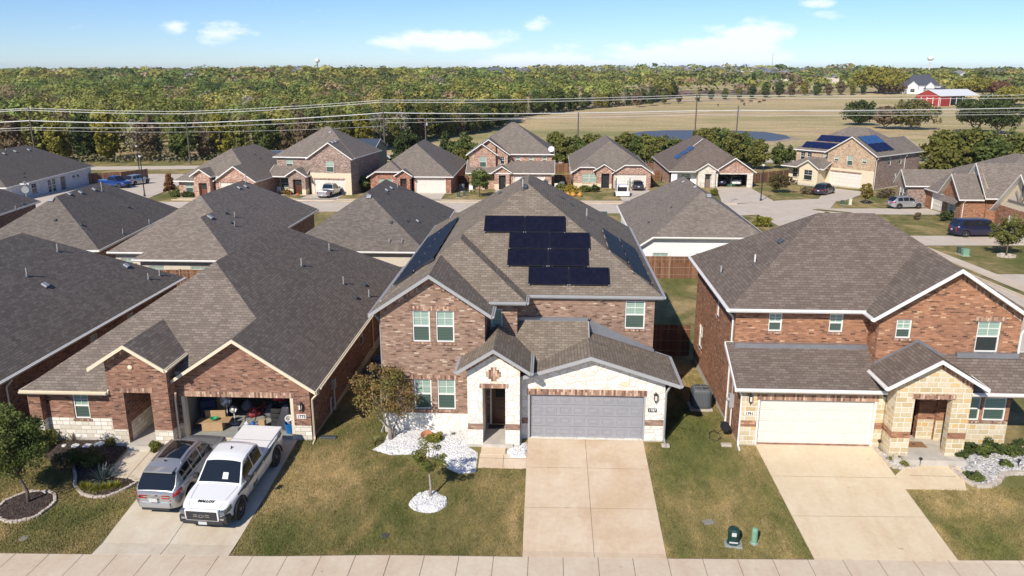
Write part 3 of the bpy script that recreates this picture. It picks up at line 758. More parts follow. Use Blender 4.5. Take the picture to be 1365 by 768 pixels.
mb.poly([(-2.67-ox, 32.6-oy, .1), (-1.4-ox, 32.6-oy, .1), (-1.4-ox, 32.6-oy, 2.7), (-2.67-ox, 32.6-oy, 2.7)], brB)
mb.poly([(-2.67-ox, 30.7-oy, 2.71), (-2.67-ox, 32.6-oy, 2.71), (-1.4-ox, 32.6-oy, 2.71), (-1.4-ox, 30.7-oy, 2.71)], CREAM)
mb.box(-2.66-ox, -1.4-ox, 30.5-oy, 32.59-oy, -.3, .112, CONC)
B.fit(door('S', 0, 1, 0, 2.1), .98, 2.15, Matrix(((1,0,0,-2.5-ox),(0,-1,0,32.5-oy),(0,0,1,.1),(0,0,0,1))), .06)
# brick diamond in the porch gable, soldier rake courses
mb = B.add('brick_medallion')
for a, b in ((.3, .11), (.22, .2), (.11, .3)):
    mb.box(-2.2-a-ox, -2.2+a-ox, 30.6-.02-a*.01-oy, 30.62-oy, 3.22-b, 3.22+b, SOLD)
def rake(H, x0, z0, x1, z1, y, h=.2):
    m = MB(); x0 -= H.ox; x1 -= H.ox; y -= H.oy
    m.faces([(x0,y,z0),(x1,y,z1),(x1,y,z1-h),(x0,y,z0-h),(x0,y-.02,z0),(x1,y-.02,z1),(x1,y-.02,z1-h),(x0,y-.02,z0-h)], [(4,7,6,5),(3,2,6,7),(0,1,2,3),(0,4,5,1)], SOLD); m.build('brick_rake_course', H.root)
rake(B, -3.3, 3.52, -2.18, 4.24, 30.6); rake(B, -2.18, 4.24, -1.12, 3.56, 30.6)
rake(B, -1.1, 2.86, 1.8, 3.79, 31.3, .16); rake(B, 1.8, 3.79, 4.95, 2.78, 31.3, .16)
rake(B, -7.1, 5.48, -4.93, 6.93, 31.95, .18); rake(B, -4.93, 6.93, -2.66, 5.42, 31.95, .18)
mb = B.add('flashing_strip')
mb.box(-1.35-ox, 1.9-ox, 34.2-oy, 34.29-oy, 4.40, 4.56, FLASH)
mb.faces([(1.8-ox,34.2-oy,3.95),(4.8-ox,34.2-oy,2.99),(4.8-ox,34.2-oy,3.14),(1.8-ox,34.2-oy,4.52)], [(0,1,2,3)], FLASH)
lantern(B, 4.55, 31.3, 2.05); plaque(B, 4.45, 31.3, 1.45, '1787', BLACK, WHITE, .36, .16)
B.done(guts={(2,'S'),(2,'E'),(1,'E'),(3,'E'),(3,'W')})
downspout(B, 4.95, 31.25, .05, 2.6, (.5, -.1)); downspout(B, -1.1, 31.2, .05, 2.8, (0,-.4))
downspout(B, -7.1, 32.2, 0, 5.3, (-1, 0)); downspout(B, -2.5, 33.4, 3.6, 5.4, (0,-.4))
# solar arrays
SOL = None
def solarmat(name, a, b):
    m, nt, bs = newmat(name); bs.inputs['Roughness'].default_value = .5; bs.inputs['Specular IOR Level'].default_value = .08
    c, f = bricktex(nt, coords(nt, 'UV'), .16, .16, .006, offset=0); n = noise(nt, coords(nt, 'UV'), 25, 2)
    col = ramp(nt, c, [(0, a), (1, b)]); col = mix(nt, .4, col, ramp(nt, n, [(.3, (.4,.4,.4)), (.7, (.6,.6,.62))]), 'OVERLAY')
    col = mix(nt, f, col, (.012,.013,.024)); nt.links.new(col, bs.inputs['Base Color']); return m
SOLM = solarmat('solar_cells_black', (.006,.007,.017), (.01,.012,.028)); SOLB = solarmat('solar_cells_blue', (.03,.09,.24), (.05,.14,.34)); SOLD_B = solarmat('solar_cells_navy', (.008,.015,.06), (.014,.025,.09))
def solar(H, side, plane, u, v, w=1.72, h=1.04, mat=None, lift=.12):
    """plane (a,b,c): local z; u,v local position of the panel's low corner on the given slope"""
    a, b, c = plane
    if side == 'S': t = Vector((1,0,0)); up = Vector((0,1,b)).normalized(); p = Vector((u, v, b*v+c))
    elif side == 'E': t = Vector((0,1,0)); up = Vector((-1,0,-a)).normalized(); p = Vector((u, v, a*u+c))
    else: t = Vector((0,-1,0)); up = Vector((1,0,a)).normalized(); p = Vector((u, v, a*u+c))
    n = t.cross(up); M = Matrix(((t.x,up.x,n.x,p.x),(t.y,up.y,n.y,p.y),(t.z,up.z,n.z,p.z),(0,0,0,1)))
    mb = MB(); mb.box(0, w, 0, h, lift-.035, lift, BLACK, M, bev=.006); mb.box(.02, w-.02, .02, h-.02, lift, lift+.004, mat or SOLM, M)
    o = mb.build('solar_panel', H.root); r = MB()
    for q in (.2, w-.2): r.box(q-.02, q+.02, .03, h-.03, 0, lift-.036, METAL, M)
    for q in (.02, w-.06): r.box(q, q+.05, -.03, .0, lift-.05, lift+.006, METAL, M)
    r.build('mounting_rail', o)
pS = (0, .667, 5.6-.667*(34.2-B.oy)); pE = (-.667, 0, 5.6+.667*(5.1-B.ox)); pW = (.667, 0, 5.6-.667*(-7.3-B.ox))
def plane_hit(px, py, P, H):
    r = ray(px, py); o = (0-H.loc.x, 0-H.loc.y, CH-H.loc.z)
    t = (P[0]*o[0]+P[1]*o[1]+P[2]-o[2])/(r[2]-P[0]*r[0]-P[1]*r[1]); return (o[0]+r[0]*t, o[1]+r[1]*t)
for px, py in ((645,311),(678,333),(676,356),(704,381)):
    x, y = plane_hit(px, py, pS, B); wpx = 1
    x2, _ = plane_hit(px+108, py, pS, B); w = (x2-x)/2
    for k in range(2): solar(B, 'S', pS, x+k*(w+.02), y, w, 1.06 if py != 311 else 1.1)
x0, y0 = plane_hit(866, 361, pE, B)
for k in range(4):
    for j in range(2):
        if (k, j) in ((3, 1),): continue
        solar(B, 'E', pE, 4.6-B.ox-j*.95, 35.0-B.oy+k*1.76+j*1.3, 1.72, 1.06)
for k in range(6):
    for j in range(2): solar(B, 'W', pW, -6.95-B.ox+j*.92, 34.4-B.oy+(k+1)*1.75+j*.3, 1.72, 1.06)
for px, py in ((697,240),(727,243),(700,250)): B.vent(px, py, .3)
for px, py in ((697,252),(782,290)): B.pipe(px, py, .5)
for px, py in ((667,258),(748,263),(760,272)): B.vent(px, py, .24)
# ================= HOUSE C : right, orange brick with gold stone =================
C = House('brick_house', (14, 37.5, 0), 0, 'two storey orange brick house with gold stone front and cream garage door', roof='C', trim=WHITE, author='world')
bc, sc = BK['C'], ST['C']
C.wing(7.7, 20.2, 32.8, 42.7, 5.5, lvl=2)
C.wing(13.35, 19.85, 31.8, 38.5, 5.47, lvl=2, sides='EW', p=.65)
C.wing(7.75, 13.8, 30.8, 33.3, 2.7, lvl=1, sides='S', p=.46)
C.wing(15.4, 20.4, 30.75, 32.3, 2.7, lvl=1, sides='S', p=.8)
C.wing(13.45, 17.35, 29.95, 32.3, 3.2, lvl=3, sides='EW', p=.6)
C.block(8.1, 19.85, 33.2, 42.3, bands(99, bc), lvl=2, sides='SENW', holes=[win('S', 9.5, 10.08, 4.4, 5.22, rail=.5), win('S', 12.07, 12.66, 4.4, 5.22), win('W', 36.5, 37.1, 3.9, 4.9), win('W', 40, 41, 1, 2.3), win('N', 10, 11.6, 1, 2.4), win('N', 15, 16.6, 4, 5.2)])
C.block(13.75, 19.5, 32.2, 33.2, bands(99, bc), lvl=2, sides='SEW', holes=[win('S', 14.46, 15.08, 4.5, 5.32, rail=.5), win('S', 17.75, 18.7, 3.95, 5.3, head=.2, lo=PDK)])
cl = bands(.85, sc, 1.13, bc, 99, sc)
C.block(8.1, 13.95, 31.15, 33.2, cl, lvl=1, sides='SEW', side_layers={'W': bands(99, bc), 'E': cl}, holes=[gar('S', 8.85, 13.55, .06, 2.08, col=DOORW, head=.26)])
C.block(13.95, 19.35, 31.75, 33.2, bands(1.02, sc, 99, bc), lvl=1, sides='SE', holes=[win('S', 18.28, 19.2, 1.06, 2.1, grid=0), win('S', 17.55, 18.15, 1.06, 2.1, grid=0), opn('S', 14.7, 16.4, .1, 2.5)])
C.block(14.0, 16.95, 30.35, 31.75, cl, lvl=3, sides='SEW', side_layers={'E': cl, 'W': cl}, holes=[opn('S', 14.75, 16.22, .1, 2.57, head=.22)])
ox, oy = C.ox, C.oy; mb = C.add('entry_porch_wall')
mb.poly([(14.7-ox, 32.3-oy, .1), (15.75-ox, 32.3-oy, .1), (15.75-ox, 32.3-oy, 2.6), (14.7-ox, 32.3-oy, 2.6)], CREAM)
mb.poly([(15.72-ox, 31.9-oy, .1), (16.4-ox, 31.9-oy, .1), (16.4-ox, 31.9-oy, 1.0), (15.72-ox, 31.9-oy, 1.0)], sc)
mb.poly([(15.72-ox, 31.9-oy, 1.0), (16.4-ox, 31.9-oy, 1.0), (16.4-ox, 31.9-oy, 2.6), (15.72-ox, 31.9-oy, 2.6)], bc)
mb.poly([(15.72-ox, 32.3-oy, .1), (15.72-ox, 31.9-oy, .1), (15.72-ox, 31.9-oy, 2.6), (15.72-ox, 32.3-oy, 2.6)], bc)
mb.poly([(14.76-ox, 30.7-oy, 2.6), (14.76-ox, 32.3-oy, 2.6), (16.3-ox, 32.3-oy, 2.6), (16.3-ox, 30.7-oy, 2.6)], WHITE)
mb.box(14.05-ox, 16.9-ox, 29.9-oy, 32.4-oy, -.4, .112, CONC)
C.fit(door('S', 0, 1, 0, 2.1), 1.0, 2.2, Matrix(((1,0,0,14.72-ox),(0,-1,0,32.2-oy),(0,0,1,.1),(0,0,0,1))), .06)
rake(C, 14.0, 3.3, 15.4, 4.2, 30.35); rake(C, 15.4, 4.2, 16.95, 3.21, 30.35)
rake(C, 13.75, 5.5, 16.6, 7.4, 32.2, .2); rake(C, 16.6, 7.4, 19.5, 5.48, 32.2, .2)
mb = C.add('flashing_strip'); mb.box(8.1-ox, 13.75-ox, 32.98-oy, 33.19-oy, 3.7, 3.89, FLASH); mb.box(17.0-ox, 19.5-ox, 32.0-oy, 32.19-oy, 3.74, 3.96, FLASH)
for a, b in (((13.7, 3.32), (15.4, 4.36)), ((15.4, 4.36), (17.1, 3.34))):
    mb.faces([(a[0]-ox,32.12-oy,a[1]),(b[0]-ox,32.12-oy,b[1]),(b[0]-ox,32.12-oy,b[1]+.14),(a[0]-ox,32.12-oy,a[1]+.14)], [(0,1,2,3)], FLASH)
lantern(C, 8.42, 31.15, 2.15); plaque(C, 8.45, 31.15, 1.45, '1791', plain('plaque_cream', (.75,.72,.64), .6), BLACK, .4, .18)
C.done(guts={(1,'S'),(2,'W'),(2,'S'),(3,'W')})
downspout(C, 8.1, 33.4, .0, 5.3, (-1, 0)); downspout(C, 8.12, 31.15, 0.0, 2.6, (-.6, -.3)); downspout(C, 19.45, 32.1, 3.0, 5.2, (1,0))
C.vent(1041, 323, .3); C.pipe(1006, 352, .45, mat=PVC); C.pipe(961, 365, .4)
# ================= HOUSE A : left, one storey =================
SA = -.3
A = House('brick_house', (-16, 40, SA), 0, 'one storey rust brick house with cream rake boards and an open cluttered garage', roof='A', trim=CREAM, author='world')
ba, sa = BK['A'], ST['A']
A.wing(-22.4, -9.8, 30.5, 52.6, 2.45, fp=(-22.4, -18.6, 30.5, 52.6))
A.wing(-22.4, -9.8, 30.5, 52.6, 2.45, fp=(-18.9, -9.8, 31.4, 52.6))
A.wing(-16.6, -9.8, 30.95, 40, 2.45, sides='EW')
A.wing(-19.1, -15.85, 30.2, 36, 3.62, lvl=2, sides='EW', p=.64)
al = bands(.95, sa, 99, ba)
A.block(-22, -10.2, 31.35, 52.2, bands(.75, ba, 99, ba), sides='ENW', holes=[win('E', 40.8, 41.6, .9, 2, grid=0), win('E', 47, 47.8, .9, 2), win('N', -20, -18, 1, 2.1), win('N', -15, -12.6, .2, 2.1)])
A.block(-16, -10.2, 31.35, 40, bands(.68, sa, 99, ba), sides='S', holes=[dict(k='open', side='S', u=(-15.75, -11.0), z=(.04, 1.96), dep=.22)])
A.block(-22, -18.6, 31.1, 33, al, sides='SW', holes=[win('S', -20.55, -19.85, .92, 2.1)])
A.block(-22.3, -21.75, 30.75, 31.3, al, sides='SENW', top=2.3)
A.block(-18.6, -16.0, 30.6, 33, bands(.68, sa, 99, ba), lvl=2, sides='SEW', holes=[dict(k='open', side='S', u=(-17.95, -16.78), z=(.05, 2.4), dep=.3, head=.22)])
ox, oy = A.ox, A.oy; mb = A.add('entry_porch_wall')
for x, s in ((-17.95, 1), (-16.78, -1)):
    for z0, z1, m in ((.05, .9, sa), (.9, 2.5, ba)):
        q = [(x-ox, 30.9-oy, z0), (x-ox, 34.2-oy, z0), (x-ox, 34.2-oy, z1), (x-ox, 30.9-oy, z1)]
        mb.poly(q if s > 0 else q[::-1], m)
mb.poly([(-17.95-ox, 34.2-oy, .05), (-16.78-ox, 34.2-oy, .05), (-16.78-ox, 34.2-oy, 2.5), (-17.95-ox, 34.2-oy, 2.5)], ba)
mb.poly([(-17.95-ox, 30.8-oy, 2.5), (-17.95-ox, 34.2-oy, 2.5), (-16.78-ox, 34.2-oy, 2.5), (-16.78-ox, 30.8-oy, 2.5)], CREAM)
mb.box(-17.94-ox, -16.79-ox, 30.3-oy, 34.19-oy, -.4, .062, CONC)
A.fit(door('S', 0, 1, 0, 2.1), 1.0, 2.15, Matrix(((1,0,0,-17.85-ox),(0,-1,0,34.1-oy),(0,0,1,.05),(0,0,0,1))), .06)
# garage room
mb = A.add('garage_interior'); gx0, gx1, gy0, gy1, gh = -15.9-ox, -10.45-ox, 31.57-oy, 37.6-oy, 2.3
EPO = plain('garage_slab', (.3,.31,.29), .7, var=.15)
mb.poly([(gx0,31.35-oy,.045),(gx1,31.35-oy,.045),(gx1,gy1,.045),(gx0,gy1,.045)], EPO)
mb.poly([(gx0,gy1,.04),(gx1,gy1,.04),(gx1,gy1,gh),(gx0,gy1,gh)], INTER)
mb.poly([(gx0,gy0,.04),(gx0,gy1,.04),(gx0,gy1,gh),(gx0,gy0,gh)], INTER); mb.poly([(gx1,gy1,.04),(gx1,gy0,.04),(gx1,gy0,gh),(gx1,gy1,gh)], INTER)
mb.poly([(gx0,gy0,gh),(gx0,gy1,gh),(gx1,gy1,gh),(gx1,gy0,gh)], INTER)
mb = A.add('garage_door_frame'); mb.box(-15.84-ox, -15.7-ox, 31.34-oy, 31.6-oy, .04, 1.96, CREAM); mb.box(-11.06-ox, -10.93-ox, 31.34-oy, 31.6-oy, .04, 1.96, CREAM)
mb = A.add('lintel'); mb.box(-15.9-ox, -10.85-ox, 31.33-oy, 31.5-oy, 1.96, 2.2, SOLD)
mb = A.add('gable_vent'); T = Matrix.Translation((-17.5-ox, 30.59-oy, 3.55)) @ Matrix.Rotation(math.pi/2, 4, 'X'); mb.lathe([(.1,0),(.1,.03),(.02,.05)], CREAM, 10, T)
rake(A, -18.6, 3.78, -17.48, 4.5, 30.6, .16); rake(A, -17.48, 4.5, -16.0, 3.56, 30.6, .16)
lantern(A, -10.6, 31.35, 1.6); plaque(A, -10.6, 31.35, 1.12, '1775', WHITE, BLACK, .42, .2)
A.done(guts={(1,'E'),(1,'S'),(2,'E')})
downspout(A, -10.2, 31.45, .0, 2.2, (1, 0)); downspout(A, -15.95, 31.0, .0, 2.3, (.3, -.3)); downspout(A, -10.2, 43.5, .0, 2.2, (1, 0))
for p in ((439,333),(402,354),(458,378)): A.pipe(*p, .42)
A.pipe(492, 395, .4)
for p in ((485,380),(473,397)): A.vent(*p, .26)
# ================= HOUSE Z : far left =================
Z = House('brick_house', (-30.5, 40, -.75), 0, 'one storey dark brick house with long roof at the left edge, front row', roof='D', trim=WHITE, author='world')
Z.wing(-36.8, -24.2, 30.6, 50.3, 2.72)
Z.block(-36.4, -24.6, 31, 49.9, bands(99, BK['A']), holes=[win('E', 39.5, 40.3, 1.1, 2.2, grid=0), win('E', 43.4, 44.2, 1.1, 2.2, grid=0), win('E', 36.0, 36.6, .8, 1.6, grid=0), win('S', -29, -27.5, .9, 2.1), gar('S', -35.6, -30.8, .06, 2.1)])
Z.done(guts={(1,'E')})
downspout(Z, -24.6, 32.6, .1, 2.5, (1,0))
for p in ((36,368),(77,335)): Z.pipe(*p, .45)
for p in ((60,381),(168,355)): Z.vent(*p, .4)
for p in ((198,372),(213,367)): Z.pipe(*p, .38)
# ================= second row =================
def hiphouse(label, loc, rz, wings, walls, roof, brick, trim=WHITE, vents=(), pipes=(), holes=(), group='one storey houses in the second row', cat='house', guts=(), name='brick_house'):
    H = House(name, loc, rz, label, cat, group, roof=roof, trim=trim)
    for w in wings:
        H.wing(*w[:5], **(w[5] if len(w) > 5 else {}))
    for w in walls:
        H.block(*w[:4], bands(99, brick) if len(w) < 5 or w[4] is None else w[4], holes=[h for h in holes] if w is walls[0] else (w[6] if len(w) > 6 else ()), **(w[5] if len(w) > 5 else {}))
    H.done(guts=guts)
    for p in vents: H.vent(*p)
    for p in pipes: H.pipe(*p)
    return H
SID = plain('siding_beige', (.6,.53,.42), .7, var=.06); SIDW = plain('siding_white', (.78,.78,.76), .6, var=.03)
r = R(6.3); e0 = Vector((-36.4, 61.1, 0)); c_, s_ = math.cos(r), math.sin(r)
hiphouse('grey hip roofed house behind the front left roof, with pale front slope', (e0.x, e0.y, -1.35), r,
  [(-10.6, .2, 0, 19.6, 2.62)], [(-10.2, -.2, .4, 19.2)], 'D', BK['A'], vents=((92,259,.4),(107,257,.4),(125,253,.4),(69,267,.45),(74,294,.25),(108,300,.28),(170,276,.3)), pipes=((136,255,.9),(164,311),(199,298)),
  holes=[win('S', -6, -5, 1, 2), win('E', 10, 11, 1, 2)])
hiphouse('house with stepped grey brown hip roof directly behind the open garage house', (-28.6, 68, -.9), 0,
  [(-5.4, 5.4, -9.6, 10.5, 2.65), (-2.2, 5.4, -12, 2, 2.65)], [(-5, 5, -9.2, 10.1, bands(99, SID), dict(side_layers={'E': bands(99, BK['A'])})), (-1.8, 5, -11.6, -9, bands(99, SID), dict(sides='SEW'), [win('S', -1.2, 0, 1, 2.1), win('S', 2, 3.4, 1, 2.1)])], 'E', BK['A'],
  vents=((280,290,.5),(300,284,.28),(307,297,.28),(318,251,.35),(327,249,.35)), pipes=((313,289),(313,301),(328,244,.9)), holes=[win('S', -4.6, -3.6, 1, 2.1)], guts={(1,'S')})
hiphouse('house with grey hip roof behind, between the open garage and solar roof houses', (-15.4, 70, -1.15), 0,
  [(-5.8, 5.8, -9.4, 10.2, 2.65), (-1.5, 5.0, 8.5, 11.2, 2.65, dict(sides='EWN'))], [(-5.4, 5.4, -9, 9.8, bands(99, SID), dict(side_layers={'E': bands(99, BK['A'])}))], 'D', BK['A'],
  vents=((492,263,.45),(515,254,.35),(521,251,.35),(514,257,.3),(561,274,.3),(541,294,.3),(556,295,.34),(522,297,.25),(590,288,.25)), pipes=((519,324),(536,324),(530,250,.9),(440,333,.3),(580,307)), holes=[win('S', 0, 1.5, 1, 2.1), win('S', -4, -2.6, 1, 2.1)], guts={(1,'S')})
hiphouse('white sided house with hip roof behind the gap beside the solar roof house', (13, 74, -1.25), 0,
  [(-5.8, 5.8, -10.3, 10, 2.7, dict(clips={'S': 3.5}, sides='ENW'))], [(-5.4, 5.4, -9.9, 9.6, bands(99, SIDW))], 'E', BK['A'],
  vents=((901,238,.35),(911,243,.35),(927,250,.35),(945,262,.45),(865,297,.28),(895,277,.2)), pipes=((840,270,.6),(922,240,.8)),
  holes=[win('S', -4.5, -3.2, 1, 2.1), win('S', -1, .6, 1, 2.1), win('W', -6, -5.4, 1, 2), win('W', -3, -2.4, 1, 2), win('W', 3, 3.6, 1, 2), win('S', 2.6, 3.6, 1, 2.1)], guts={(1,'S'),(1,'W')})
hiphouse('dark roofed one storey house at the left edge in front of the white brick house', (-54.5, 66, -1.65), R(8), [(-12.4, 0, 0, 21, 2.65)], [(-12, -.4, .4, 20.6)], 'D', BK['A'], vents=((30,272,.3),), pipes=((21,280),))
# ================= third row =================
GR3 = 'houses facing the back street'
hiphouse('long white brick house with dark windows at the left edge near the woods', (-77, 119, -3.3), R(5),
  [(-13.5, .4, -11.8, 14.5, 2.75, dict(p=.6))], [(-13, 0, -11.4, 14, None, {})], 'D', BK['W'], group=GR3,
  vents=((5,205,.5),(20,202,.55),(38,200,.5),(52,198,.5),(31,231,.3),(31,236,.3)), pipes=((8,201),),
  holes=[win('E', -4.8, -3.4, .9, 2.3, lo=PDK, up=PDK), win('E', -.2, .8, .3, 2.3, lo=PDK, up=PDK), win('E', 1.1, 2.1, .3, 2.3, lo=PDK, up=PDK), door('E', 3.6, 5.2, .1, 2.3, col=DARKG), win('E', 7.5, 8.3, 1.6, 2.0, grid=0, rail=0, lo=PDK, up=PDK), win('E', 9, 9.8, 1.6, 2.0, grid=0, rail=0, lo=PDK, up=PDK)])
def dgate(side, u0, u1, z1=2.4, **k): return gar(side, u0, u1, .06, z1, head=.2, **k)
bp = BK['P']
H2 = House('brick_house', (-48.4, 113.6, -3.0), R(-6), 'one storey pink brick house with twin gables beside the rust coloured small tree', 'house', GR3, roof='E')
H2.wing(-6.6, 5.9, -.2, 20, 2.65, fp=(-6.6, -3.3, -.2, 20)); H2.wing(-6.6, 5.9, -.2, 20, 2.65, fp=(-3.6, 5.9, .7, 20)); H2.wing(-.7, 5.9, .3, 9, 2.65, sides='EW'); H2.wing(-3.8, -.5, -.6, 5, 3.4, lvl=2, sides='EW', p=.64)
H2.block(-6.2, 5.5, .7, 19.6, bands(99, bp), sides='ENW'); H2.block(-.5, 5.5, .7, 5, bands(99, bp), sides='S', holes=[dgate('S', .2, 4.9)])
H2.block(-6.2, -3.3, .5, 3, bands(99, bp), sides='SW', holes=[win('S', -5.2, -4, .9, 2.3)]); H2.block(-3.4, -.9, -.2, 3, bands(99, bp), lvl=2, sides='SEW', holes=[door('S', -2.7, -1.4, .1, 2.4, dep=.5, trimc=BK['P'], col=plain('red_brown_door', (.16,.05,.03), .5))])
H2.done()
for p in ((339,206),(346,211)): H2.vent(*p, .3)
H3 = House('brick_house', (-36.1, 119.6, -3.05), R(-7), 'two storey mauve brick house with pale lower front and a parked silver pickup', 'house', GR3, roof='E')
g, cr = BK['G'], plain('stucco_cream', (.68,.58,.42), .8, var=.05)
H3.wing(-6.5, 6.7, .9, 13.5, 5.5, lvl=2); H3.wing(-.6, 6.7, -.4, 8, 5.45, lvl=2, sides='EW')
H3.wing(-6.7, -.5, -1.2, 1.5, 2.8, sides='S', p=.5); H3.wing(-3.6, -.1, -1.7, 1.5, 2.9, lvl=3, sides='EW', p=.62)
H3.block(-6.1, 6.3, 1.3, 13.1, bands(99, g), lvl=2, holes=[win('S', -4.6, -3.5, 3.7, 5.2), win('S', -.9-.0, -.4, 4.2, 5.1)])
H3.block(-.2, 6.3, 0, 1.4, bands(3.3, cr, 99, g), lvl=2, sides='SEW', side_layers={'E': bands(99, g)}, holes=[win('S', 2.4, 3.6, 3.4, 5.1), dgate('S', .35, 5.2, 2.3)])
H3.block(-6.5, -3.6, .6, 1.4, bands(.9, cr, 99, g), sides='SW', holes=[win('S', -5.4, -4, .8, 2.2, up=PLO)]); H3.block(-6.5, -6.1, -.8, -.4, bands(.7, cr, 99, WHITE), top=2.6)
H3.block(-3.2, -.5, -1.3, 1.3, bands(.9, cr, 99, g), lvl=3, sides='SEW', holes=[door('S', -2.5, -1.1, .1, 2.4, dep=.5, trimc=BLACK)])
H3.done(); H3.vent(440, 177, .5)
for p in ((443,190),(447,189)): H3.vent(*p, .5)
H4 = House('brick_house', (-21, 121.5, -3.1), 0, 'one storey red brick house with cream garage door next to the mauve two storey house', 'house', GR3, roof='E')
rd = BK['R']
H4.wing(-6.9, 6.3, -.4, 21, 2.65, clips={}, sides='SENW'); H4.wing(-7.0, -.2, -.6, 9, 2.5, sides='EW', clips={'S': 3.4}); H4.wing(-2.7, .1, -1.2, 4, 2.85, lvl=2, sides='EW', p=.64)
H4.block(-6.5, 5.9, 0.3, 20.6, bands(99, rd), sides='ENW'); H4.block(.2, 5.9, 0, 3, bands(99, rd), sides='SW', holes=[dgate('S', .5, 5.0, 2.35)])
H4.block(-6.5, -.2, -.1, 3, bands(99, rd), sides='SW', holes=[win('S', -5.2, -4.2, .9, 2.2), win('S', -4.1, -3.1, .9, 2.2)]); H4.block(-2.3, -.3, -.8, 3, bands(99, rd), lvl=2, sides='SEW', holes=[door('S', -1.8, -.8, .1, 2.4, dep=.5, trimc=rd)])
H4.done()
H5 = House('brick_house', (-6.3, 128.6, -3.35), 0, 'two storey pinkish brick house with nested gables and a satellite dish behind the solar roof', 'house', GR3, roof='E')
H5.wing(-6.9, 7.0, 1.2, 14.5, 5.5, lvl=2, p=.7); H5.wing(-7.0, -.1, .2, 8, 5.5, lvl=2, sides='EW', p=.7); H5.wing(-7.1, -2.0, -.5, 6, 5.5, lvl=2, sides='EW', p=.7)
H5.wing(-7.1, 7.1, -1.5, 1.9, 2.75, sides='S', p=.5); H5.wing(-2.9, .3, -1.9, 1.5, 2.9, lvl=3, sides='EW', p=.62)
H5.block(-6.5, 6.6, 1.7, 14.1, bands(99, bp), lvl=2, holes=[win('S', k, k+.7, 4.0, 5.1, grid=0) for k in (.8, 2.9, 5.1)])
H5.block(-6.6, -.5, .7, 1.8, bands(99, bp), lvl=2, sides='SEW', holes=[win('S', -1.7, -1.0, 3.9, 5.1, up=PDK, lo=PDK)]); H5.block(-6.6, -2.4, 0, 1.8, bands(99, bp), lvl=2, sides='SEW', holes=[win('S', -5.0, -3.9, 3.5, 5.2)])
H5.block(-.2, 6.6, -1.0, 1.7, bands(99, bp), sides='SEW', holes=[dgate('S', .6, 5.5, 2.3, trimc=WHITE)]); H5.block(-6.6, -2.6, .5, 1.7, bands(1.1, cr, 99, bp), sides='SW', holes=[win('S', -5.3, -4, .9, 2.2)])
for q in (-6.6, -4.6): H5.block(q, q+.45, -1.1, -.65, bands(.9, cr, 99, bp), top=2.6)
H5.block(-2.5, -.1, -1.5, 1.3, bands(1.0, cr, 99, bp), lvl=3, sides='SEW', holes=[door('S', -1.8, -.7, .1, 2.4, dep=.5, trimc=BLACK, col=BLACK)])
H5.done()
mb = MB(); mb.tube([(6.6,1.4,5.5),(6.6,1.2,6.3)], .03, METAL, 6); mb.lathe([(.02,0),(.3,.04),(.48,.12),(.46,.13),(.28,.06),(.02,.03)], WHITE, 14, Matrix.Translation((6.5,1.05,6.3)) @ Matrix.Rotation(R(65), 4, 'X')); mb.build('satellite_dish', H5.root)
H6 = House('brick_house', (10.1, 131, -3.45), 0, 'one storey brown brick house with clipped gables and white framed front windows', 'house', GR3, roof='E')
b6 = BK['P']
H6.wing(-6.6, 6.7, -.2, 25, 2.75); H6.wing(-6.7, -1.4, -.5, 8, 2.5, sides='EW', clips={'S': 3.5}); H6.wing(-.1, 6.8, -.9, 9, 2.5, sides='EW', clips={'S': 3.9}); H6.wing(-3.0, .4, -1.3, 4, 3.0, lvl=2, sides='EW', p=.64)
H6.block(-6.2, 6.3, .2, 24.6, bands(99, b6), sides='ENW'); H6.block(.2, 6.3, -.5, 3, bands(99, b6), sides='SEW', holes=[dgate('S', .5, 5.5, 2.3)])
H6.block(-6.2, -1.6, 0, 3, bands(.85, cr, 99, b6), sides='SW', holes=[win('S', -4.7, -3.6, .9, 2.4, lo=PUP), win('S', -3.5, -2.4, .9, 2.4, lo=PUP)])
H6.block(-2.5, 0, -.9, 3, bands(.85, cr, 99, b6), lvl=2, sides='SEW', holes=[door('S', -1.7, -.4, .1, 2.5, dep=.5, trimc=BLACK, col=BLACK)])
H6.done()
H7 = House('brick_house', (26.7, 134, -3.6), 0, 'one storey house with blue solar panels and an open garage holding a white car', 'house', GR3, roof='C')
cream_br = BK['T']; H7.wing(-7.0, 7.1, -1.2, 22.5, 2.75); H7.wing(.1, 7.1, -1.6, 9, 2.7, sides='EW'); H7.wing(-2.7, .9, -2.0, 4, 3.0, lvl=2, sides='EW', p=.64)
H7.block(-6.6, 6.7, -.7, 22.1, bands(99, BK['P']), sides='ENW'); H7.block(.5, 6.7, -1.1, 3, bands(99, BK['P']), sides='SEW', side_layers={'S': bands(2.5, ST['A'], 99, BK['P'])}, holes=[dict(k='open', side='S', u=(1.0, 5.8), z=(.05, 2.3), dep=.25)])
H7.block(-6.6, -5.6, -.8, 1, bands(99, SIDW), sides='SW'); H7.block(-5.6, -2.3, .3, 3, bands(99, SIDW), sides='S', holes=[win('S', -4.8, -3.2, .8, 2.2, lo=PDK)]); H7.block(-2.3, .5, -1.6, 3, bands(99, ST['A']), lvl=2, sides='SEW', holes=[door('S', -1.2, -.1, .1, 2.4, dep=.5, trimc=WHITE, col=plain('door_taupe', (.2,.15,.13), .5))])
mb = H7.add('garage_interior')
mb.poly([(.7,-1.1,.05),(6.4,-1.1,.05),(6.4,5.5,.05),(.7,5.5,.05)], EPO); mb.poly([(.7,5.5,.04),(6.4,5.5,.04),(6.4,5.5,2.6),(.7,5.5,2.6)], INTER)
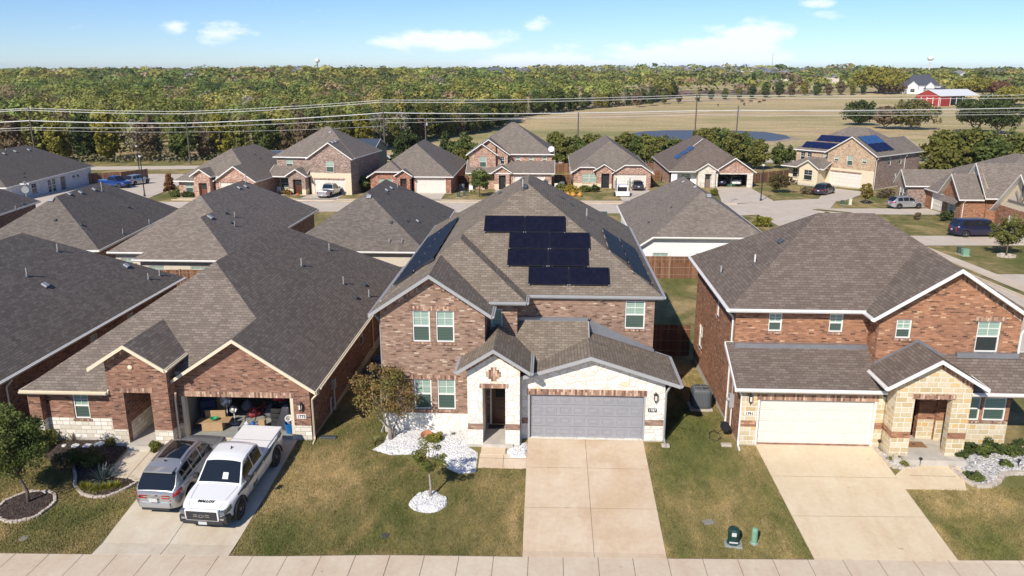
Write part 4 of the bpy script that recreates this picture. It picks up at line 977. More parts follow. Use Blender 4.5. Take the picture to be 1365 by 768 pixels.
mb.poly([(.7,-.8,.04),(.7,5.5,.04),(.7,5.5,2.6),(.7,-.8,2.6)], INTER); mb.poly([(6.4,5.5,.04),(6.4,-.8,.04),(6.4,-.8,2.6),(6.4,5.5,2.6)], INTER); mb.poly([(.7,-.8,2.6),(.7,5.5,2.6),(6.4,5.5,2.6),(6.4,-.8,2.6)], INTER)
H7.done()
pl = (.667, 0, 2.75+.667*7.0)
for k in range(2):
    for j in range(3): solar(H7, 'W', pl, -5.0+j*1.02, 6.0+k*1.8, 1.75, 1.0, SOLB)
mb = MB(); zz = lambda x: .667*x+2.75+.667*7+.05
mb.tube([(-2.0,6.6,zz(-2.0)),(-.2,7.6,zz(-.2))], .05, WHITE, 6); mb.build('conduit', H7.root)
# two storey buff house at the corner
r8 = R(-50)
H8 = House('brick_house', (51.6, 130.2, -3.35), r8, 'two storey buff brick corner house with dark blue solar panels on both roof slopes', 'house', GR3, roof='E')
t8 = BK['T']
H8.wing(-15.4, .4, 1.0, 13.6, 5.35, lvl=2, p=.62); H8.wing(-8.8, .4, 0, 9, 5.35, lvl=2, sides='EW', p=.62); H8.wing(-7.0, .4, 9, 15, 5.35, lvl=2, sides='EW', p=.62)
H8.wing(-15.6, -7.4, -2.0, 1.5, 2.75, sides='SW', p=.45); H8.wing(-12.2, -8.0, -2.6, 1.6, 2.8, lvl=3, sides='EW', p=.62)
H8.block(-15, 0, 1.4, 13.2, bands(99, t8), lvl=2, sides='SNW', holes=[win('S', -14.2, -13.3, 3.4, 5.0, up=PDK, lo=PDK), win('S', -12.9, -12, 3.4, 5.0, up=PDK, lo=PDK), win('S', -9.8, -9.1, 3.9, 4.9)])
H8.block(-8.4, 0, .4, 14.6, bands(2.9, cr, 99, t8), lvl=2, sides='SEN', side_layers={'E': bands(99, BK['G'])}, holes=[win('S', -7.2, -6.4, 4.0, 4.8), win('S', -4.9, -3.9, 3.5, 5.1), win('S', -2.3, -1.5, 4.0, 4.8), dgate('S', -7.6, -2.2, 2.3), win('E', 4.4, 5.2, 3.6, 5.0), win('E', 7.8, 8.6, 3.6, 5.0), win('E', 6.8, 7.4, 1.4, 2.2)])
H8.block(-15, -8.6, -.4, 1.4, bands(99, cr), sides='SW', holes=[win('S', -14.3, -13.3, .7, 2.3, up=PDK, lo=PDK), win('S', -13.1, -12.2, .7, 2.3, up=PDK, lo=PDK)]); H8.block(-11.9, -8.4, -2.1, 1, bands(99, cr), lvl=3, sides='SEW', holes=[win('S', -11.0, -9.4, .7, 2.4, up=PDK, lo=PDK)])
H8.done()
pS8 = (0, .62, 5.35-.62*1.0); pE8 = (-.62, 0, 5.35+.62*.4)
for k in range(4): solar(H8, 'S', pS8, -14.2+k*1.72, 1.5, 1.7, 1.7, SOLD_B)
for k in range(4): solar(H8, 'S', pS8, -12.6+k*1.72, 3.3, 1.7, 1.7, SOLD_B)
for k in range(3):
    for j in range(2): solar(H8, 'E', pE8, -.5-j*1.75, 1.2+k*1.85, 1.8, 2.0, SOLB if j else SOLD_B)
downspout(H8, 0, .6, 0, 5.0, (1,0)); downspout(H8, 0, 9.6, 0, 5.0, (1,0))
# right hand house with steep gables, facing the side street
H9 = House('brick_house', (50.2, 108, -2.65), R(-90), 'one storey red brick house with steep gables and timbered gable trusses at the right edge', 'house', GR3, roof='E')
b9 = BK['C']
H9.wing(-9, 12.4, .2, 20, 2.6, p=.5); H9.wing(2.5, 30, 1.5, 21, 3.6, p=.5, lvl=1)
H9.wing(-5.2, -1.2, -2.4, 6, 2.9, lvl=2, sides='EW', p=1.0); H9.wing(8.3, 13.7, -2.6, 5, 3.4, lvl=3, sides='EW', p=.98); H9.wing(7.4, 14.0, .2, 7, 3.6, lvl=3, sides='EW', p=1.12)
H9.wing(1.9, 6.3, 1.2, 4, 3.4, lvl=4, sides='EW', p=.85); H9.wing(21.5, 30.5, -3.2, 6, 3.6, lvl=5, sides='EW', p=.95)
H9.block(-8.6, 12, .6, 19.6, bands(99, b9), sides='SW', holes=[dgate('S', .3, 5.6, 2.3)]); H9.block(12, 29.6, 1.9, 20.6, bands(99, b9), sides='SENW')
H9.block(-4.8, -1.6, -1.9, 3, bands(99, BK['G']), lvl=2, sides='SEW', holes=[win('S', -4.1, -3.3, .9, 2.5), win('S', -3.1, -2.3, .9, 2.5)])
H9.block(8.7, 13.3, -2.1, 3, bands(99, b9), lvl=3, sides='SEW', holes=[win('S', 9.9, 10.9, .7, 2.6), win('S', 11.0, 12.0, .7, 2.6)])
H9.block(7.9, 13.6, .6, 3, bands(4.6, b9, 99, cr), lvl=3, sides='S'); H9.block(2.3, 5.9, 1.6, 3, bands(99, cr), lvl=4, sides='S', z0=2.0); H9.block(21.9, 30.1, -2.7, 4, bands(4.2, b9, 99, cr), lvl=5, sides='SEW', holes=[win('S', 24.2, 25, 2.4, 3.5), win('S', 25.4, 26.2, 2.4, 3.5), dgate('S', 22.6, 28.2, 2.1)])
H9.done()
mb = MB(); bt = plain('gable_timber', (.2,.17,.15), .7)
for xc, zb, y, hw in ((10.7, 4.8, .56, 1.1), (4.1, 3.6, 1.5, 1.0), (26, 5.0, -2.8, 2.2)):
    for a, b in (((xc-hw, zb), (xc+hw, zb)), ((xc, zb), (xc, zb+hw*.95)), ((xc-.1, zb), (xc-hw*.45, zb+hw*.5)), ((xc+.1, zb), (xc+hw*.45, zb+hw*.5))):
        mb.tube([(a[0], y, a[1]), (b[0], y, b[1])], .07, bt, 4)
mb.build('gable_truss', H9.root)
mb = MB(); mb.faces([(8.9,-2.9,2.7),(13.1,-2.9,2.7),(13.1,-2.05,3.3),(8.9,-2.05,3.3)], [(0,1,2,3)], RF['E']); mb.build('window_canopy', H9.root)
downspout(H9, 13.3, -1.9, 0, 3.2, (1,0))
# ------------------------------------------------------------------ vegetation
def leafmat(name, attr=True, trans=.25):
    m, nt, bs = newmat(name); bs.inputs['Roughness'].default_value = .75; bs.inputs['Specular IOR Level'].default_value = .25
    a = nt.nodes.new('ShaderNodeAttribute'); a.attribute_name = 'tint'
    n = noise(nt, coords(nt), .9, 3, .6); c = mix(nt, .5, a.outputs['Color'], ramp(nt, n, [(.35, (.36,.38,.36)), (.65, (.66,.63,.6))]), 'OVERLAY')
    nt.links.new(c, bs.inputs['Base Color'])
    t = nt.nodes.new('ShaderNodeBsdfTranslucent'); nt.links.new(c, t.inputs[0]); ms = nt.nodes.new('ShaderNodeMixShader'); ms.inputs[0].default_value = trans
    out = nt.nodes['Material Output']; nt.links.new(bs.outputs[0], ms.inputs[1]); nt.links.new(t.outputs[0], ms.inputs[2]); nt.links.new(ms.outputs[0], out.inputs[0]); return m
LEAF = leafmat('leaf_foliage'); BARK = plain('tree_bark', (.13,.1,.08), .95, var=.35, vs=6); BARKP = plain('pale_bark', (.34,.29,.24), .95, var=.25, vs=6); BARKG = plain('grey_bark', (.22,.2,.18), .95, var=.25, vs=6)
def quads(rng, P, size, out, flat=.55, aspect=1.5):
    """P: (n,3) centres; out: (n,3) outward direction -> vertices (4n,3)"""
    n = len(P); nr = out*flat+rng.normal(size=(n,3))*(1-flat)*1.1; nr /= np.linalg.norm(nr, axis=1)[:,None]+1e-9
    a = np.cross(nr, rng.normal(size=(n,3))); a /= np.linalg.norm(a, axis=1)[:,None]+1e-9; b = np.cross(nr, a)
    s = size*rng.uniform(.6, 1.35, (n,1)); a = a*s*aspect*.5; b = b*s*.5
    V = np.empty((n,4,3)); V[:,0] = P-a; V[:,1] = P-b*1.0; V[:,2] = P+a; V[:,3] = P+b*1.0
    return V.reshape(-1,3)
def np_mesh(name, V, tint, mat, parent=None, loc=None):
    n = len(V)//4; me = bpy.data.meshes.new(name); me.vertices.add(4*n); me.vertices.foreach_set('co', V.astype(np.float32).ravel())
    me.loops.add(4*n); me.loops.foreach_set('vertex_index', np.arange(4*n, dtype=np.int32)); me.polygons.add(n)
    me.polygons.foreach_set('loop_start', np.arange(0, 4*n, 4, dtype=np.int32)); me.polygons.foreach_set('loop_total', np.full(n, 4, dtype=np.int32)); me.update()
    at = me.attributes.new('tint', 'FLOAT_COLOR', 'POINT'); c = np.ones((4*n,4), dtype=np.float32); c[:,:3] = np.repeat(tint, 4, axis=0); at.data.foreach_set('color', c.ravel())
    return finish(name, me, [mat], parent, False, loc)
def crown(rng, R_, Hc, zc, K, per, leaf, shape='round', rc=.26, gap=.0, cols=((.08,.1,.03),(.13,.15,.04)), flat=.5, cx=0, cy=0):
    """returns V, tint, clump centres. Clumps of leaves spread through the crown's volume"""
    C = []
    while len(C) < K:
        p = rng.normal(size=3); p /= np.linalg.norm(p); r = rng.uniform(.25, 1)**.5; p *= r
        if shape == 'cone':
            h = rng.uniform(0, 1)**1.4; a = rng.uniform(0, 6.283); rr = (1-h)*rng.uniform(.3, 1)**.5; p = np.array([rr*math.cos(a), rr*math.sin(a), h*2-1])
        elif shape == 'oak' and p[2] < -.35: continue
        elif shape == 'column': p[:2] *= .9
        C.append(p)
    C = np.array(C)*np.array([R_*(1-rc*.6), R_*(1-rc*.6), Hc/2*(1-rc*.5)])
    lump = 1+.22*np.sin(np.arctan2(C[:,1], C[:,0])*rng.integers(2,5)+rng.uniform(0,6))+rng.normal(size=K)*.07; C[:,:2] *= lump[:,None]
    idx = np.repeat(np.arange(K), per); L = rng.normal(size=(K*per,3)); L /= np.linalg.norm(L, axis=1)[:,None]
    rad = R_*rc*rng.uniform(.7, 1.35, K); P = C[idx]+L*(rad[idx]*rng.uniform(.2, 1, K*per)**.6)[:,None]*np.array([1,1,.75])
    out = L+C[idx]/max(R_, .01)*.8; out /= np.linalg.norm(out, axis=1)[:,None]
    c0, c1 = np.array(cols[0]), np.array(cols[-1]); k = rng.uniform(0, 1, K)[idx]*.7+rng.uniform(0, 1, K*per)*.3
    if len(cols) > 2: pal = np.array(cols); t = k*(len(cols)-1); i = np.minimum(t.astype(int), len(cols)-2); tint = pal[i]+(pal[i+1]-pal[i])*(t-i)[:,None]
    else: tint = c0+(c1-c0)*k[:,None]
    P += np.array([cx, cy, zc]); return quads(rng, P, leaf, out, flat), tint, C+np.array([cx, cy, zc])
GREENS = ((0.068, 0.095, 0.027), (0.115, 0.149, 0.038), (0.189, 0.216, 0.061))
OLIVE = ((0.104, 0.111, 0.029), (0.176, 0.182, 0.046), (0.26, 0.247, 0.072)); DARKGR = ((0.041, 0.061, 0.022), (0.074, 0.101, 0.03), (0.121, 0.149, 0.047)); YELL = ((0.154, 0.154, 0.028), (0.264, 0.242, 0.044), (0.363, 0.319, 0.066)); RUST = ((.16,.06,.025),(.27,.12,.05),(.36,.2,.09)); BROWN = ((0.12, 0.09, 0.054), (0.192, 0.144, 0.084), (0.264, 0.204, 0.12)); MYRT = ((0.112, 0.106, 0.031), (0.213, 0.188, 0.056), (0.288, 0.163, 0.062), (0.188, 0.213, 0.075))
def tree(name, label, cat, x, y, h, R_, base, cols, seed, K=60, per=70, leaf=.12, shape='round', rc=.26, trunk=.1, bark=None, stems=1, group=None, lean=0, z=None, limbs=9, flat=.5):
    rng = np.random.default_rng(seed); rr = random.Random(seed); z = gz(x, y) if z is None else z
    t = empty(name, (x, y, z), 0, label, cat, group)
    Hc = h-base; V, tint, C = crown(rng, R_, Hc, base+Hc/2, K, per, leaf, shape, rc, cols=cols, flat=flat, cx=lean)
    mb = MB(); bk = bark or BARK
    for s in range(stems):
        a = 6.28*s/stems+rr.random(); sp = (.10 if stems > 1 else 0); px, py = math.cos(a)*sp, math.sin(a)*sp
        top = Vector((lean*.7+(math.cos(a)*R_*.35 if stems > 1 else 0), math.sin(a)*R_*.35 if stems > 1 else 0, base+Hc*.35)); rad = trunk if stems == 1 else trunk*.45
        pts = [Vector((px, py, -.15)), Vector((px+rr.uniform(-.02,.02)*h, py+rr.uniform(-.02,.02)*h, base*.5))*1, Vector((top.x*.6+px, top.y*.6+py, base)), top, Vector((top.x*1.1, top.y*1.1, base+Hc*.7))]
        mb.tube(pts, [rad*1.35, rad, rad*.85, rad*.55, rad*.2], bk, 8)
        for k in range(max(2, limbs//stems)):
            c = C[rr.randrange(len(C))]; q = Vector(c); st = pts[2].lerp(pts[3], rr.random()); md = st.lerp(q, .5)+Vector((0,0,.08*Hc))*rr.uniform(-1,1)
            mb.tube([st, md, q], [rad*.5, rad*.32, rad*.1], bk, 5)
    mb.build('trunk', t, smooth=True)
    np_mesh('crown', V, tint, LEAF, t); return t
def shrub(name, label, x, y, h, R_, cols, seed, K=14, per=60, leaf=.07, cat='shrub', group=None, z=None, shape='round', flat=.5):
    rng = np.random.default_rng(seed); z = gz(x, y) if z is None else z; V, tint, C = crown(rng, R_, h, h/2, K, per, leaf, shape, .38, cols=cols, flat=flat)
    V[:,2] = np.maximum(V[:,2], -.03); t = empty(name, (x, y, z), 0, label, cat, group); np_mesh('foliage', V, tint, LEAF, t)
    mb = MB(); rr = random.Random(seed)
    for k in range(4): mb.tube([(0,0,-.05), Vector(C[rr.randrange(len(C))])], [.018*h+.006, .005], BARK, 5)
    mb.build('stem', t); return t
def blades(name, label, x, y, n, L, cols, seed, w=.035, cat='plant', up=.55, z=None, group=None):
    """a tuft of arching blades (yucca, ornamental grass)"""
    rr = random.Random(seed); z = gz(x, y) if z is None else z; V = []; T = []
    for k in range(n):
        a = rr.uniform(0, 6.28); l = L*rr.uniform(.65, 1.05); e = rr.uniform(up*.5, 1.35); d = Vector((math.cos(a)*math.cos(e), math.sin(a)*math.cos(e), math.sin(e))); s = Vector((-math.sin(a), math.cos(a), 0))*w*.5; c = cols[rr.randrange(len(cols))]
        p0 = Vector((0,0,0)); p1 = d*l*.55; p2 = d*l+Vector((0,0,-l*.22*math.cos(e)))
        V += [p0-s, p0+s, p1+s*1.1, p1-s*1.1, p1-s*1.1, p1+s*1.1, p2+s*.15, p2-s*.15]; T += [c, c]
    return tag(np_mesh(name, np.array([list(v) for v in V]), np.array(T), LEAF, None, (x, y, z)), label, cat, group)
# ---- front gardens
p = G(522, 586); tree('crepe_myrtle', 'multi stemmed crepe myrtle in white pebbles before the tumbled brown brick wall', 'tree', p[0], p[1], 3.4, 1.62, .95, MYRT, 11, K=52, per=120, leaf=.062, rc=.2, trunk=.1, bark=BARKP, stems=5, lean=-.28)
p = G(573.5, 664); tree('young_tree', 'thin young tree standing in the round white pebble ring on the lawn', 'tree', p[0], p[1], 2.65, .8, .95, ((.11,.13,.03),(.18,.2,.05),(.28,.22,.07)), 5, K=26, per=110, leaf=.048, rc=.26, trunk=.045, bark=BARKP)
p = G(38, 671); tree('oak_tree', 'dense green tree in the cobble edged mulch ring at the left edge', 'tree', p[0], p[1], 4.0, 1.65, 1.1, GREENS, 8, K=105, per=190, leaf=.064, rc=.24, trunk=.06, lean=-.45)
p = G(1341, 341); tree('oak_tree', 'young green tree in the brick ring behind the orange brick house', 'tree', p[0], p[1], 4.0, 1.75, .9, OLIVE, 9, K=64, per=95, leaf=.1, rc=.25, trunk=.07)
bed('mulch_ring', blob(*G(35, 675)[:2], .95, .92, seed=3), MULCH, 'dark mulch ring around the tree at the left edge', 'mulch', stones=160, sized=(.03,.07))
bed('pebble_ring', blob(*G(571, 670)[:2], .72, .62, seed=4, j=.03), PEBW, 'round ring of white pebbles around the thin young tree', 'pebbles', stones=700, sized=(.025,.05))
W2 = [G(*q)[:2] for q in ((496,600),(512,590),(522,568),(560,560),(624,570),(625,596),(637,604),(634,630),(612,632),(598,626),(585,612),(560,606),(520,607))]
bed('pebble_bed', W2, PEBW, 'white pebble bed along the tumbled brown brick front wall', 'pebbles', stones=4200, sized=(.025,.055))
bed('pebble_bed', [G(*q)[:2] for q in ((676,600),(690,592),(702,590),(702,612),(676,612))], PEBW, 'small white pebble patch between the stone porch and grey garage door', 'pebbles', stones=240, sized=(.04,.08))
M2 = [G(*q)[:2] for q in ((78,588),(150,586),(172,595),(140,632),(178,638),(182,648),(140,664),(112,662),(101,650),(102,630),(80,618),(58,610))]
bed('mulch_bed', M2, MULCH, 'curved dark mulch bed beside the entry walk of the rust brick house', 'mulch', stones=900, sized=(.03,.08))
bed('pebble_bed', [G(*q)[:2] for q in ((1268,610),(1280,600),(1365,596),(1400,600),(1400,632),(1365,634),(1335,634),(1330,642),(1318,649),(1300,648),(1285,640))], PEBG, 'grey pebble bed with shrubs at the lower right corner', 'pebbles', stones=1400, sized=(.04,.09))
bed('pebble_bed', [G(*q)[:2] for q in ((1170,600),(1185,606),(1208,618),(1222,624),(1200,626),(1186,622))], PEBG, 'small grey pebble patch beside the gold stone porch', 'pebbles', stones=160, sized=(.04,.08))
# edging stones
def edging(label, pts, w=.12, l=.2, mat=None, close=False, h=.09):
    t = empty('stone_edging', (pts[0][0], pts[0][1], gz(*pts[0])), 0, label, 'edging'); mb = MB(); P = [Vector((a, b)) for a, b in pts]; rr = random.Random(3)
    if close: P.append(P[0])
    for a, b in zip(P, P[1:]):
        n = max(1, round((b-a).length/l)); d = (b-a)/n
        for k in range(n):
            c = a+d*(k+.5); zz = gz(c.x, c.y)-t.location.z; M = Matrix.Translation((c.x-pts[0][0], c.y-pts[0][1], zz)) @ Matrix.Rotation(math.atan2(d.y, d.x)+rr.uniform(-.08,.08), 4, 'Z')
            mb.box(-d.length*.46, d.length*.46, -w/2, w/2, -.04, h*rr.uniform(.85,1.1), mat or STE, M, bev=.018)
    o = mb.build('edging_stone', t); o['kind'] = 'stuff'
STE = plain('edging_sandstone', (.5,.43,.36), .9, var=.2, vs=7)
edging('cobble edging round the mulch ring at the left edge', blob(*G(35, 675)[:2], 1.0, .97, n=22, seed=3), close=True, l=.15)
edging('curved cobble edging along the mulch bed', [G(*q)[:2] for q in ((84,612),(98,624),(101,636),(100,648),(110,660),(125,664),(142,663),(165,654),(182,644))], l=.15)
edging('scalloped pale stone edging of the grey pebble bed', [G(*q)[:2] for q in ((1258,612),(1272,628),(1285,640),(1300,649),(1318,650),(1331,643),(1337,634),(1352,631),(1370,632),(1400,634))], w=.2, l=.36, h=.12)
edging('pale block edging of the small pebble patch by the gold stone porch', [G(*q)[:2] for q in ((1166,598),(1178,612),(1188,623),(1205,624),(1222,624))], w=.16, l=.28)
edging('brick ring around the young green tree', blob(*G(1341,342)[:2], .75, .7, n=14, seed=3), close=True, l=.25, w=.15, h=.2)
# shrubs and small plants
k = 0
for px, py, h, r_, cols in ((1280,612,.55,.34,DARKGR),(1297,606,.62,.4,DARKGR),(1312,610,.6,.36,GREENS),(1326,604,.65,.4,DARKGR),(1341,609,.6,.4,GREENS),(1356,606,.65,.4,DARKGR),(1378,607,.6,.4,GREENS)):
    p = G(px, py); shrub('boxwood_shrub', 'dark green leafy shrub in the row before the gold stone front wall', p[0], p[1], h, r_, cols, 40+k, K=16, per=110, leaf=.055, group='shrub row in the grey pebble bed'); k += 1
for px, py, h, r_, cols, lab, nm in ((1300,640,.3,.35,GREENS,'low spreading plant in the grey pebble bed','ground_shrub'),(1340,622,.22,.25,GREENS,'small low plant near the path lights in the grey pebble bed','ground_shrub'),(1196,618,.22,.4,OLIVE,'low plant in the small pebble patch by the gold stone porch','ground_shrub'),
   (613,570,.5,.25,GREENS,'small bright green shrub in white pebbles beside the stone porch','garden_shrub'),(552,566,.5,.22,DARKGR,'small dark shrub below the lower front windows','garden_shrub'),(578,590,.5,.38,YELL,'yellow green plant beside the terracotta pot in white pebbles','garden_shrub'),
   (96,622,.75,.7,DARKGR,'dark spreading shrub in the mulch bed','garden_shrub'),(124,620,.7,.6,DARKGR,'tallest dark shrub in the middle of the mulch bed','garden_shrub'),(84,628,.7,.5,BROWN,'brown leaved shrub in the mulch bed','garden_shrub'),(150,594,.4,.25,YELL,'yellow flowering plant by the entry walk end of the mulch bed','garden_shrub'),(207,602,.5,.3,OLIVE,'small olive shrub between the entry walk and silver car','garden_shrub'),
   (62,594,.7,.6,OLIVE,'olive shrub below the brick pillar at the left','garden_shrub'),(44,604,.8,.6,DARKGR,'dark shrub between the left tree and the rust brick house','garden_shrub')):
    p = G(px, py); shrub(nm, lab, p[0], p[1], h, r_, cols, 70+k, K=16, per=95, leaf=.06); k += 1
p = G(98, 588); blades('bare_plant', 'thin bare twiggy plant below the left window', p[0], p[1], 26, .75, ((.2,.17,.13),(.12,.1,.08)), 3, w=.02)
p = G(137, 642); blades('yucca', 'spiky blue green yucca in the mulch bed', p[0], p[1], 90, .85, ((.2,.25,.2),(.3,.34,.28),(.13,.17,.13)), 4, w=.045)
for i, px in enumerate((110,118,127,136,146,155)):
    p = G(px, 655-abs(i-2)*1.2); blades('grass_tuft', 'yellow green grass tuft in the row at the front of the mulch bed', p[0], p[1], 120, .42, ((.28,.27,.03),(.36,.34,.05),(.2,.22,.04)), 10+i, w=.02, cat='ornamental grass', group='yellow grass tufts along the mulch bed')
p = G(500, 592); blades('grass_tuft', 'pale straw tuft at the left tip of the white pebble bed', p[0], p[1], 110, .5, ((.4,.34,.16),(.28,.28,.09)), 31, w=.02, cat='ornamental grass')
p = G(604, 582); blades('grass_tuft', 'small dark tuft in white pebbles left of the stone porch', p[0], p[1], 40, .3, ((.1,.1,.04),(.2,.17,.08)), 32, w=.02, cat='ornamental grass')
# ---- third row and middle distance trees
p = G(227, 261); tree('autumn_tree', 'small rust coloured conical tree at the corner of the pink brick house', 'tree', p[0], p[1], 3.3, 1.15, .6, RUST, 21, K=46, per=36, leaf=.19, shape='cone', rc=.3)
for nm, lab, px, py, h, r_, base, cols, sh in (
  ('young_tree','slim green tree against the left wall of the mauve two storey house',351,250,2.6,.8,.2,OLIVE,'cone'),
  ('shrub_tree','round green tree between the mauve house and the red brick house',487,256,2.4,1.35,.3,GREENS,'round'),
  ('young_tree','dark leafy tree before the porch of the pinkish two storey house',639,262,4.2,1.9,1.2,GREENS,'round'),
  ('young_tree','dark red green tree on the corner lawn near the street lamp',1039,257,2.9,2.0,.6,((.07,.05,.025),(.12,.09,.035),(.1,.11,.04)),'round'),
  ('young_tree','small yellowing tree between the parked dark and silver cars',1153,272,3.0,1.05,.7,((.14,.12,.03),(.25,.2,.05),(.28,.14,.05)),'round'),
  ('young_tree','small dark cedar beside the road behind the buff corner house',1228,215,3.6,1.5,.3,DARKGR,'cone')):
    p = G(px, py); tree(nm, lab, 'tree', p[0], p[1], h, r_, base, cols, px, K=44, per=40, leaf=.2, shape=sh, rc=.28, trunk=.06)
for lab, px, py, h, r_, cols in (('yellow green bush at the corner of the back street',1016,302,1.3,1.1,YELL),('yellow bush with orange flowers before the clipped gable house',762,258,1.3,1.2,((.3,.2,.03),(.45,.3,.04),(.16,.17,.04))),('green bush before the clipped gable house',780,256,1.2,1.1,OLIVE),('dark bush left of the clipped gable house entry',792,256,1.1,1.0,DARKGR),
   ('round bush beside the entry of the clipped gable house',748,255,1.2,1.1,OLIVE),('small bush by the porch of the blue solar house',952,261,1.2,.6,OLIVE),('climbing green shrub over the front of the blue solar house',932,244,2.2,1.5,GREENS),('red brown shrub row end under the buff corner house',1080,259,1.1,1.6,BROWN),('green shrub at the buff corner house garage',1092,256,1.3,.9,OLIVE),
   ('brown bush left of the silver crossover',1180,264,1.4,1.5,BROWN),('dark round bush under the steep gable window',1262,295,1.2,1.2,DARKGR),('second olive bush under the steep gable window',1274,293,1.1,1.1,OLIVE),('small bare shrub on the lawn of the steep gabled house',1222,293,1.0,.4,BROWN),('low green hedge in front of the pink brick house',238,262,.9,1.3,GREENS),('low dark hedge beside the pink brick porch',252,263,1.0,1.2,DARKGR),('small garden shrub by the mauve house porch',404,259,.7,.7,GREENS),('flowering shrub under the mauve house front window',384,260,.7,.9,((.3,.14,.04),(.12,.13,.04)))):
    p = G(px, py); shrub('bush', lab, p[0], p[1], h, r_, cols, px+3, K=22, per=42, leaf=.17, cat='bush'); 
# hedge row behind the third row: every tree a thing
rr = random.Random(5); i = 0
HK = (('cedar_tree', DARKGR, 'cone'), ('hedgerow_tree', OLIVE, 'round'), ('hedgerow_tree', GREENS, 'round'))
KN = {'cone': 'pointed dark cedar', 0: 'olive bushy tree', 1: 'green bushy tree', 2: 'yellow green bushy tree'}
protos = {}
def ptree(key, name, cols, sh, h, r_, base, K, per, leaf, rc=.28, bark=None, trunk=.12, stems=1, flat=.5):
    t = tree(name, 'x', 'tree', 0, -300, h, r_, base, cols, hash(key) % 9999 if not isinstance(key, int) else key, K=K, per=per, leaf=leaf, shape=sh, rc=rc, trunk=trunk, z=0, bark=bark, stems=stems, flat=flat); protos[key] = [t, False, h]; return t
def place(key, x, y, h, label, group, rz=0, z=None):
    P = protos[key]; o = P[0]
    if P[1]: o = copy_tree(P[0])
    P[1] = True; s = h/P[2]; o.location = (x, y, gz(x, y) if z is None else z); o.scale = (s, s, s); o.rotation_euler = (0, 0, rz); o['label'] = label
    if group: o['group'] = group
    return o
for k, (cols, sh) in enumerate(((DARKGR,'cone'),(OLIVE,'round'),(GREENS,'round'),(YELL,'round'),(OLIVE,'round'))):
    ptree(100+k, 'cedar_tree' if sh == 'cone' else 'hedgerow_tree', cols if k != 3 else ((.12,.13,.03),(.2,.19,.045)), sh, 6, 2.3 if sh != 'cone' else 1.7, .35, 70, 46, .3, trunk=.1)
LB = {0: 'pointed dark cedar behind the third row of houses', 1: 'olive bushy tree in the hedgerow by the far road', 2: 'green bushy tree in the hedgerow by the far road', 3: 'yellow green bushy tree in the hedgerow by the far road', 4: 'olive bushy tree in the hedgerow by the far road'}
for px, ytop, D, k in ((530,190,158,0),(541,181,160,0),(553,184,163,0),(594,181,168,0),(604,190,172,1),(613,188,164,2),(622,182,160,2),(615,200,156,1),(742,181,170,3),(752,186,168,1),(763,184,172,4),(774,186,168,2),(786,182,174,1),(797,184,172,3),(826,185,170,3),(838,180,174,1),(849,184,170,2),(860,183,172,3),(871,186,168,1),(882,184,172,4),(893,187,168,2),(903,189,170,1),(936,177,172,3),(947,174,174,1),(958,176,172,2),(969,178,176,3),(978,181,170,1),(987,180,174,4),(997,183,170,2),(1010,188,168,1),(1040,193,172,2),(1052,196,178,2),(1256,180,140,3),(1275,172,146,1),(1292,170,150,3),(1310,176,146,1),(1330,172,142,2),(1350,172,146,2),(1368,176,140,4)):
    D += 0; r_ = ray(px, 200); X = r_[0]/r_[1]*D; z0 = gz(X, D); h = max(3.2, aty(px, ytop, D)[1]-z0)*1.02; h = min(h*1.13, 9.5)
    place(100+k, X, D, h, LB[k] if px < 1200 else {1: 'olive crowned tree beyond the steep gabled roof', 2: 'green crowned tree beyond the steep gabled roof', 3: 'light green crowned tree beyond the steep gabled roof', 4: 'olive crowned tree beyond the steep gabled roof'}[k], 'trees behind the third row of houses', rr.uniform(0, 6))
# pasture trees
for lab, px, py, ytop, wpx, cols, sh, st in (('leftmost bushy oak in the pasture group beyond the buff corner house',1146,167,134,46,DARKGR,'round',3),('middle brown green oak of the pasture group',1180,172,142,36,BROWN,'round',2),('spreading pale trunked oak right of the pasture group',1214,173,131,60,((.11,.12,.045),(.19,.19,.07),(.22,.16,.08)),'round',1),
   ('large dark live oak with forked trunk before the red barn',1302,178,124,72,DARKGR,'round',2),('second large live oak at the right edge before the red barn',1331,179,130,56,DARKGR,'round',2),
   ('large yellow green oak left of the white farmhouse',1171,124,90,66,YELL,'oak',1),('bright yellow tree right of the red barn',1345,140,116,40,YELL,'round',1),('pale yellow green tree behind the barn roof',1300,122,106,46,YELL,'round',1),('reddish tree beside the white farmhouse',1215,124,108,22,RUST,'round',1),('red leaved tree behind the pasture at the right edge',1330,124,110,30,((.14,.07,.04),(.2,.1,.06)),'round',1),('brown bush beside the white farmhouse',1190,125,112,30,BROWN,'oak',1)):
    p = G(px, py); zt = aty(px, ytop, p[1])[1]; h = zt-p[2]; Rr = wpx/2/1062*p[1]*1.02
    tree('oak_tree', lab, 'tree', p[0], p[1], h, Rr, h*(.2 if st == 2 else .1), cols, px, K=100, per=46, leaf=.0026*p[1]*.75, shape=sh, rc=.24, trunk=.05*h, stems=st, bark=BARKG if 'pale' in lab else BARK)
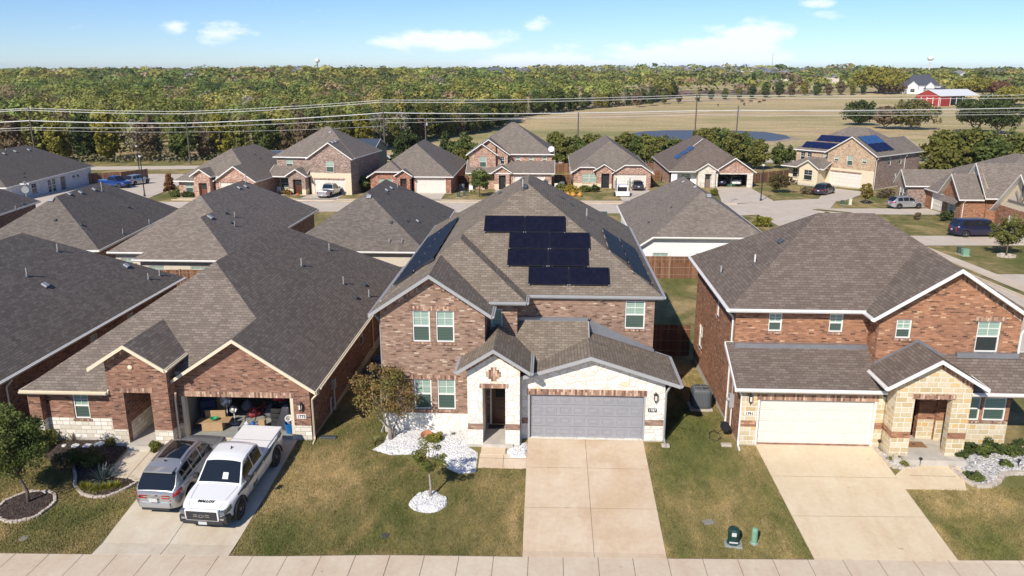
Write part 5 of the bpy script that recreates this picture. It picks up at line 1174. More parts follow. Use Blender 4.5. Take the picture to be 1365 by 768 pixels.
# ---- the woods (nobody could count them) as one mass, plus individual trees along its edge
def inpoly(x, y, P):
    c = False; n = len(P)
    for i in range(n):
        (x0,y0),(x1,y1) = P[i], P[i-1]
        if (y0 > y) != (y1 > y) and x < (x1-x0)*(y-y0)/(y1-y0)+x0: c = not c
    return c
WOOD = [(-1500,140),(-135,176),(-83,184),(-60,199),(-48,212),(-42,242),(-22,300),(-18,372),(14,440),(60,520),(92,618),(180,660),(282,690),(420,640),(560,560),(900,520),(5500,700),(5500,5200),(-5500,5200),(-5500,140)]
SUBURB = [(40,1150),(420,1150),(760,2300),(40,2300)]
CLEAR = [[(110,760),(330,800),(340,1080),(130,1000)], [(300,600),(350,560),(380,640),(340,700),(285,690)], [(10,640),(60,640),(110,760),(60,790),(10,720)]]
rng = np.random.default_rng(99); PALW = [np.array(c)*1.5 for c in (OLIVE, GREENS, DARKGR, BROWN, ((.13,.13,.03),(.2,.19,.045),(.27,.24,.06)), ((.2,.185,.16),(.26,.24,.21),(.33,.3,.27)))]
PW = [.42,.2,.12,.09,.13,.04]
def woodmass(name, label, D0, D1, sp, per, size, crad, hmin, hmax):
    Vs, Ts = [], []; x0, x1 = -D1*.85, D1*.85; 
    nx = int((x1-x0)/sp); ny = int((D1-D0)/sp)
    for j in range(ny):
        for i in range(nx):
            x = x0+(i+rng.uniform(0,1))*sp; y = D0+(j+rng.uniform(0,1))*sp
            if abs(x) > y*.72+60 or not inpoly(x, y, WOOD) or any(inpoly(x, y, c) for c in CLEAR) or (inpoly(x, y, SUBURB) and rng.random() < .62): continue
            q = math.sin(x*.013+1)*math.sin(y*.011+2); k = rng.choice(6, p=PW) if rng.random() > .35 else (0 if q > .2 else 2 if q < -.3 else 1)
            h = rng.uniform(hmin, hmax)*(1+.12*q); r_ = crad*rng.choice((.65,.85,1.0,1.25,1.55))*rng.uniform(.9,1.1); h *= .8+.22*r_/crad; dens = per if k != 5 else int(per*.5)
            L = rng.normal(size=(dens,3)); L /= np.linalg.norm(L, axis=1)[:,None]; L[:,2] = np.where(L[:,2] < -.2, -L[:,2]*.8, L[:,2])
            nc = 7; cc = rng.normal(size=(nc,3)); cc /= np.linalg.norm(cc, axis=1)[:,None]; cc[:,2] = np.abs(cc[:,2]); ci = rng.integers(0, nc, dens)
            P = cc[ci]*np.array([r_*.58, r_*.58, h*.2])+L*np.array([r_*.5, r_*.5, h*.2])*rng.uniform(.6, 1.05, dens)[:,None]+np.array([x, y, gz(x, y)+h*.62])
            low = rng.random(dens) < (.3 if y < 300 else .08); P[low,2] = gz(x, y)+rng.uniform(.05, .6, low.sum())*h
            Vs.append(quads(rng, P, size, L*.75+cc[ci]*.45+np.array([0,0,.2]), .88)); a = PALW[k]*rng.uniform(.75,1.25)*np.array([1+.07*math.sin(x*.021+y*.008), 1+.05*math.sin(y*.017), 1]); t = np.clip(rng.uniform(0,1)*.7+rng.uniform(0,1,dens)*.08+.22*rng.uniform(0,1,nc)[ci], 0, 1)*(len(a)-1); ii = np.minimum(t.astype(int), len(a)-2); Ts.append(a[ii]+(a[ii+1]-a[ii])*(t-ii)[:,None])
    V = np.concatenate(Vs); T = np.concatenate(Ts); o = np_mesh(name, V, T, LEAF); return tag(o, label, 'woodland', kind='stuff')
woodmass('woodland', 'dense mixed woods filling the left side beyond the houses', 178, 330, 7.6, 260, .6, 4.3, 7.5, 14)
woodmass('woodland', 'tree canopy of the woods in the middle distance', 330, 640, 10.5, 120, 1.1, 5.8, 8, 14.5)
woodmass('woodland', 'distant tree canopy stretching to the horizon', 640, 1500, 17, 50, 2.3, 8.5, 7, 18)
woodmass('woodland', 'farthest tree belt on the horizon', 1500, 5000, 42, 20, 7, 22, 8, 21)
# edge trees with visible trunks
for k, (cols, bk) in enumerate(((GREENS, BARK), (OLIVE, BARKG), (DARKGR, BARK), (YELL, BARK), (BROWN, BARKP), (((.26,.23,.2),(.34,.3,.26)), BARKP))):
    ptree(200+k, 'edge_tree', cols, 'column' if k != 5 else 'round', 10, 3.2, .3 if k != 5 else 2, 80 if k != 5 else 30, 60 if k != 5 else 12, .42 if k != 5 else .3, trunk=.2, bark=bk, stems=2 if k in (1,4,5) else 1)
EL = ('green tree on the near edge of the woods', 'olive tree on the near edge of the woods', 'dark green tree on the near edge of the woods', 'yellow green tree on the near edge of the woods', 'brown leaved tree on the near edge of the woods', 'bare pale branched tree on the near edge of the woods')
EDGE = [(-215,170),(-135,173),(-83,181),(-60,196),(-47,210),(-40,242),(-20,300),(-16,372),(16,440),(62,520),(94,616)]
for (a, b) in zip(EDGE, EDGE[1:]):
    L = math.hypot(b[0]-a[0], b[1]-a[1]); n = int(L/(5.0 if a[1] < 300 else 8))
    for q in range(n):
        t = (q+rr.uniform(.1,.9))/n; k = rr.choices(range(6), (4,4,4,3,3,1.6))[0]
        place(200+k, a[0]+(b[0]-a[0])*t+rr.uniform(-2,1), a[1]+(b[1]-a[1])*t+rr.uniform(-1.5,2.5), rr.uniform(7.5, 12.5) if k != 5 else 11, EL[k], 'trees on the near edge of the woods', rr.uniform(0,6))
# strip of pasture-side trees to the right (beyond the field)
for px, py, ytop, k in ((930,136,122,1),(948,134,118,2),(966,133,117,0),(985,133,116,1),(1002,132,113,2),(1020,131,110,0),(1038,130,108,2),(1055,129,109,4),(1072,128,107,3),(1088,128,108,0),(1104,128,110,4),(1120,127,107,4),(1136,127,112,1),(1150,126,112,2),(905,138,124,4),(885,139,120,1),(868,141,121,2),(850,143,119,4)):
    p = G(px, py); h = aty(px, ytop, p[1])[1]-p[2]; place(200+k, p[0], p[1], min(h, 16), {0:'green',1:'olive',2:'dark green',3:'yellow green',4:'brown green'}[k]+' tree along the far side of the pasture', 'trees along the far side of the pasture', rr.uniform(0,6))
def undergrowth():
    rg = np.random.default_rng(31); Vs = []; Ts = []
    for (a, b) in zip(EDGE[:-1], EDGE[1:]):
        L = math.hypot(b[0]-a[0], b[1]-a[1]); n = int(L*(26 if a[1] < 300 else 12)); t = rg.uniform(0,1,n); off = rg.normal(size=n)*2.2
        X = a[0]+(b[0]-a[0])*t+off*.3-1.5; Y = a[1]+(b[1]-a[1])*t+off; hh = (1.1+1.1*np.sin(X*.37)*np.sin(Y*.3+1)+.6)*rg.uniform(0,1,n); Z = np.array([gz(x, y) for x, y in zip(X, Y)])+np.abs(hh)
        Vs.append(quads(rg, np.stack([X,Y,Z],1), .5, np.tile(np.array([.2,-.6,.7]), (n,1)), .4, 1.2)); k = (rg.uniform(0,1,n)*.5+.5*(np.sin(X*.21+2)*.5+.5))[:,None]; Ts.append(np.array((.3,.25,.15))*k+np.array((.12,.14,.05))*(1-k))
    tag(np_mesh('undergrowth', np.concatenate(Vs), np.concatenate(Ts), LEAF), 'dry brown and green brush along the foot of the woods', 'undergrowth', kind='stuff')
undergrowth()
for key, P in protos.items():
    if not P[1]:
        for ch in list(P[0].children): bpy.data.objects.remove(ch)
        bpy.data.objects.remove(P[0])
# lawn blades on the near lawns
def near_grass():
    rg = np.random.default_rng(4); polys = [[(-10.92,23.67),(-.8,23.92),(-.82,29.08),(-2.8,29.08),(-4.6,29.0),(-6.9,30.3),(-7.0,31.9),(-7.15,38),(-10.1,38),(-10.1,31.5),(-10.8,31.3)], [(4.19,24.05),(9.17,24.22),(8.82,31.1),(8.0,31.2),(8.0,40),(5.0,40),(5.0,31.2),(4.14,31.2)], [(-26,23.3),(-15.78,23.55),(-15.93,28),(-18,29.2),(-22,30.9),(-26,30.9)], [(14.08,24.4),(26,24.81),(26,31.5),(20,31.5),(18.5,28.6),(14.0,28.3)]]
    pts = []
    for P in polys:
        a = abs(area(P)); n = int(a*900); x0 = min(p[0] for p in P); x1 = max(p[0] for p in P); y0 = min(p[1] for p in P); y1 = max(p[1] for p in P)
        q = rg.uniform((x0,y0),(x1,y1),(int(n*(x1-x0)*(y1-y0)/a),2)); pts += [p for p in q if inpoly(p[0],p[1],P) and not any(inpoly(p[0],p[1],B) for B in BEDS)]
    pts = np.array(pts); n = len(pts); z = np.array([gz(x,y) for x,y in pts]); a = rg.uniform(0,6.283,n); h = rg.uniform(.025,.06,n); wd = .014
    d = np.stack([np.cos(a),np.sin(a),np.zeros(n)],1)*wd; tip = np.stack([rg.normal(size=n)*.02, rg.normal(size=n)*.02, h],1); b = np.stack([pts[:,0],pts[:,1],z],1)
    V = np.empty((n,4,3)); V[:,0] = b-d; V[:,1] = b+d; V[:,2] = b+tip+d*.3; V[:,3] = b+tip-d*.3
    def fbm(x, y, f): return .5+.25*(np.sin(x*f+1.3*np.sin(y*f*.7))+np.sin(y*f*1.3+1.7*np.sin(x*f*.6+2)))
    dry = np.clip((fbm(pts[:,0]*.9+2, pts[:,1]*1.4, .8)-.5)*1.0+(fbm(pts[:,0]+5, pts[:,1]*1.3, 2.3)-.5)*.4+rg.uniform(0,1,n)*.5+.2, 0, 1)[:,None]
    T = np.array((.135,.17,.03))*(1-dry)+np.array((.42,.32,.13))*dry; T *= rg.uniform(.7,1.3,(n,1))
    o = np_mesh('grass', V.reshape(-1,3), T, BLADE); tag(o, 'short mottled green and straw coloured grass on the front lawns', 'grass', kind='stuff')
BEDS = [W2, M2, blob(*G(35, 675)[:2], .95, .92, seed=3), blob(*G(571, 670)[:2], .75, .65, seed=4)]
near_grass()

def litter():
    rg = np.random.default_rng(8); V = []; T = []
    for (cx, cy_, r_, n) in ((-6.3,30.2,1.6,220),(-4.9,27.2,1.3,120),(-19.6,27.3,2.2,240),(7.2,27,1.3,60),(-8,26,1.8,80)):
        x = cx+rg.normal(size=n)*r_*.6; y = cy_+rg.normal(size=n)*r_*.5; P = np.stack([x, y, [gz(a_, b_)+.055 for a_, b_ in zip(x, y)]], 1); V.append(quads(rg, P, .04, np.tile(np.array([0,0,1.]), (n,1)), .8, 1.4)); k = rg.uniform(0,1,(n,1)); T.append(np.array((.3,.17,.07))*k+np.array((.16,.08,.04))*(1-k))
    tag(np_mesh('fallen_leaves', np.concatenate(V), np.concatenate(T), LEAF), 'scattered brown fallen leaves on the lawns and driveways', 'fallen leaves', kind='stuff')
litter()
# ------------------------------------------------------------------ vehicles
GLASS = plain('car_glass', (.012,.015,.018), .04, spec=.8); TYRE = plain('tyre_rubber', (.022,.022,.022), .85); RIM = plain('alloy_rim', (.5,.5,.52), .3, .8); CHROME = plain('chrome', (.75,.75,.77), .12, 1)
REDL = plain('tail_lamp_red', (.4,.01,.015), .15, coat=1); HEADL = plain('head_lamp_clear', (.22,.24,.28), .12, .6, coat=1); BLKP = plain('rough_black_trim', (.03,.03,.033), .6); PLATE = plain('licence_plate', (.55,.56,.56), .5)
def paint(name, c, metal=0): return plain(name, c, .28, metal, coat=1)
class Vehicle:
    def __init__(s, name, label, loc, rz, pt, L=4.7, W=1.85, H=1.7, kind='suv', group=None, detail=1, slope=0, tilt=0):
        s.root = empty(name, loc, rz, label, 'pickup truck' if kind == 'pickup' else 'car', group); s.root.rotation_euler = (0, slope, rz)
        s.pt = pt; s.L, s.W, s.H, s.kind = L, W, H, kind
        h = L/2; s.xf, s.xr = (h-.92, -h+1.0) if kind != 'pickup' else (h-.95, -h+1.15); s.rw = .36 if kind != 'pickup' else .4; s.tum = {'suv': .33, 'sedan': .33, 'pickup': .24, 'boxy': .2}[kind]; s.cr = {'suv': .26, 'sedan': .26, 'pickup': .14, 'boxy': .14}[kind]
        if kind == 'suv': s.prof = [(-h,.7),(-h+.06,.92),(-h+.3,1.04),(-.6,1.02),(.4,.98),(h-1.1,.97),(h-.6,.9),(h-.2,.78),(h-.05,.66),(h,.58)]; s.gh = [(-h+.14,1.0),(-h+.68,H-.13),(-h+1.15,H-.05),(-.3,H),(.45,H-.06),(h-1.15,.98)]
        elif kind == 'boxy': s.prof = [(-h,.8),(-h+.08,1.15),(-h+.3,1.2),(0,1.18),(h-1.3,1.15),(h-.4,1.08),(h-.08,.95),(h,.7)]; s.gh = [(-h+.06,1.12),(-h+.35,H-.08),(-h+.8,H-.01),(.2,H),(.8,H-.06),(h-1.45,1.14)]
        elif kind == 'pickup': s.prof = [(-h,1.05),(-h+.05,1.14),(0,1.13),(h-1.5,1.12),(h-.45,1.06),(h-.1,.95),(h,.75)]; s.gh = [(-.75,1.1),(-.55,H-.1),(-.3,H-.02),(.35,H),(.75,H-.05),(h-1.35,1.1)]
        else: s.prof = [(-h,.7),(-h+.12,.95),(-h+.6,1.0),(0,.95),(h-1.1,.92),(h-.4,.84),(h-.1,.72),(h,.55)]; s.gh = [(-h+.55,.97),(-h+1.25,H-.06),(-.2,H),(.3,H-.03),(h-1.3,.93)]
        s.build(detail)
    def ip(s, P, x):
        if x <= P[0][0]: return P[0][1]
        for a, b in zip(P, P[1:]):
            if x <= b[0]:
                t = (x-a[0])/(b[0]-a[0]); return a[1]+(b[1]-a[1])*t
        return P[-1][1]
    def hw(s, x):
        h = s.L/2; k = abs(x)/h; w = s.W/2*(1-.13*max(0, (k-.55)/.45)**2.2)
        e = h-abs(x); 
        if e < .35: w *= 1-s.cr*(1-e/.35)**2.2
        return w
    def zb(s, x):
        h = s.L/2; z = .27 if s.kind != 'pickup' else .42; e = h-abs(x); z += .1*max(0, 1-e/.5)**2
        for c in (s.xf, s.xr):
            r = s.rw*1.2; d = abs(x-c)
            if d < r: z = max(z, s.rw+math.sqrt(r*r-d*d)*.98)
        return z
    SIDE = [(0,.93),(.15,.985),(.4,1.0),(.62,1.0),(.82,.975),(.94,.95),(1,.91)]
    def side(s, x, t, sg, off=0):
        f = s.ip(s.SIDE, t); z0, z1 = s.zb(x), s.ip(s.prof, x); zc = .27+(z1-.27)*t; z = max(z0+(z1-z0)*t, zc) if False else z0+(z1-z0)*t
        return Vector((x, sg*(s.hw(x)*f+off), z))
    def top(s, x, v, off=0):
        w = s.hw(x)*.91; return Vector((x, v*w, s.ip(s.prof, x)+.035*(1-v*v)+off))
    def ghw(s, x): return s.hw(x)*.9
    def gsec(s, x, t, sg, off=0):       # greenhouse side, t 0..1 from belt to roof edge
        zb = s.ip(s.prof, x)-.02; zr = s.ip(s.gh, x); hgt = max(0, zr-zb); w = s.ghw(x)-hgt*s.tum*t**1.15
        return Vector((x, sg*(w+off), zb+hgt*t*.92))
    def gtop(s, x, v, off=0):
        zb = s.ip(s.prof, x)-.02; zr = s.ip(s.gh, x); hgt = max(0, zr-zb); w = s.ghw(x)-hgt*s.tum; return Vector((x, v*w, zb+hgt*.92+(hgt*.08+.02)*(1-abs(v)**2.5)+off))
    def grid(s, mb, fn, U, V, mat, flip=False):
        vs = [fn(u, v) for u in U for v in V]; n = len(V); fs = []
        for i in range(len(U)-1):
            for j in range(n-1):
                q = (i*n+j, i*n+j+1, (i+1)*n+j+1, (i+1)*n+j); fs.append(q[::-1] if flip else q)
        mb.faces(vs, fs, mat)
    def rng(s, a, b, n): return [a+(b-a)*k/n for k in range(n+1)]
    def patch(s, name, fn, U, V, mat, parent=None, flip=False):
        mb = MB(); s.grid(mb, fn, U, V, mat, flip); return mb.build(name, parent or s.body, smooth=True)
    def build(s, detail):
        h = s.L/2; n = 44 if detail else 22; X = sorted(set([round(x, 3) for x in s.rng(-h, h, n)+[c+s.rw*1.2*k for c in (s.xf, s.xr) for k in (-1,-.97,-.85,-.6,-.3,0,.3,.6,.85,.97,1)]+[p[0] for p in s.prof]+[h-.03,-h+.03,h-.1,-h+.1]]))
        T = [p[0] for p in s.SIDE]; V = [-1,-.9,-.6,-.3,0,.3,.6,.9,1]; mb = MB()
        for sg in (1, -1): s.grid(mb, lambda x, t: s.side(x, t, sg), X, T, s.pt, flip=sg < 0)
        s.grid(mb, lambda x, v: s.top(x, v), X, V, s.pt, flip=True)
        for x in (-h, h):
            ring = [s.side(x, t, -1) for t in T]+[s.top(x, v) for v in V]+[s.side(x, t, 1) for t in reversed(T)]; mb.poly(ring if x > 0 else ring[::-1], s.pt)
        mb.poly([s.side(x, 0, -1)+Vector((0,0,.03)) for x in (-h, h)]+[s.side(x, 0, 1)+Vector((0,0,.03)) for x in (h, -h)], BLKP)
        G0, G1 = s.gh[0][0], s.gh[-1][0]; GX = sorted(set([round(x, 3) for x in s.rng(G0, G1, n//2)]+[p[0] for p in s.gh])); GT = [0,.25,.5,.75,.9,1]; GV = [-1,-.97,-.9,-.6,-.3,0,.3,.6,.9,.97,1]
        for sg in (1, -1): s.grid(mb, lambda x, t: s.gsec(x, t, sg), GX, GT, s.pt, flip=sg < 0)
        s.grid(mb, lambda x, v: s.gtop(x, v), GX, GV, s.pt, flip=True)
        s.body = mb.build('body', s.root, smooth=True)
        try: s.body.data.set_sharp_from_angle(angle=R(38))
        except Exception: pass
        # wheel-well liners
        mb = MB()
        for c in (s.xf, s.xr): mb.box(c-s.rw*1.25, c+s.rw*1.25, -s.W*.40, s.W*.40, s.rw*.6, s.rw*2.2, BLKP)
        mb.build('wheel_well', s.body)
        # glass
        wsA, wsB = s.gh[-2][0]+.0, G1-.07; s.patch('windscreen', lambda x, v: s.gtop(x, v*.93, .006), s.rng(wsA+.04, wsB, 8), s.rng(-1, 1, 8), GLASS, flip=True)
        rb = s.gh[0][0]; rt = s.gh[1][0]; s.patch('rear_window', lambda x, v: s.gtop(x, v*.97, .008)+Vector((-.006,0,0)), s.rng(rb+.02, rt+.02, 6), s.rng(-1, 1, 6), GLASS, flip=True)
        x0, x1 = rt-.02, s.gh[-2][0]+.35; segs = [(x0+.12, x0+(x1-x0)*.33), (x0+(x1-x0)*.36, x0+(x1-x0)*.66), (x0+(x1-x0)*.69, x1)]
        if s.kind in ('pickup', 'sedan'): segs = [(rt+.05, (rt+x1)/2-.03), ((rt+x1)/2+.03, x1)]
        for sg in (1, -1):
            for k, (a, b) in enumerate(segs):
                tt = lambda x: .93 if x < s.gh[-2][0] else max(.2, .93)
                s.patch('side_window', lambda x, t: s.gsec(x, .14+t*.74, sg, .006), s.rng(a, b, 4), s.rng(0, 1, 3), GLASS, flip=sg < 0)
        # wheels
        for c in (s.xf, s.xr):
            for sg in (1, -1):
                r = s.rw; M = Matrix.Translation((c, sg*(s.W/2-.12), r)) @ Matrix.Rotation(-sg*math.pi/2, 4, 'X'); w = MB()
                w.lathe([(r*.62,-.12),(r*.93,-.12),(r,-.08),(r,.08),(r*.93,.115),(r*.64,.12),(r*.62,.1)], TYRE, 24, M); o = w.build('wheel', s.root, smooth=False)
                q = MB(); q.lathe([(r*.63,.09),(r*.6,.105),(r*.57,.06),(r*.2,.05),(.001,.05)], RIM if s.kind != 'pickup' or True else BLKP, 20, M, cap=False)
                for k in range(5 if detail else 0):
                    S = M @ Matrix.Rotation(k*2*math.pi/5, 4, 'Z')
                    for dd in (-.05, .05): q.box(.02, r*.6, dd-.018, dd+.018, .06, .1, RIM, S)
                q.lathe([(.07,.05),(.06,.11),(.001,.115)], RIM, 12, M, cap=False); q.build('rim', o)
        if detail:   # shut lines of the doors
            xs_ = [x0+(x1-x0)*.34, x0+(x1-x0)*.67, x1-.08] if s.kind == 'suv' else [rt+.02, (rt+x1)/2, x1-.05]
            for sg in (1, -1):
                q = MB()
                for x_ in xs_: s.grid(q, lambda u, t: s.side(u, t, sg, .004), [x_-.008, x_+.008], s.rng(.12, .97, 6), BLKP, flip=sg < 0)
                for x_ in xs_[:2]: s.grid(q, lambda u, t: s.side(u, .8+.05*t, sg, .02), [x_+.08, x_+.24], [0, 1], s.pt, flip=sg < 0)
                q.build('door_seam', s.body)
            q = MB(); c0 = s.gh[-1][0]+.02
            for sg in (1, -1): s.grid(q, lambda u, v: s.top(u, sg*(.86-.12*(u-c0)/1.2)+v, .004), s.rng(c0, s.L/2-.14, 6), [0, .012], BLKP, flip=True)
            q.build('bonnet_seam', s.body)
        # mirrors
        mx = s.gh[-1][0]-.38
        for sg in (1, -1):
            m = MB(); y = sg*(s.ghw(mx)+.06); m.box(mx-.08, mx+.1, min(y, y+sg*.2), max(y, y+sg*.2), s.ip(s.prof, mx)+.02, s.ip(s.prof, mx)+.19, s.pt if s.kind != 'pickup' else BLKP, bev=.035); m.build('wing_mirror', s.body)
        # lamps
        for sg in (1, -1):
            s.patch('headlight', lambda x, t: s.side(x, .66+.28*t, sg, .008), s.rng(h-.42, h-.004, 5), s.rng(0, 1, 3), HEADL, flip=sg < 0)
            f = MB(); yy = sg*s.hw(h); zt = s.ip(s.prof, h); f.box(h-.02, h+.02, sg*s.hw(h)*.55, sg*s.hw(h)*.9, zt-.14, zt-.01, HEADL, bev=.015); f.build('headlight', s.body)
            tl = MB(); zt = s.ip(s.prof, -h); hi = {'suv': (zt-.12, zt+.08), 'boxy': (zt-.2, zt+.3), 'pickup': (.72, 1.05), 'sedan': (zt-.15, zt)}[s.kind]
            if s.kind == 'suv':
                s.patch('tail_light', lambda x, t: s.side(x, .8+.18*t, sg, .01), s.rng(-h+.01, -h+.5, 5), s.rng(0, 1, 2), REDL, flip=sg < 0)
                tl.box(-h-.02, -h+.1, sg*s.hw(-h)*.5, sg*s.hw(-h)*.97, .78, .9, REDL, bev=.02)
            else: tl.box(-h-.015, -h+.12, sg*s.hw(-h)*.83, sg*s.hw(-h)*1.0, hi[0], hi[1], REDL, bev=.02)
            tl.build('tail_light', s.body)
        # bumpers, plates
        b = MB(); w = s.hw(h)
        if s.kind == 'pickup': b.box(h-.12, h+.09, -w*1.06, w*1.06, .4, .57, BLKP, bev=.05)
        else: b.box(h-.1, h+.04, -w*.95, w*.95, .32, .5, BLKP, bev=.05)
        b.build('front_bumper', s.body)
        b = MB(); w = s.hw(-h); b.box(-h-.06, -h+.1, -w*1.02, w*1.02, .4, .62, CHROME if s.kind in ('pickup',) else s.pt, bev=.05)
        if s.kind in ('suv','boxy'): b.box(-h-.03, -h+.1, -w*.9, w*.9, .28, .4, BLKP, bev=.03)
        b.build('rear_bumper', s.body)
        b = MB(); b.box(-h-.085, -h-.06, -.16, .16, .68 if s.kind != 'pickup' else .48, .83 if s.kind != 'pickup' else .6, PLATE); b.build('licence_plate', s.body)
        g = MB(); zt = s.ip(s.prof, h); g.box(h-.01, h+.03, -w*.5, w*.5, zt-.2, zt-.03, BLKP, bev=.02); 
        for k in range(3): g.box(h+.03, h+.04, -w*.48, w*.48, zt-.17+k*.05, zt-.155+k*.05, DARKG)
        g.build('grille', s.body)
def heading(a, b): return math.atan2(b[1]-a[1], b[0]-a[0])
SILV = paint('silver_paint', (.43,.44,.46), .55); WHP = paint('white_paint', (.8,.8,.79)); NAVY = paint('navy_paint', (.008,.012,.05), .3); CHAR = paint('charcoal_paint', (.045,.045,.055), .4); BLUEP = paint('blue_paint', (.015,.06,.26), .3)
# silver car in the left driveway, seen from behind
a, b = (-14.2, 25.95), (-13.55, 30.5)
def onslope(x, y, hd, L):
    c, n = math.cos(hd), math.sin(hd); zf, zr = gz(x+c*L*.3, y+n*L*.3), gz(x-c*L*.3, y-n*L*.3); return (x, y, (zf+zr)/2+.03), -math.atan2(zf-zr, L*.6)
hd = R(87.5); loc, sl = onslope(-14.4, 28.15, hd, 4.6)
V1 = Vehicle('parked_car', 'silver crossover with panoramic glass roof parked tail out on the open garage driveway', loc, hd, SILV, 4.65, 1.86, 1.68, 'suv', slope=sl)
V1.patch('sunroof', lambda x, v: V1.gtop(x, v*.72, .012), V1.rng(-.95, .55, 6), V1.rng(-1, 1, 6), GLASS, flip=True)
mb = MB()
for sg in (1, -1): mb.tube([V1.gtop(x, sg*.93)+Vector((0,0,.035)) for x in V1.rng(-1.15, .45, 8)], .018, CHROME, 6)
mb.build('roof_rail', V1.body)
mb = MB(); mb.box(-1.82, -1.45, -.56, .56, 1.54, 1.6, SILV, bev=.02); mb.build('roof_spoiler', V1.body)
mb = MB(); mb.box(-2.36, -2.34, -.62, .62, .86, .9, CHROME); mb.faces([(-2.36,-.07,.93),(-2.36,.07,.93),(-2.36,.09,.98),(-2.36,-.09,.98)],[(0,1,2,3)], CHROME); mb.build('tailgate_trim', V1.body)
mb = MB(); mb.tube([(-1.12,0,1.62),(-1.24,0,1.76)], .03, BLKP, 6); mb.build('antenna', V1.body)
hd = R(-93.5); loc, sl = onslope(-12.12, 27.75, hd, 5.6)
V2 = Vehicle('pickup_truck', 'white pickup with covered bed and dark side stripe parked nose out on the driveway', loc, hd, WHP, 5.6, 1.95, 1.84, 'pickup', slope=sl)
h = 2.8
mb = MB(); mb.box(-h+.06, -.78, -.84, .84, 1.13, 1.2, WHP, bev=.03); mb.box(-1.6, -1.585, -.84, .84, 1.195, 1.203, BLKP); mb.build('bed_cover', V2.body)
mb = MB(); mb.box(h-.06, h+.1, -.64, .64, .56, 1.02, WHP, bev=.13); o = mb.build('grille_surround', V2.body)
mb = MB(); mb.box(h+.06, h+.118, -.58, .58, .61, .97, BLKP, bev=.12); o = mb.build('front_grille', V2.body)
mb = MB()
for a_, c_ in ((.1, .065), (.05, .065)):
    mb.tube([(h+.125, a_*math.cos(q*.524), .8+c_*math.sin(q*.524)) for q in range(13)], .009, CHROME, 5)
for y0, y1 in ((-.3,-.14),(.14,.3)):
    mb.box(h+.115, h+.125, y0, y1, .83, .85, CHROME); mb.box(h+.115, h+.125, y0, y1, .76, .78, CHROME)
mb.build('grille_emblem', o)
mb = MB()
for sg in (1, -1):
    mb.box(h-.5, h+.05, sg*.58, sg*.9, .42, .74, BLKP, bev=.07); mb.box(h+.04, h+.065, sg*.66, sg*.8, .6, .68, CHROME, bev=.01)
    mb.box(h-.32, h+.03, sg*.62, sg*.85, .76, .94, HEADL, bev=.05)
mb.build('bumper_corner', V2.body)
mb = MB(); mb.box(h+.09, h+.105, -.16, .16, .42, .54, PLATE); mb.build('licence_plate', V2.body)
mb = MB()
for sg in (1, -1):
    for c in (V2.xf, V2.xr):
        r = V2.rw; pts = [(c+math.cos(q*math.pi/10)*r*1.22, sg*(V2.hw(c)+.015), V2.rw+math.sin(q*math.pi/10)*r*1.2) for q in range(11)]; mb.tube(pts, .04, BLKP, 5)
mb.build('wheel_arch_flare', V2.body)
TEAL = plain('stripe_decal', (.05,.09,.1), .4)
for sg in (1, -1):
    V2.patch('side_stripe', lambda x, t: V2.side(x, .74+.2*t-.02*x, sg, .008), V2.rng(-2.5, 1.9, 20), V2.rng(0, 1, 2), TEAL, flip=sg < 0)
text_mesh('side_lettering', '4x4', .26, BLKP, Matrix.Translation((.5, .975, .62)) @ Matrix.Rotation(math.pi, 4, 'Z') @ Matrix.Rotation(math.pi/2, 4, 'X'), V2.body, bold=.006)
text_mesh('hood_lettering', 'MALLOY', .16, BLACK, Matrix.Translation((h-.36, 0, 1.085)) @ Matrix.Rotation(R(6), 4, 'Y') @ Matrix.Rotation(math.pi/2, 4, 'Z') @ Matrix.Shear('XZ', 4, (0, 0)), V2.body, bold=.008)
mb = MB(); mb.tube([(.15,0,1.84),(.05,0,1.92)], .03, BLKP, 6); mb.build('antenna', V2.body)
V2.patch('dashboard_paper', lambda x, v: V2.gtop(x, v, .011), V2.rng(1.12, 1.3, 2), V2.rng(.12, .38, 2), PLATE, flip=True)
mb = MB(); mb.tube([V2.gtop(1.42, v, .02) for v in (-.5, 0, .08)], .01, BLKP, 4); mb.tube([V2.gtop(1.42, v, .02) for v in (.12, .5, .7)], .01, BLKP, 4); mb.build('wiper', V2.body)
# parked further off
def parked(name, label, px, py, hd, pt, L, W, H, kind, z=None):
    p = G(px, py); return Vehicle(name, label, (p[0], p[1], (p[2] if z is None else z)+.06), R(hd), pt, L, W, H, kind, 'cars parked in the back street', detail=0)
parked('pickup_truck', 'silver pickup backed toward the street before the mauve two storey house', 440, 262, 82, SILV, 5.8, 2.0, 1.95, 'pickup')
parked('parked_car', 'dark charcoal crossover in the driveway of the buff corner house', 1098, 259, 52, CHAR, 4.9, 1.95, 1.75, 'suv')
parked('parked_car', 'silver crossover in front of the steep gabled brick house', 1206, 278, 8, SILV, 4.6, 1.85, 1.68, 'suv')
parked('parked_car', 'navy blue boxy car beside the young green tree', 1302, 315, 5, NAVY, 5.6, 2.05, 1.9, 'boxy')
parked('pickup_truck', 'blue pickup truck parked on the street by the white brick house', 154, 250, -20, BLUEP, 5.8, 2.0, 1.9, 'pickup')
parked('parked_car', 'silver crossover parked beyond the blue pickup truck', 183, 246, 75, SILV, 4.7, 1.9, 1.7, 'suv')
parked('parked_car', 'dark car parked beside the white utility trailer', 849, 253, 90, CHAR, 4.6, 1.85, 1.5, 'sedan')
parked('parked_car', 'white car beside the far grey shed', 508, 213, 10, WHP, 4.7, 1.9, 1.7, 'suv')
Vehicle('parked_car', 'white car standing inside the open garage of the blue solar house', (31.2, 137.0, -3.5), R(90), WHP, 4.7, 1.9, 1.6, 'suv', 'cars parked in the back street', detail=0)
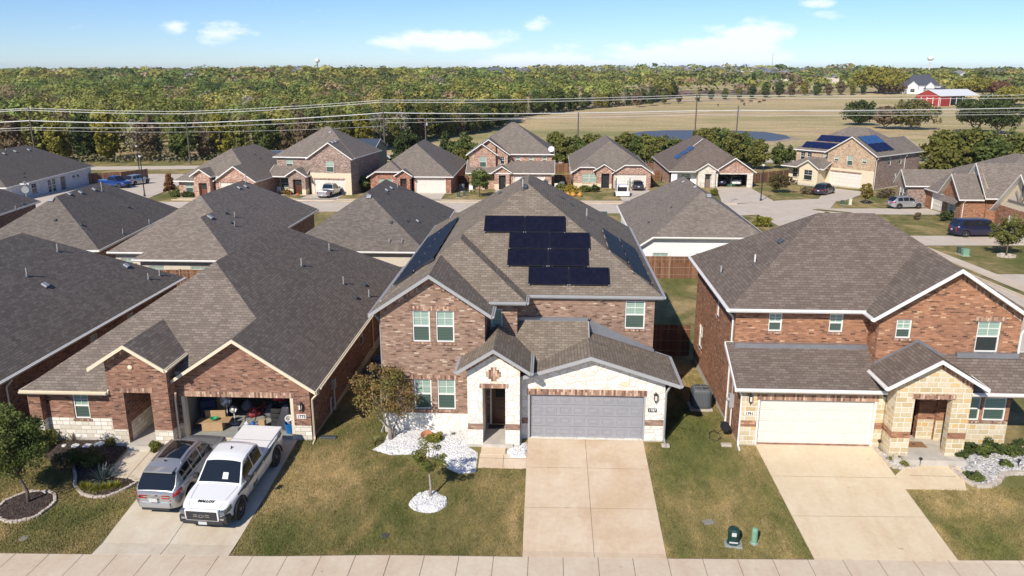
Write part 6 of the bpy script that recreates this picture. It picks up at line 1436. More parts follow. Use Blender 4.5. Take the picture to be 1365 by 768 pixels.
Vehicle('parked_car', 'dark car in the shadow of the open garage beside the white car', (28.7, 136.6, -3.5), R(90), NAVY, 4.5, 1.85, 1.45, 'sedan', 'cars parked in the back street', detail=0)
# white trailer / flat cart before the clipped gable house
p = G(829, 262); t = empty('utility_trailer', p, 0, 'white utility trailer with raised folding arms before the clipped gable garage', 'trailer')
mb = MB(); mb.box(-1.0, 1.0, -1.2, 2.0, .45, .6, WHITE, bev=.03); mb.box(-1.0, 1.0, -1.25, -1.18, .25, .95, WHITE, bev=.02); mb.build('deck', t)
for sx in (-1, 1):
    mb = MB(); mb.tube([(sx*.95,-1.1,.5),(sx*1.0,-1.1,2.9)], .07, DARKG, 6); mb.tube([(sx*.95,1.8,.5),(sx*.95,1.2,2.2)], .05, DARKG, 6); mb.build('side_arm', t)
    mb = MB(); mb.lathe([(.001,-.1),(.33,-.1),(.33,.1),(.001,.1)], TYRE, 14, Matrix.Translation((sx*1.1,.4,.33)) @ Matrix.Rotation(math.pi/2, 4, 'Y')); mb.build('wheel', t)
mb = MB(); mb.box(-.85, .85, -.2, 1.8, .6, 1.7, WHITE, bev=.08); mb.box(-.7, .7, -.215, -.19, .75, 1.45, GLASS); mb.build('box_body', t)
# ------------------------------------------------------------------ fences
CED = brickmat('brick_cedar_boards', [(0,(.13,.06,.032)),(.5,(.21,.1,.054)),(1,(.3,.16,.09))], mortar=(.04,.018,.01), w=2.6, h=.14, ms=.008, rot=math.pi/2)
CEDP = plain('cedar_post', (.3,.2,.13), .85, var=.15)
def fence(label, pts, h=1.83, posts=2.4, mat=None):
    o = (pts[0][0], pts[0][1], gz(*pts[0])); t = empty('wooden_fence', o, 0, label, 'fence')
    for (x0, y0), (x1, y1) in zip(pts, pts[1:]):
        L = math.hypot(x1-x0, y1-y0); n = max(1, round(L/posts)); ang = math.atan2(y1-y0, x1-x0)
        for k in range(n):
            xa, ya = x0+(x1-x0)*k/n, y0+(y1-y0)*k/n; zz = gz(xa, ya); z2 = gz(x0+(x1-x0)*(k+1)/n, y0+(y1-y0)*(k+1)/n)
            M = Matrix.Translation((xa-o[0], ya-o[1], min(zz, z2)-o[2])) @ Matrix.Rotation(ang, 4, 'Z'); mb = MB(); w = L/n
            mb.box(0, w, -.012, .012, -.1, h, mat or CED, M); mb.build('board_panel', t)
            mb = MB()
            for zr in (.3, h/2, h-.25): mb.box(.05, w, .013, .05, zr-.045, zr+.045, CEDP, M); mb.box(.05, w, -.05, -.013, zr-.02, zr+.02, CEDP, M)
            mb.build('rail', t)
            mb = MB(); mb.box(-.045, .045, -.07, .07, -.2, h+.03, CEDP, M); mb.build('post', t)
fence('cedar fence closing the back yard between the solar roof and orange brick houses', [(4.5, 63.4), (12.5, 63.5)])
fence('shaded cedar gate fence between the solar roof and orange brick houses', [(4.8, 43.2), (8.05, 43.2)])
fence('cedar fence behind the rust brick house', [(-37, 57.2), (-31.2, 57.2), (-31.2, 55.2), (-22.6, 55.3)], h=2.5)
fence('cedar fence behind the rust brick house by the solar roof', [(-22.5, 57.3), (-7.5, 57.6), (4.5, 63.4)], h=2.3)
fence('cedar fence between the rust brick and solar roof houses', [(-9.8, 46), (-7.4, 46)])
fence('red brown fence at the end of the white brick house', [(-78.5, 131.5), (-74, 134.5), (-72.5, 141)])
fence('cedar fence behind the corner lawn', [(35.0, 139.5), (43.5, 146.5)])
fence('cedar fence between the mauve and red brick houses', [(-28.7, 128), (-14, 131), (-13.4, 131)])
fence('cedar fence between the pinkish and clipped gable houses', [(.8, 134), (3.6, 134)])
fence('cedar fence between the clipped gable and blue solar houses', [(17, 143), (19.8, 143)])
fence('cedar fence behind the third row', [(-14, 156), (18, 160), (36, 162)])
fence('fence behind the steep gabled house', [(56, 130), (72, 131), (90, 131)])
# ------------------------------------------------------------------ power line
WOODP = plain('pole_wood', (.11,.085,.07), .9, var=.2)
WIRE = plain('aluminium_wire', (.8,.8,.78), .4, .2)
def pline(px):
    r_ = ray(px, 200); k = r_[0]/r_[1]; Y = (173+.185*83)/(1-.185*k); return (k*Y, Y)
PT = {}
for px, ytop, arm, nm in ((46,143.5,1,'leftmost wooden power pole before the woods'),(252,149,1,'second wooden power pole from the left'),(513,133,1,'tall brown power pole behind the mauve two storey house'),(568,158,0,'short power pole behind the red brick house'),(770,150,0,'slim power pole behind the pinkish two storey house'),(925,126,1,'tall dark power pole by the pond'),(980,141,0,'leaning short power pole right of the tall pole by the pond')):
    X, Y = pline(px); zt = aty(px, ytop, Y)[1]; z0 = gz(X, Y); t = empty('power_pole', (X, Y, z0), 0, nm, 'power pole', 'power poles along the far road'); h_ = zt-z0
    mb = MB(); mb.tube([(0,0,-.5),(0,0,h_)], [.19,.13], WOODP, 8); mb.build('pole', t, smooth=False)
    if arm:
        mb = MB(); mb.box(-1.2, 1.2, -.07, .07, h_-.75, h_-.6, WOODP, Matrix.Rotation(R(98), 4, 'Z')); mb.build('crossarm', t)
        for k in (-1, 0, 1):
            mb = MB(); mb.lathe([(.05,0),(.08,.08),(.04,.2)], plain('insulator', (.5,.5,.48), .3), 8, Matrix.Rotation(R(98), 4, 'Z') @ Matrix.Translation((k*1.1, 0, h_-.6 if k else h_))); mb.build('insulator', t)
    else:
        mb = MB(); mb.lathe([(.2,0),(.22,.05),(.22,.55),(.15,.65)], METAL, 10, Matrix.Translation((.35,0,h_-1.6))); mb.build('transformer', t)
    PT[px] = (X, Y)
def wire(label, pts, rad=.05, sag=.9, off=0):
    P = []
    for px, py in pts:
        X, Y = pline(px) if -200 < px < 1600 else pline(px); P.append(Vector((X-off*.12, Y+off, aty(px, py, Y)[1])))
    mb = MB(); o = P[0].copy(); Q = []
    for a_, b_ in zip(P, P[1:]):
        for k in range(12):
            t_ = k/12; q = a_.lerp(b_, t_); q.z -= sag*4*t_*(1-t_)*min(1, (b_-a_).length/90); Q.append(q-o)
    Q.append(P[-1]-o); mb.tube(Q, rad, WIRE, 5); tag(mb.build('power_line', loc=o, uv=False), label, 'power line', 'power lines strung between the poles')
wire('topmost wire of the power line', [(-130,152),(46,144.5),(252,149),(513,133.5),(925,126.5),(1500,124)], .045, .5, .9)
wire('second wire from the top of the power line', [(-130,154),(46,146.5),(252,151.5),(513,136),(925,129),(1500,127.5)], .05, .6, -.9)
wire('thick middle cable of the power line', [(-130,167),(46,161),(252,164.3),(513,150.5),(925,147.5),(1500,140)], .085, .5)
wire('thin lower cable below the thick cable', [(-130,175),(46,170),(252,169.5),(513,158),(925,153),(1500,150)], .04, .4)
wire('thin service wire linking the short poles', [(513,163),(568,163),(770,153),(980,146),(1500,146)], .025, .7)
wire('lowest thin wire at the left', [(-130,178),(46,173),(252,176),(513,168)], .022, .6)
# ------------------------------------------------------------------ street furniture
def lamp(label, px, py, h_, side=1):
    p = G(px, py); t = empty('street_lamp', p, 0, label, 'street lamp', 'black street lamps'); mb = MB(); mb.tube([(0,0,-.1),(0,0,h_-.5)], [.09,.06], BLACK, 10); mb.lathe([(.17,0),(.15,.3),(.09,.45)], BLACK, 12); mb.build('post', t)
    mb = MB(); mb.lathe([(.06,h_-.5),(.16,h_-.42),(.2,h_-.1),(.24,h_-.06),(.1,h_+.08),(.02,h_+.16)], BLACK, 10); mb.build('lantern_frame', t)
    mb = MB(); mb.lathe([(.165,h_-.4),(.205,h_-.12)], plain('lamp_milk_glass', (.7,.7,.66), .3), 10, cap=False); mb.build('lamp_glass', t)
lamp('black street lamp at the edge of the corner lawn', 1014, 268, 5.4); lamp('black street lamp beside the blue pickup at the left', 193, 262, 6.2); lamp('thin street lamp behind the blue pickup', 187, 237, 6)
p = G(973, 270); t = empty('street_sign', p, 0, 'street name sign on a thin post at the corner', 'sign'); mb = MB(); mb.tube([(0,0,-.1),(0,0,2.6)], .04, METAL, 6); mb.build('post', t)
sg_ = plain('sign_green', (.02,.1,.05), .4)
mb = MB(); mb.box(-.55, .55, -.015, .015, 2.4, 2.62, sg_); mb.box(-.015, .015, -.5, .5, 2.64, 2.84, sg_); mb.build('sign_plate', t)
p = (-60.6, 101.5, gz(-60.6, 101.5)); X, Y = -60.6, 101.5
r_ = ray(34, 255); Y = 96; X = r_[0]/r_[1]*Y; z0 = gz(X, Y); zt = aty(34, 253, Y)[1]
t = empty('stop_sign', (X, Y, z0), R(20), 'white backed stop sign behind the left roofs', 'sign'); mb = MB(); mb.tube([(0,0,-.1),(0,0,zt-z0+.9)], .045, METAL, 6); mb.build('post', t)
mb = MB(); mb.lathe([(.001,-.01),(.45,-.01),(.45,.01),(.001,.01)], METAL, 8, Matrix.Translation((0,-.06,zt-z0)) @ Matrix.Rotation(math.pi/2, 4, 'X') @ Matrix.Rotation(math.pi/8, 4, 'Z')); mb.build('sign_plate', t)
mb = MB(); mb.box(-.5, .5, -.012, .012, zt-z0+.62, zt-z0+.82, WHITE); mb.box(-.012, .012, -.5, .5, zt-z0+.84, zt-z0+1.02, WHITE); mb.build('name_plate', t)
# mobile storage box, utility boxes
def ubox(label, px, py, w, d, h_, mat, name='utility_box', top=None):
    p = G(px, py); t = empty(name, p, 0, label, 'utility box'); mb = MB(); mb.box(-w/2, w/2, -d/2, d/2, 0, h_, mat, bev=.05); mb.build('cabinet', t); mb = MB(); mb.box(-w/2-.03, w/2+.03, -d/2-.03, d/2+.03, h_, h_+.06, top or mat, bev=.03); mb.box(-w/2-.08, w/2+.08, -d/2-.08, d/2+.08, -.05, .04, CONC); mb.build('lid', t); return t
ubox('dark green transformer box on the back lawn right of the solar roof', 802, 294, 1.2, 1.0, .95, plain('dark_utility_green', (.06,.1,.07), .5))
t = ubox('pale green utility box on the lawn behind the orange brick house', 1286, 341, .55, .5, .6, GREEN); t2 = ubox('dark utility box beside the pale green one on the lawn', 1279, 338, .45, .45, .55, plain('dark_utility_green', (.06,.1,.07), .5))
ubox('pale pedestal box near the buff corner house driveway', 1133, 273, .35, .35, .8, plain('pedestal_cream', (.65,.66,.5), .5)); ubox('dark pedestal box left of the pale one by the driveway', 1123, 273, .45, .4, .55, plain('dark_utility_green', (.06,.1,.07), .5))
ubox('dark pedestal box on the lawn of the pinkish two storey house', 611, 263, .45, .45, .6, plain('dark_utility_green', (.06,.1,.07), .5)); ubox('second dark pedestal box on the lawn of the pinkish house', 619, 262, .35, .35, .8, DARKG)
# the two front lawn pedestals
p = G(977, 724); t = empty('utility_pedestal', p, R(-8), 'dark green utility pedestal with pale labels on the front lawn', 'utility box'); dg = plain('pedestal_dark_green', (.012,.045,.035), .4)
mb = MB(); mb.lathe([(.24,0),(.24,.05),(.2,.08),(.215,.5),(.17,.6),(.05,.63)], dg, 8, Matrix.Rotation(math.pi/8, 4, 'Z')); mb.build('housing', t)
mb = MB(); mb.box(-.08, .08, -.215, -.2, .38, .52, PLATE, bev=.004); mb.box(-.15, .15, -.225, -.205, .12, .17, PLATE); mb.build('label_plate', t)
mb = MB(); mb.box(-.3, .3, -.27, .27, -.04, .03, plain('pedestal_pad', (.3,.32,.3), .8)); mb.build('base_pad', t)
p = G(1005, 724); t = empty('cable_pedestal', p, 0, 'pale green round topped cable pedestal beside the dark one', 'utility box'); mb = MB(); mb.lathe([(.125,0),(.125,.03),(.11,.05),(.11,.5),(.09,.57),(.03,.6)], GREEN, 16); mb.lathe([(.117,.4),(.117,.43)], GREEN, 16, cap=False); mb.build('housing', t, smooth=False)
mb = MB(); mb.lathe([(.16,-.05),(.16,.02),(.12,.03)], plain('pedestal_pad', (.3,.32,.3), .8), 12); mb.build('base_pad', t)
def cover(label, px, py, r_, mat, sq=False):
    p = G(px, py); mb = MB()
    if sq: mb.box(-r_, r_, -r_*.75, r_*.75, -.05, .035, mat, Matrix.Rotation(R(15), 4, 'Z'), bev=.01)
    else: mb.lathe([(r_,-.05),(r_,.03),(r_*.85,.035),(r_*.85,.025),(.001,.03)], mat, 18)
    tag(mb.build('meter_cover', loc=p), label, 'cover')
cover('square grey meter cover on the lawn left of the right driveway', 944, 696, .19, plain('meter_concrete', (.25,.24,.22), .9), True); cover('dark round cover on the lawn near the front walk tree', 513.5, 714, .13, DARKG); cover('small round cover on the lawn at the left', 32, 718, .15, plain('meter_concrete', (.25,.24,.22), .9)); cover('small round cap set in the right driveway', 1200, 732, .1, plain('cap_cream', (.5,.42,.3), .8))
mb = MB(); p = G(968, 594); mb.box(-.22, .22, -.12, .12, -.05, .09, plain('splash_block', (.5,.42,.33), .9), bev=.03); tag(mb.build('splash_block', loc=p), 'pale splash block below the orange brick side wall', 'block')
mb = MB(); p = G(887, 595); mb.box(-.17, .17, -.12, .12, -.05, .09, plain('splash_block', (.5,.42,.33), .9), bev=.03); tag(mb.build('splash_block', loc=p), 'pale splash block at the corner of the white stone garage', 'block')
mb = MB(); p = G(686, 595); mb.box(-.17, .17, -.14, .14, -.03, .09, plain('splash_block', (.5,.42,.33), .9), bev=.03); tag(mb.build('splash_block', loc=p), 'splash block between the stone porch and grey garage door', 'block')
mb = MB(); p = (-9.55, 31.6, gz(-9.55, 31.6)); mb.box(-.35, .35, -.12, .12, -.03, .1, DARKG, bev=.03); tag(mb.build('splash_block', loc=p), 'dark splash block at the corner of the open garage house', 'block')
# air conditioners
def aircon(label, x, y, s_=1, rz=0):
    t = empty('air_conditioner', (x, y, gz(x, y)), rz, label, 'air conditioner'); mb = MB(); a = .42*s_
    mb.box(-a-.1, a+.1, -a-.1, a+.1, -.1, .08, CONC, bev=.02); mb.build('pad', t)
    mb = MB(); mb.box(-a, a, -a, a, .08, 1.05*s_, plain('ac_grey', (.13,.14,.15), .5), bev=.17)
    for k in range(11):
        q = -a*.85+k*a*.17
        for sx, sy in ((0,-1),(0,1),(1,0),(-1,0)):
            if sx: mb.box(sx*a-.012*abs(sx), sx*a+.012, q-.01, q+.01, .15, .95*s_, DARKG)
            else: mb.box(q-.01, q+.01, sy*a-.012, sy*a+.012, .15, .95*s_, DARKG)
    mb.build('casing', t); mb = MB()
    for k in range(1, 7): mb.tube([(math.cos(q*.3142)*a*.13*k, math.sin(q*.3142)*a*.13*k, 1.07*s_) for q in range(21)], .008, DARKG, 4)
    for k in range(4): mb.box(0, a*.8, -.012, .012, 1.055*s_, 1.07*s_, METAL, Matrix.Rotation(k*math.pi/2, 4, 'Z'))
    mb.build('fan_grille', t)
aircon('large grey air conditioner beside the orange brick side wall', 7.25, 35.3, 1.0)
aircon('air conditioner in the shade of the solar roof house wall', -9.1, 38.6, .95)
aircon('air conditioner in shade behind the first, beside the rust brick wall', -9.1, 40.3, .9); aircon('grey box unit by the pinkish two storey house', 2.0, 129.3, 1.1); aircon('grey unit at the right wall of the red brick house', -13.8, 124.5, 1.1)
# electric meter, conduit and hose reel on the orange brick wall
t = empty('hose_reel', (7.7, 31.95, .45), R(90), 'black hose on a reel hanging by the orange brick side wall', 'hose reel'); mb = MB()
mb.lathe([(.06,-.12),(.2,-.12),(.2,-.1),(.09,-.09),(.09,.09),(.2,.1),(.2,.12),(.06,.12)], BLACK, 14, Matrix.Rotation(math.pi/2, 4, 'Y')); mb.build('reel', t)
mb = MB(); mb.tube([(.05*k/10+.11*math.cos(k*.5)*(1+.0*k), .03+.12*math.sin(k*.5), .0+.002*k) for k in range(60)], .014, BLACK, 5); mb.tube([(0,.1,-.1),(.2,.25,-.4),(.5,.35,-.42),(.3,.6,-.43),(-.3,.7,-.43),(-.5,.4,-.42),(-.2,.2,-.4)], .014, BLACK, 5); mb.build('hose', t)
m_ = MB(); x_, y_ = 8.02-C.ox, 32.5-C.oy; m_.box(x_-.12, x_+.08, y_-.14, y_+.14, 1.15, 1.75, METAL, bev=.02); m_.lathe([(.09,0),(.09,.1),(.05,.13)], METAL, 12, Matrix.Translation((x_-.1, y_, 1.5)) @ Matrix.Rotation(-math.pi/2, 4, 'Y')); m_.tube([(x_, y_, 1.75), (x_, y_, 3.0)], .03, METAL, 6); m_.tube([(x_,y_-.05,1.2),(x_,y_-.05,.1)], .035, PVC, 6); m_.build('electric_meter', C.root)
m_ = MB(); x_, y_ = -10.1-A.ox, 34.8-A.oy; m_.box(x_-.1, x_+.08, y_-.14, y_+.14, 1.0, 1.5, METAL, bev=.02); m_.tube([(x_, y_, 1.0), (x_, y_, -.1)], .035, PVC, 6); m_.tube([(x_,y_-.7,.0),(x_,y_-.7,.7),(x_,y_-.5,.75)], .03, PVC, 6); m_.build('electric_meter', A.root)
# small things before the houses
p = G(1243, 586); mb = MB(); mb.box(-.42, .42, -.27, .27, 0, .02, plain('coir_mat', (.28,.15,.07), .95, var=.2, vs=20)); o = mb.build('door_mat', loc=(15.45, 31.3, .105)); tag(o, 'brown door mat with dark pattern on the gold stone porch', 'door mat')
mb = MB(); mb.tube([(-.12,0,.022),(0,.05,.022),(.12,0,.022),(.02,-.08,.022),(-.12,0,.022)], .018, BLACK, 4); mb.build('mat_pattern', o)
mb = MB(); mb.box(-.35, .35, -.2, .2, 0, .02, BLKP); tag(mb.build('door_mat', loc=(-2.2, 32.2, .105)), 'black door mat inside the white stone porch', 'door mat')
p = G(1268, 602); t = empty('yard_sign', p, R(10), 'small green yard sign at the porch corner', 'sign'); mb = MB(); mb.box(-.17, .17, -.01, .01, .22, .42, plain('sign_bright_green', (.02,.25,.1), .5)); mb.box(-.12, .12, -.013, -.01, .3, .35, WHITE); mb.build('sign_plate', t); mb = MB(); mb.tube([(0,0,-.05),(0,0,.25)], .012, METAL, 5); mb.build('stake', t)
for lab, px, py in (('path light beside the garage end of the gold stone wall',1171,598),('path light by the front walk corner',1226,622),('path light right of the low plant in the grey pebble bed',1333,624),('path light near the right edge in the grey pebble bed',1357,624),('path light at the scalloped edging',1294,641)):
    p = G(px, py); t = empty('path_light', p, 0, lab, 'path light', 'solar path lights'); mb = MB(); mb.tube([(0,0,-.05),(0,0,.3)], .012, BLACK, 5); mb.build('stake', t); mb = MB(); mb.lathe([(.03,.28),(.05,.34),(.08,.36),(.02,.41)], BLACK, 10); mb.build('cap', t)
p = G(569, 583); t = empty('plant_pot', p, 0, 'terracotta bowl among white pebbles', 'pot'); mb = MB(); mb.lathe([(.12,0),(.24,.14),(.27,.17),(.24,.17),(.1,.05),(.001,.05)], plain('terracotta', (.4,.17,.08), .8, var=.15), 18, Matrix.Rotation(R(18), 4, 'X')); mb.build('bowl', t)
for k, (px, py, c) in enumerate(((86,597,(.7,.7,.68)),(101,597,(.75,.75,.72)),(117,597,(.6,.6,.68)),(133,595,(.45,.52,.58)))):
    p = G(px, py); mb = MB(); rr = random.Random(k); mb.lathe([(.2*[.5,.85,1,1.1][k],0),(.2*[.5,.85,1,1.1][k],.05),(.17*[.5,.85,1,1.1][k],.06),(.001,.06)], plain('stepping_stone_%s' % 'abcd'[k], c, .7, var=.1), 8 if k != 2 else 4, Matrix.Rotation(R(20*k), 4, 'Z')); tag(mb.build('stepping_stone', loc=(p[0], p[1], p[2]+.08)), ['small white round stone, leftmost in the mulch bed row','white round stepping stone second from the left in the mulch bed','square pale stepping stone in the mulch bed','blue grey stepping stone nearest the entry walk'][k], 'stone')
p = G(61, 597); mb = MB(); mb.lathe([(.1,0),(.14,.1),(.13,.25),(.06,.3),(.02,.34)], plain('orange_ceramic', (.55,.15,.04), .5), 12); tag(mb.build('garden_pumpkin', loc=p), 'orange ornament at the foot of the left brick pillar', 'ornament')
p = G(1020, 588)
# ------------------------------------------------------------------ open garage contents
CARD = plain('cardboard', (.42,.28,.15), .85, var=.1); gzA = -.3+.05
def at_g(x, y): return (x, y, gzA)
def gthing(name, label, cat, x, y, fn, rz=0, z=0, group=None):
    t = empty(name, (x, y, gzA+z), rz, label, cat, group); fn(t); return t
def f(t):
    for k in range(4):
        mb = MB(); mb.lathe([(.2,0),(.31,.01),(.34,.05),(.34,.16),(.31,.2),(.2,.21),(.18,.16),(.18,.05),(.2,0)], TYRE, 26, Matrix.Translation((.02*(k%2), .015*k, k*.212)), cap=False); mb.build('sidewall', t, smooth=False)
for k in range(4):
    mb = MB(); mb.lathe([(.2,0),(.31,.01),(.34,.05),(.345,.08),(.335,.105),(.345,.13),(.34,.16),(.31,.2),(.2,.21),(.18,.16),(.18,.05),(.2,0)], TYRE, 26, cap=False)
    tag(mb.build('car_tyre', loc=(-12.15+.02*(k%2), 32.75+.015*k, gzA+k*.212)), ['bottom tyre of the stack in the open garage','second tyre from the bottom of the garage stack','third tyre from the bottom of the garage stack','top tyre of the stack in the open garage'][k], 'tyre', 'tyres stacked in the open garage')
def f(t):
    mb = MB(); mb.box(-.45, .45, -.3, .3, 0, .42, CARD, bev=.01); mb.build('carton', t); mb = MB(); mb.box(-.45, .45, .28, .3, .42, .75, CARD); mb.box(.45, .75, -.3, .3, .41, .43, CARD); mb.box(-.7, -.45, -.3, .3, .38, .4, CARD); mb.build('flap', t)
gthing('cardboard_box', 'open cardboard box with raised flaps beside the silver car', 'box', -14.9, 32.2, f, R(6))
def f(t): mb = MB(); mb.lathe([(.07,0),(.17,.1),(.18,.13),(.16,.13),(.06,.02)], plain('green_plastic', (.02,.3,.12), .35), 16); mb.build('bowl_shell', t)
gthing('bowl', 'green plastic bowl on the open cardboard box', 'bowl', -14.85, 32.15, f, z=.42)
def f(t): mb = MB(); mb.box(-.17, .17, -.14, .14, 0, 1.5, CARD, bev=.01); mb.build('carton', t)
gthing('cardboard_box', 'tall narrow cardboard box standing behind the fans', 'box', -15.0, 33.4, f)
def fan(s_, c):
    def f(t):
        mb = MB(); mb.lathe([(.2,0),(.2,.03),(.03,.05)], WHITE, 14); mb.tube([(0,0,.03),(0,0,.85*s_)], .02, WHITE, 8); mb.build('stand', t)
        mb = MB(); T = Matrix.Translation((0,-.08,1.02*s_)) @ Matrix.Rotation(R(75), 4, 'X')
        for k in range(1, 6): mb.tube([T @ Vector((math.cos(q*.3142)*.05*k*s_, math.sin(q*.3142)*.05*k*s_, .05-.004*k*k)) for q in range(21)], .006, c, 4)
        for k in range(10): mb.tube([T @ Vector((0,0,.05)), T @ Vector((math.cos(k*.628)*.25*s_, math.sin(k*.628)*.25*s_, -.05))], .005, c, 4)
        mb.lathe([(.07,-.15),(.09,-.02),(.05,.06),(.001,.07)], WHITE, 12, T); mb.build('fan_cage', t)
        mb = MB()
        for k in range(3): mb.faces([T @ Matrix.Rotation(k*2.094, 4, 'Z') @ Vector(v) for v in ((.03,-.03,0),(.2*s_,-.1,.02),(.22*s_,.05,-.02),(.05,.05,0))], [(0,1,2,3)], c)
        mb.build('blade', t)
    return f
gthing('pedestal_fan', 'white pedestal fan in the open garage', 'fan', -14.55, 32.9, fan(1.05, WHITE)); gthing('pedestal_fan', 'grey floor fan beside the white pedestal fan', 'fan', -14.2, 32.8, fan(.7, METAL))
def f(t):
    mb = MB(); c = plain('blue_bin_plastic', (.01,.13,.38), .4); mb.lathe([(.2,0),(.26,.42),(.28,.42),(.28,.45),(.24,.45),(.18,.05)], c, 16); mb.build('tub', t)
gthing('plastic_bin', 'bright blue plastic bin at the right side of the open garage', 'bin', -11.35, 32.0, f)
def f(t): mb = MB(); mb.lathe([(.13,0),(.16,.3),(.17,.31),(.14,.31),(.12,.03)], WHITE, 16, Matrix.Rotation(R(35), 4, 'X')); mb.build('pail', t); 
gthing('bucket', 'white bucket lying on the blue bin', 'bucket', -11.35, 32.0, f, z=.5)
def f(t): mb = MB(); mb.box(-.3,.3,-.22,.22,0,.18,plain('red_plastic', (.5,.01,.03), .4),bev=.06); mb.build('tub', t)
gthing('plastic_tub', 'red plastic tub on top of the tyre stack shelf', 'tub', -12.2, 33.4, f, z=.95); 
def f(t): mb = MB(); mb.box(-.14,.14,-.1,.1,0,.25,plain('red_plastic', (.5,.01,.03), .4),bev=.06); mb.build('can', t)
gthing('fuel_can', 'small red can above the white bucket', 'can', -11.1, 32.4, f, z=.75)
def f(t):
    rg = random.Random(2); c = plain('black_tarpaulin', (.05,.05,.058), .4); V = []; n = 16; m = 9
    for j in range(m):
        for i in range(n):
            a = 6.283*i/n; z = 1.15*(1-j/(m-1)); r = .12+.32*(j/(m-1))**.7; r *= 1+.28*math.sin(a*5+j*.5)+rg.uniform(-.06,.06); V.append((math.cos(a)*r, math.sin(a)*r*.8, z))
    mb = MB(); mb.faces(V, [(j*n+i, (j+1)*n+i, (j+1)*n+(i+1)%n, j*n+(i+1)%n) for j in range(m-1) for i in range(n)]+[tuple(range(n))], c); mb.build('cloth', t, smooth=True)
gthing('tarpaulin', 'dark grey tarpaulin draped beside the tyre stack', 'tarpaulin', -11.65, 32.55, f)
def f(t):
    mb = MB()
    for x in (-.02, 1.5): mb.tube([(x,0,0),(x,0,1.8)], .03, METAL, 5); mb.tube([(x,.4,0),(x,.4,1.8)], .03, METAL, 5)
    mb.build('upright', t)
    for z in (.2,.8,1.3,1.8):
        mb = MB(); mb.box(-.05, 1.53, -.03, .43, z, z+.03, METAL); mb.build('shelf', t)
for k, (x, y, z, c, s_, lab) in enumerate(((-15.5,34.3,0,(.02,.05,.16),.7,'dark blue bundle in the left of the open garage'),(-14.1,34.2,0,(.3,.3,.32),.55,'grey bundle behind the fans in the open garage'),(-13.6,33.6,0,(.35,.05,.06),.5,'maroon bundle behind the bicycle'),(-12.7,33.5,0,(.12,.12,.13),.75,'black bundle behind the tyre stack'),(-11.1,33.2,0,(.25,.22,.2),.8,'brown bundle in the right corner of the open garage'),(-11.3,32.7,0,(.5,.5,.5),.45,'pale sack beside the dark tarpaulin'))):
    mb = MB(); rg = random.Random(k); n = 10; V = []
    for j in range(7):
        for i in range(n): a_ = 6.283*i/n; r_ = (.1,.26,.3,.28,.22,.12,.05)[j]*(1+.15*math.sin(3*a_+j)+rg.uniform(-.1,.1)); V.append((math.cos(a_)*r_, math.sin(a_)*r_, s_*j/6))
    mb.faces(V, [(j*n+i, j*n+(i+1)%n, (j+1)*n+(i+1)%n, (j+1)*n+i) for j in range(6) for i in range(n)]+[tuple(range(6*n, 7*n))], plain('bundle_%s' % 'abcdef'[k], c, .7)); tag(mb.build('sack', loc=(x, y, gzA), smooth=True), lab, 'sack')
gthing('shelving', 'metal shelving at the back of the open garage', 'shelving', -13.2, 35.6, f); gthing('shelving', 'second metal shelving in the back right of the open garage', 'shelving', -12.6, 34.4, f)
bxs = ((-13.1,35.6,.83,(.12,.16,.35)),(-12.6,35.65,.83,(.35,.08,.07)),(-12.1,35.6,1.33,(.5,.45,.35)),(-12.9,35.6,1.33,(.3,.22,.13)),(-12.4,34.45,.83,(.07,.07,.09)),(-12.0,34.45,.83,(.25,.3,.32)),(-11.6,34.4,1.33,(.42,.28,.15)),(-12.3,34.4,1.33,(.08,.1,.25)),(-11.3,34.4,.83,(.5,.48,.45)),(-11.9,34.4,.23,(.3,.22,.13)),(-12.6,35.6,.23,(.2,.2,.22)))
for k, (x, y, z, c) in enumerate(bxs):
    def f(t): mb = MB(); mb.box(-.2,.2,-.17,.17,0,.3,plain('crate_colour_%s' % 'abcdefghijklm'[k], c, .6),bev=.02); mb.build('crate_body', t); mb = MB(); mb.box(-.21,.21,-.18,.18,.3,.33,plain('crate_colour_%s' % 'abcdefghijklm'[k], c, .6),bev=.01); mb.build('lid', t)
    gthing('storage_box', 'storage box on the shelves in the open garage', 'storage box', x, y, f, z=z, group='storage boxes on the garage shelves')
def f(t):   # bicycle
    for x in (-.5, .5):
        mb = MB(); mb.tube([(x+math.cos(q*.2618)*.3, 0, .32+math.sin(q*.2618)*.3) for q in range(25)], .022, TYRE, 6); w_ = mb.build('wheel', t)
        mb = MB()
        for q in range(8): mb.tube([(x,0,.32),(x+math.cos(q*.785)*.29,0,.32+math.sin(q*.785)*.29)], .005, METAL, 3)
        mb.build('spoke', w_)
    mb = MB(); c = plain('bike_red', (.35,.03,.03), .3)
    for a_, b_ in (((-.5,.32),(-.15,.3)),((-.5,.32),(-.25,.68)),((-.15,.3),(-.25,.75)),((-.22,.65),(.32,.7)),((-.15,.3),(.35,.6)),((.5,.32),(.3,.85))): mb.tube([(a_[0],0,a_[1]),(b_[0],0,b_[1])], .02, c, 6)
    mb.build('frame', t); mb = MB(); mb.tube([(.3,-.25,.9),(.3,.25,.9)], .015, BLACK, 6); mb.build('handlebar', t); mb = MB(); mb.box(-.35,-.12,-.06,.06,.75,.8,BLACK,bev=.02); mb.build('saddle', t)
gthing('bicycle', 'bicycle leaning among the clutter of the open garage', 'bicycle', -13.15, 33.1, f, R(60))
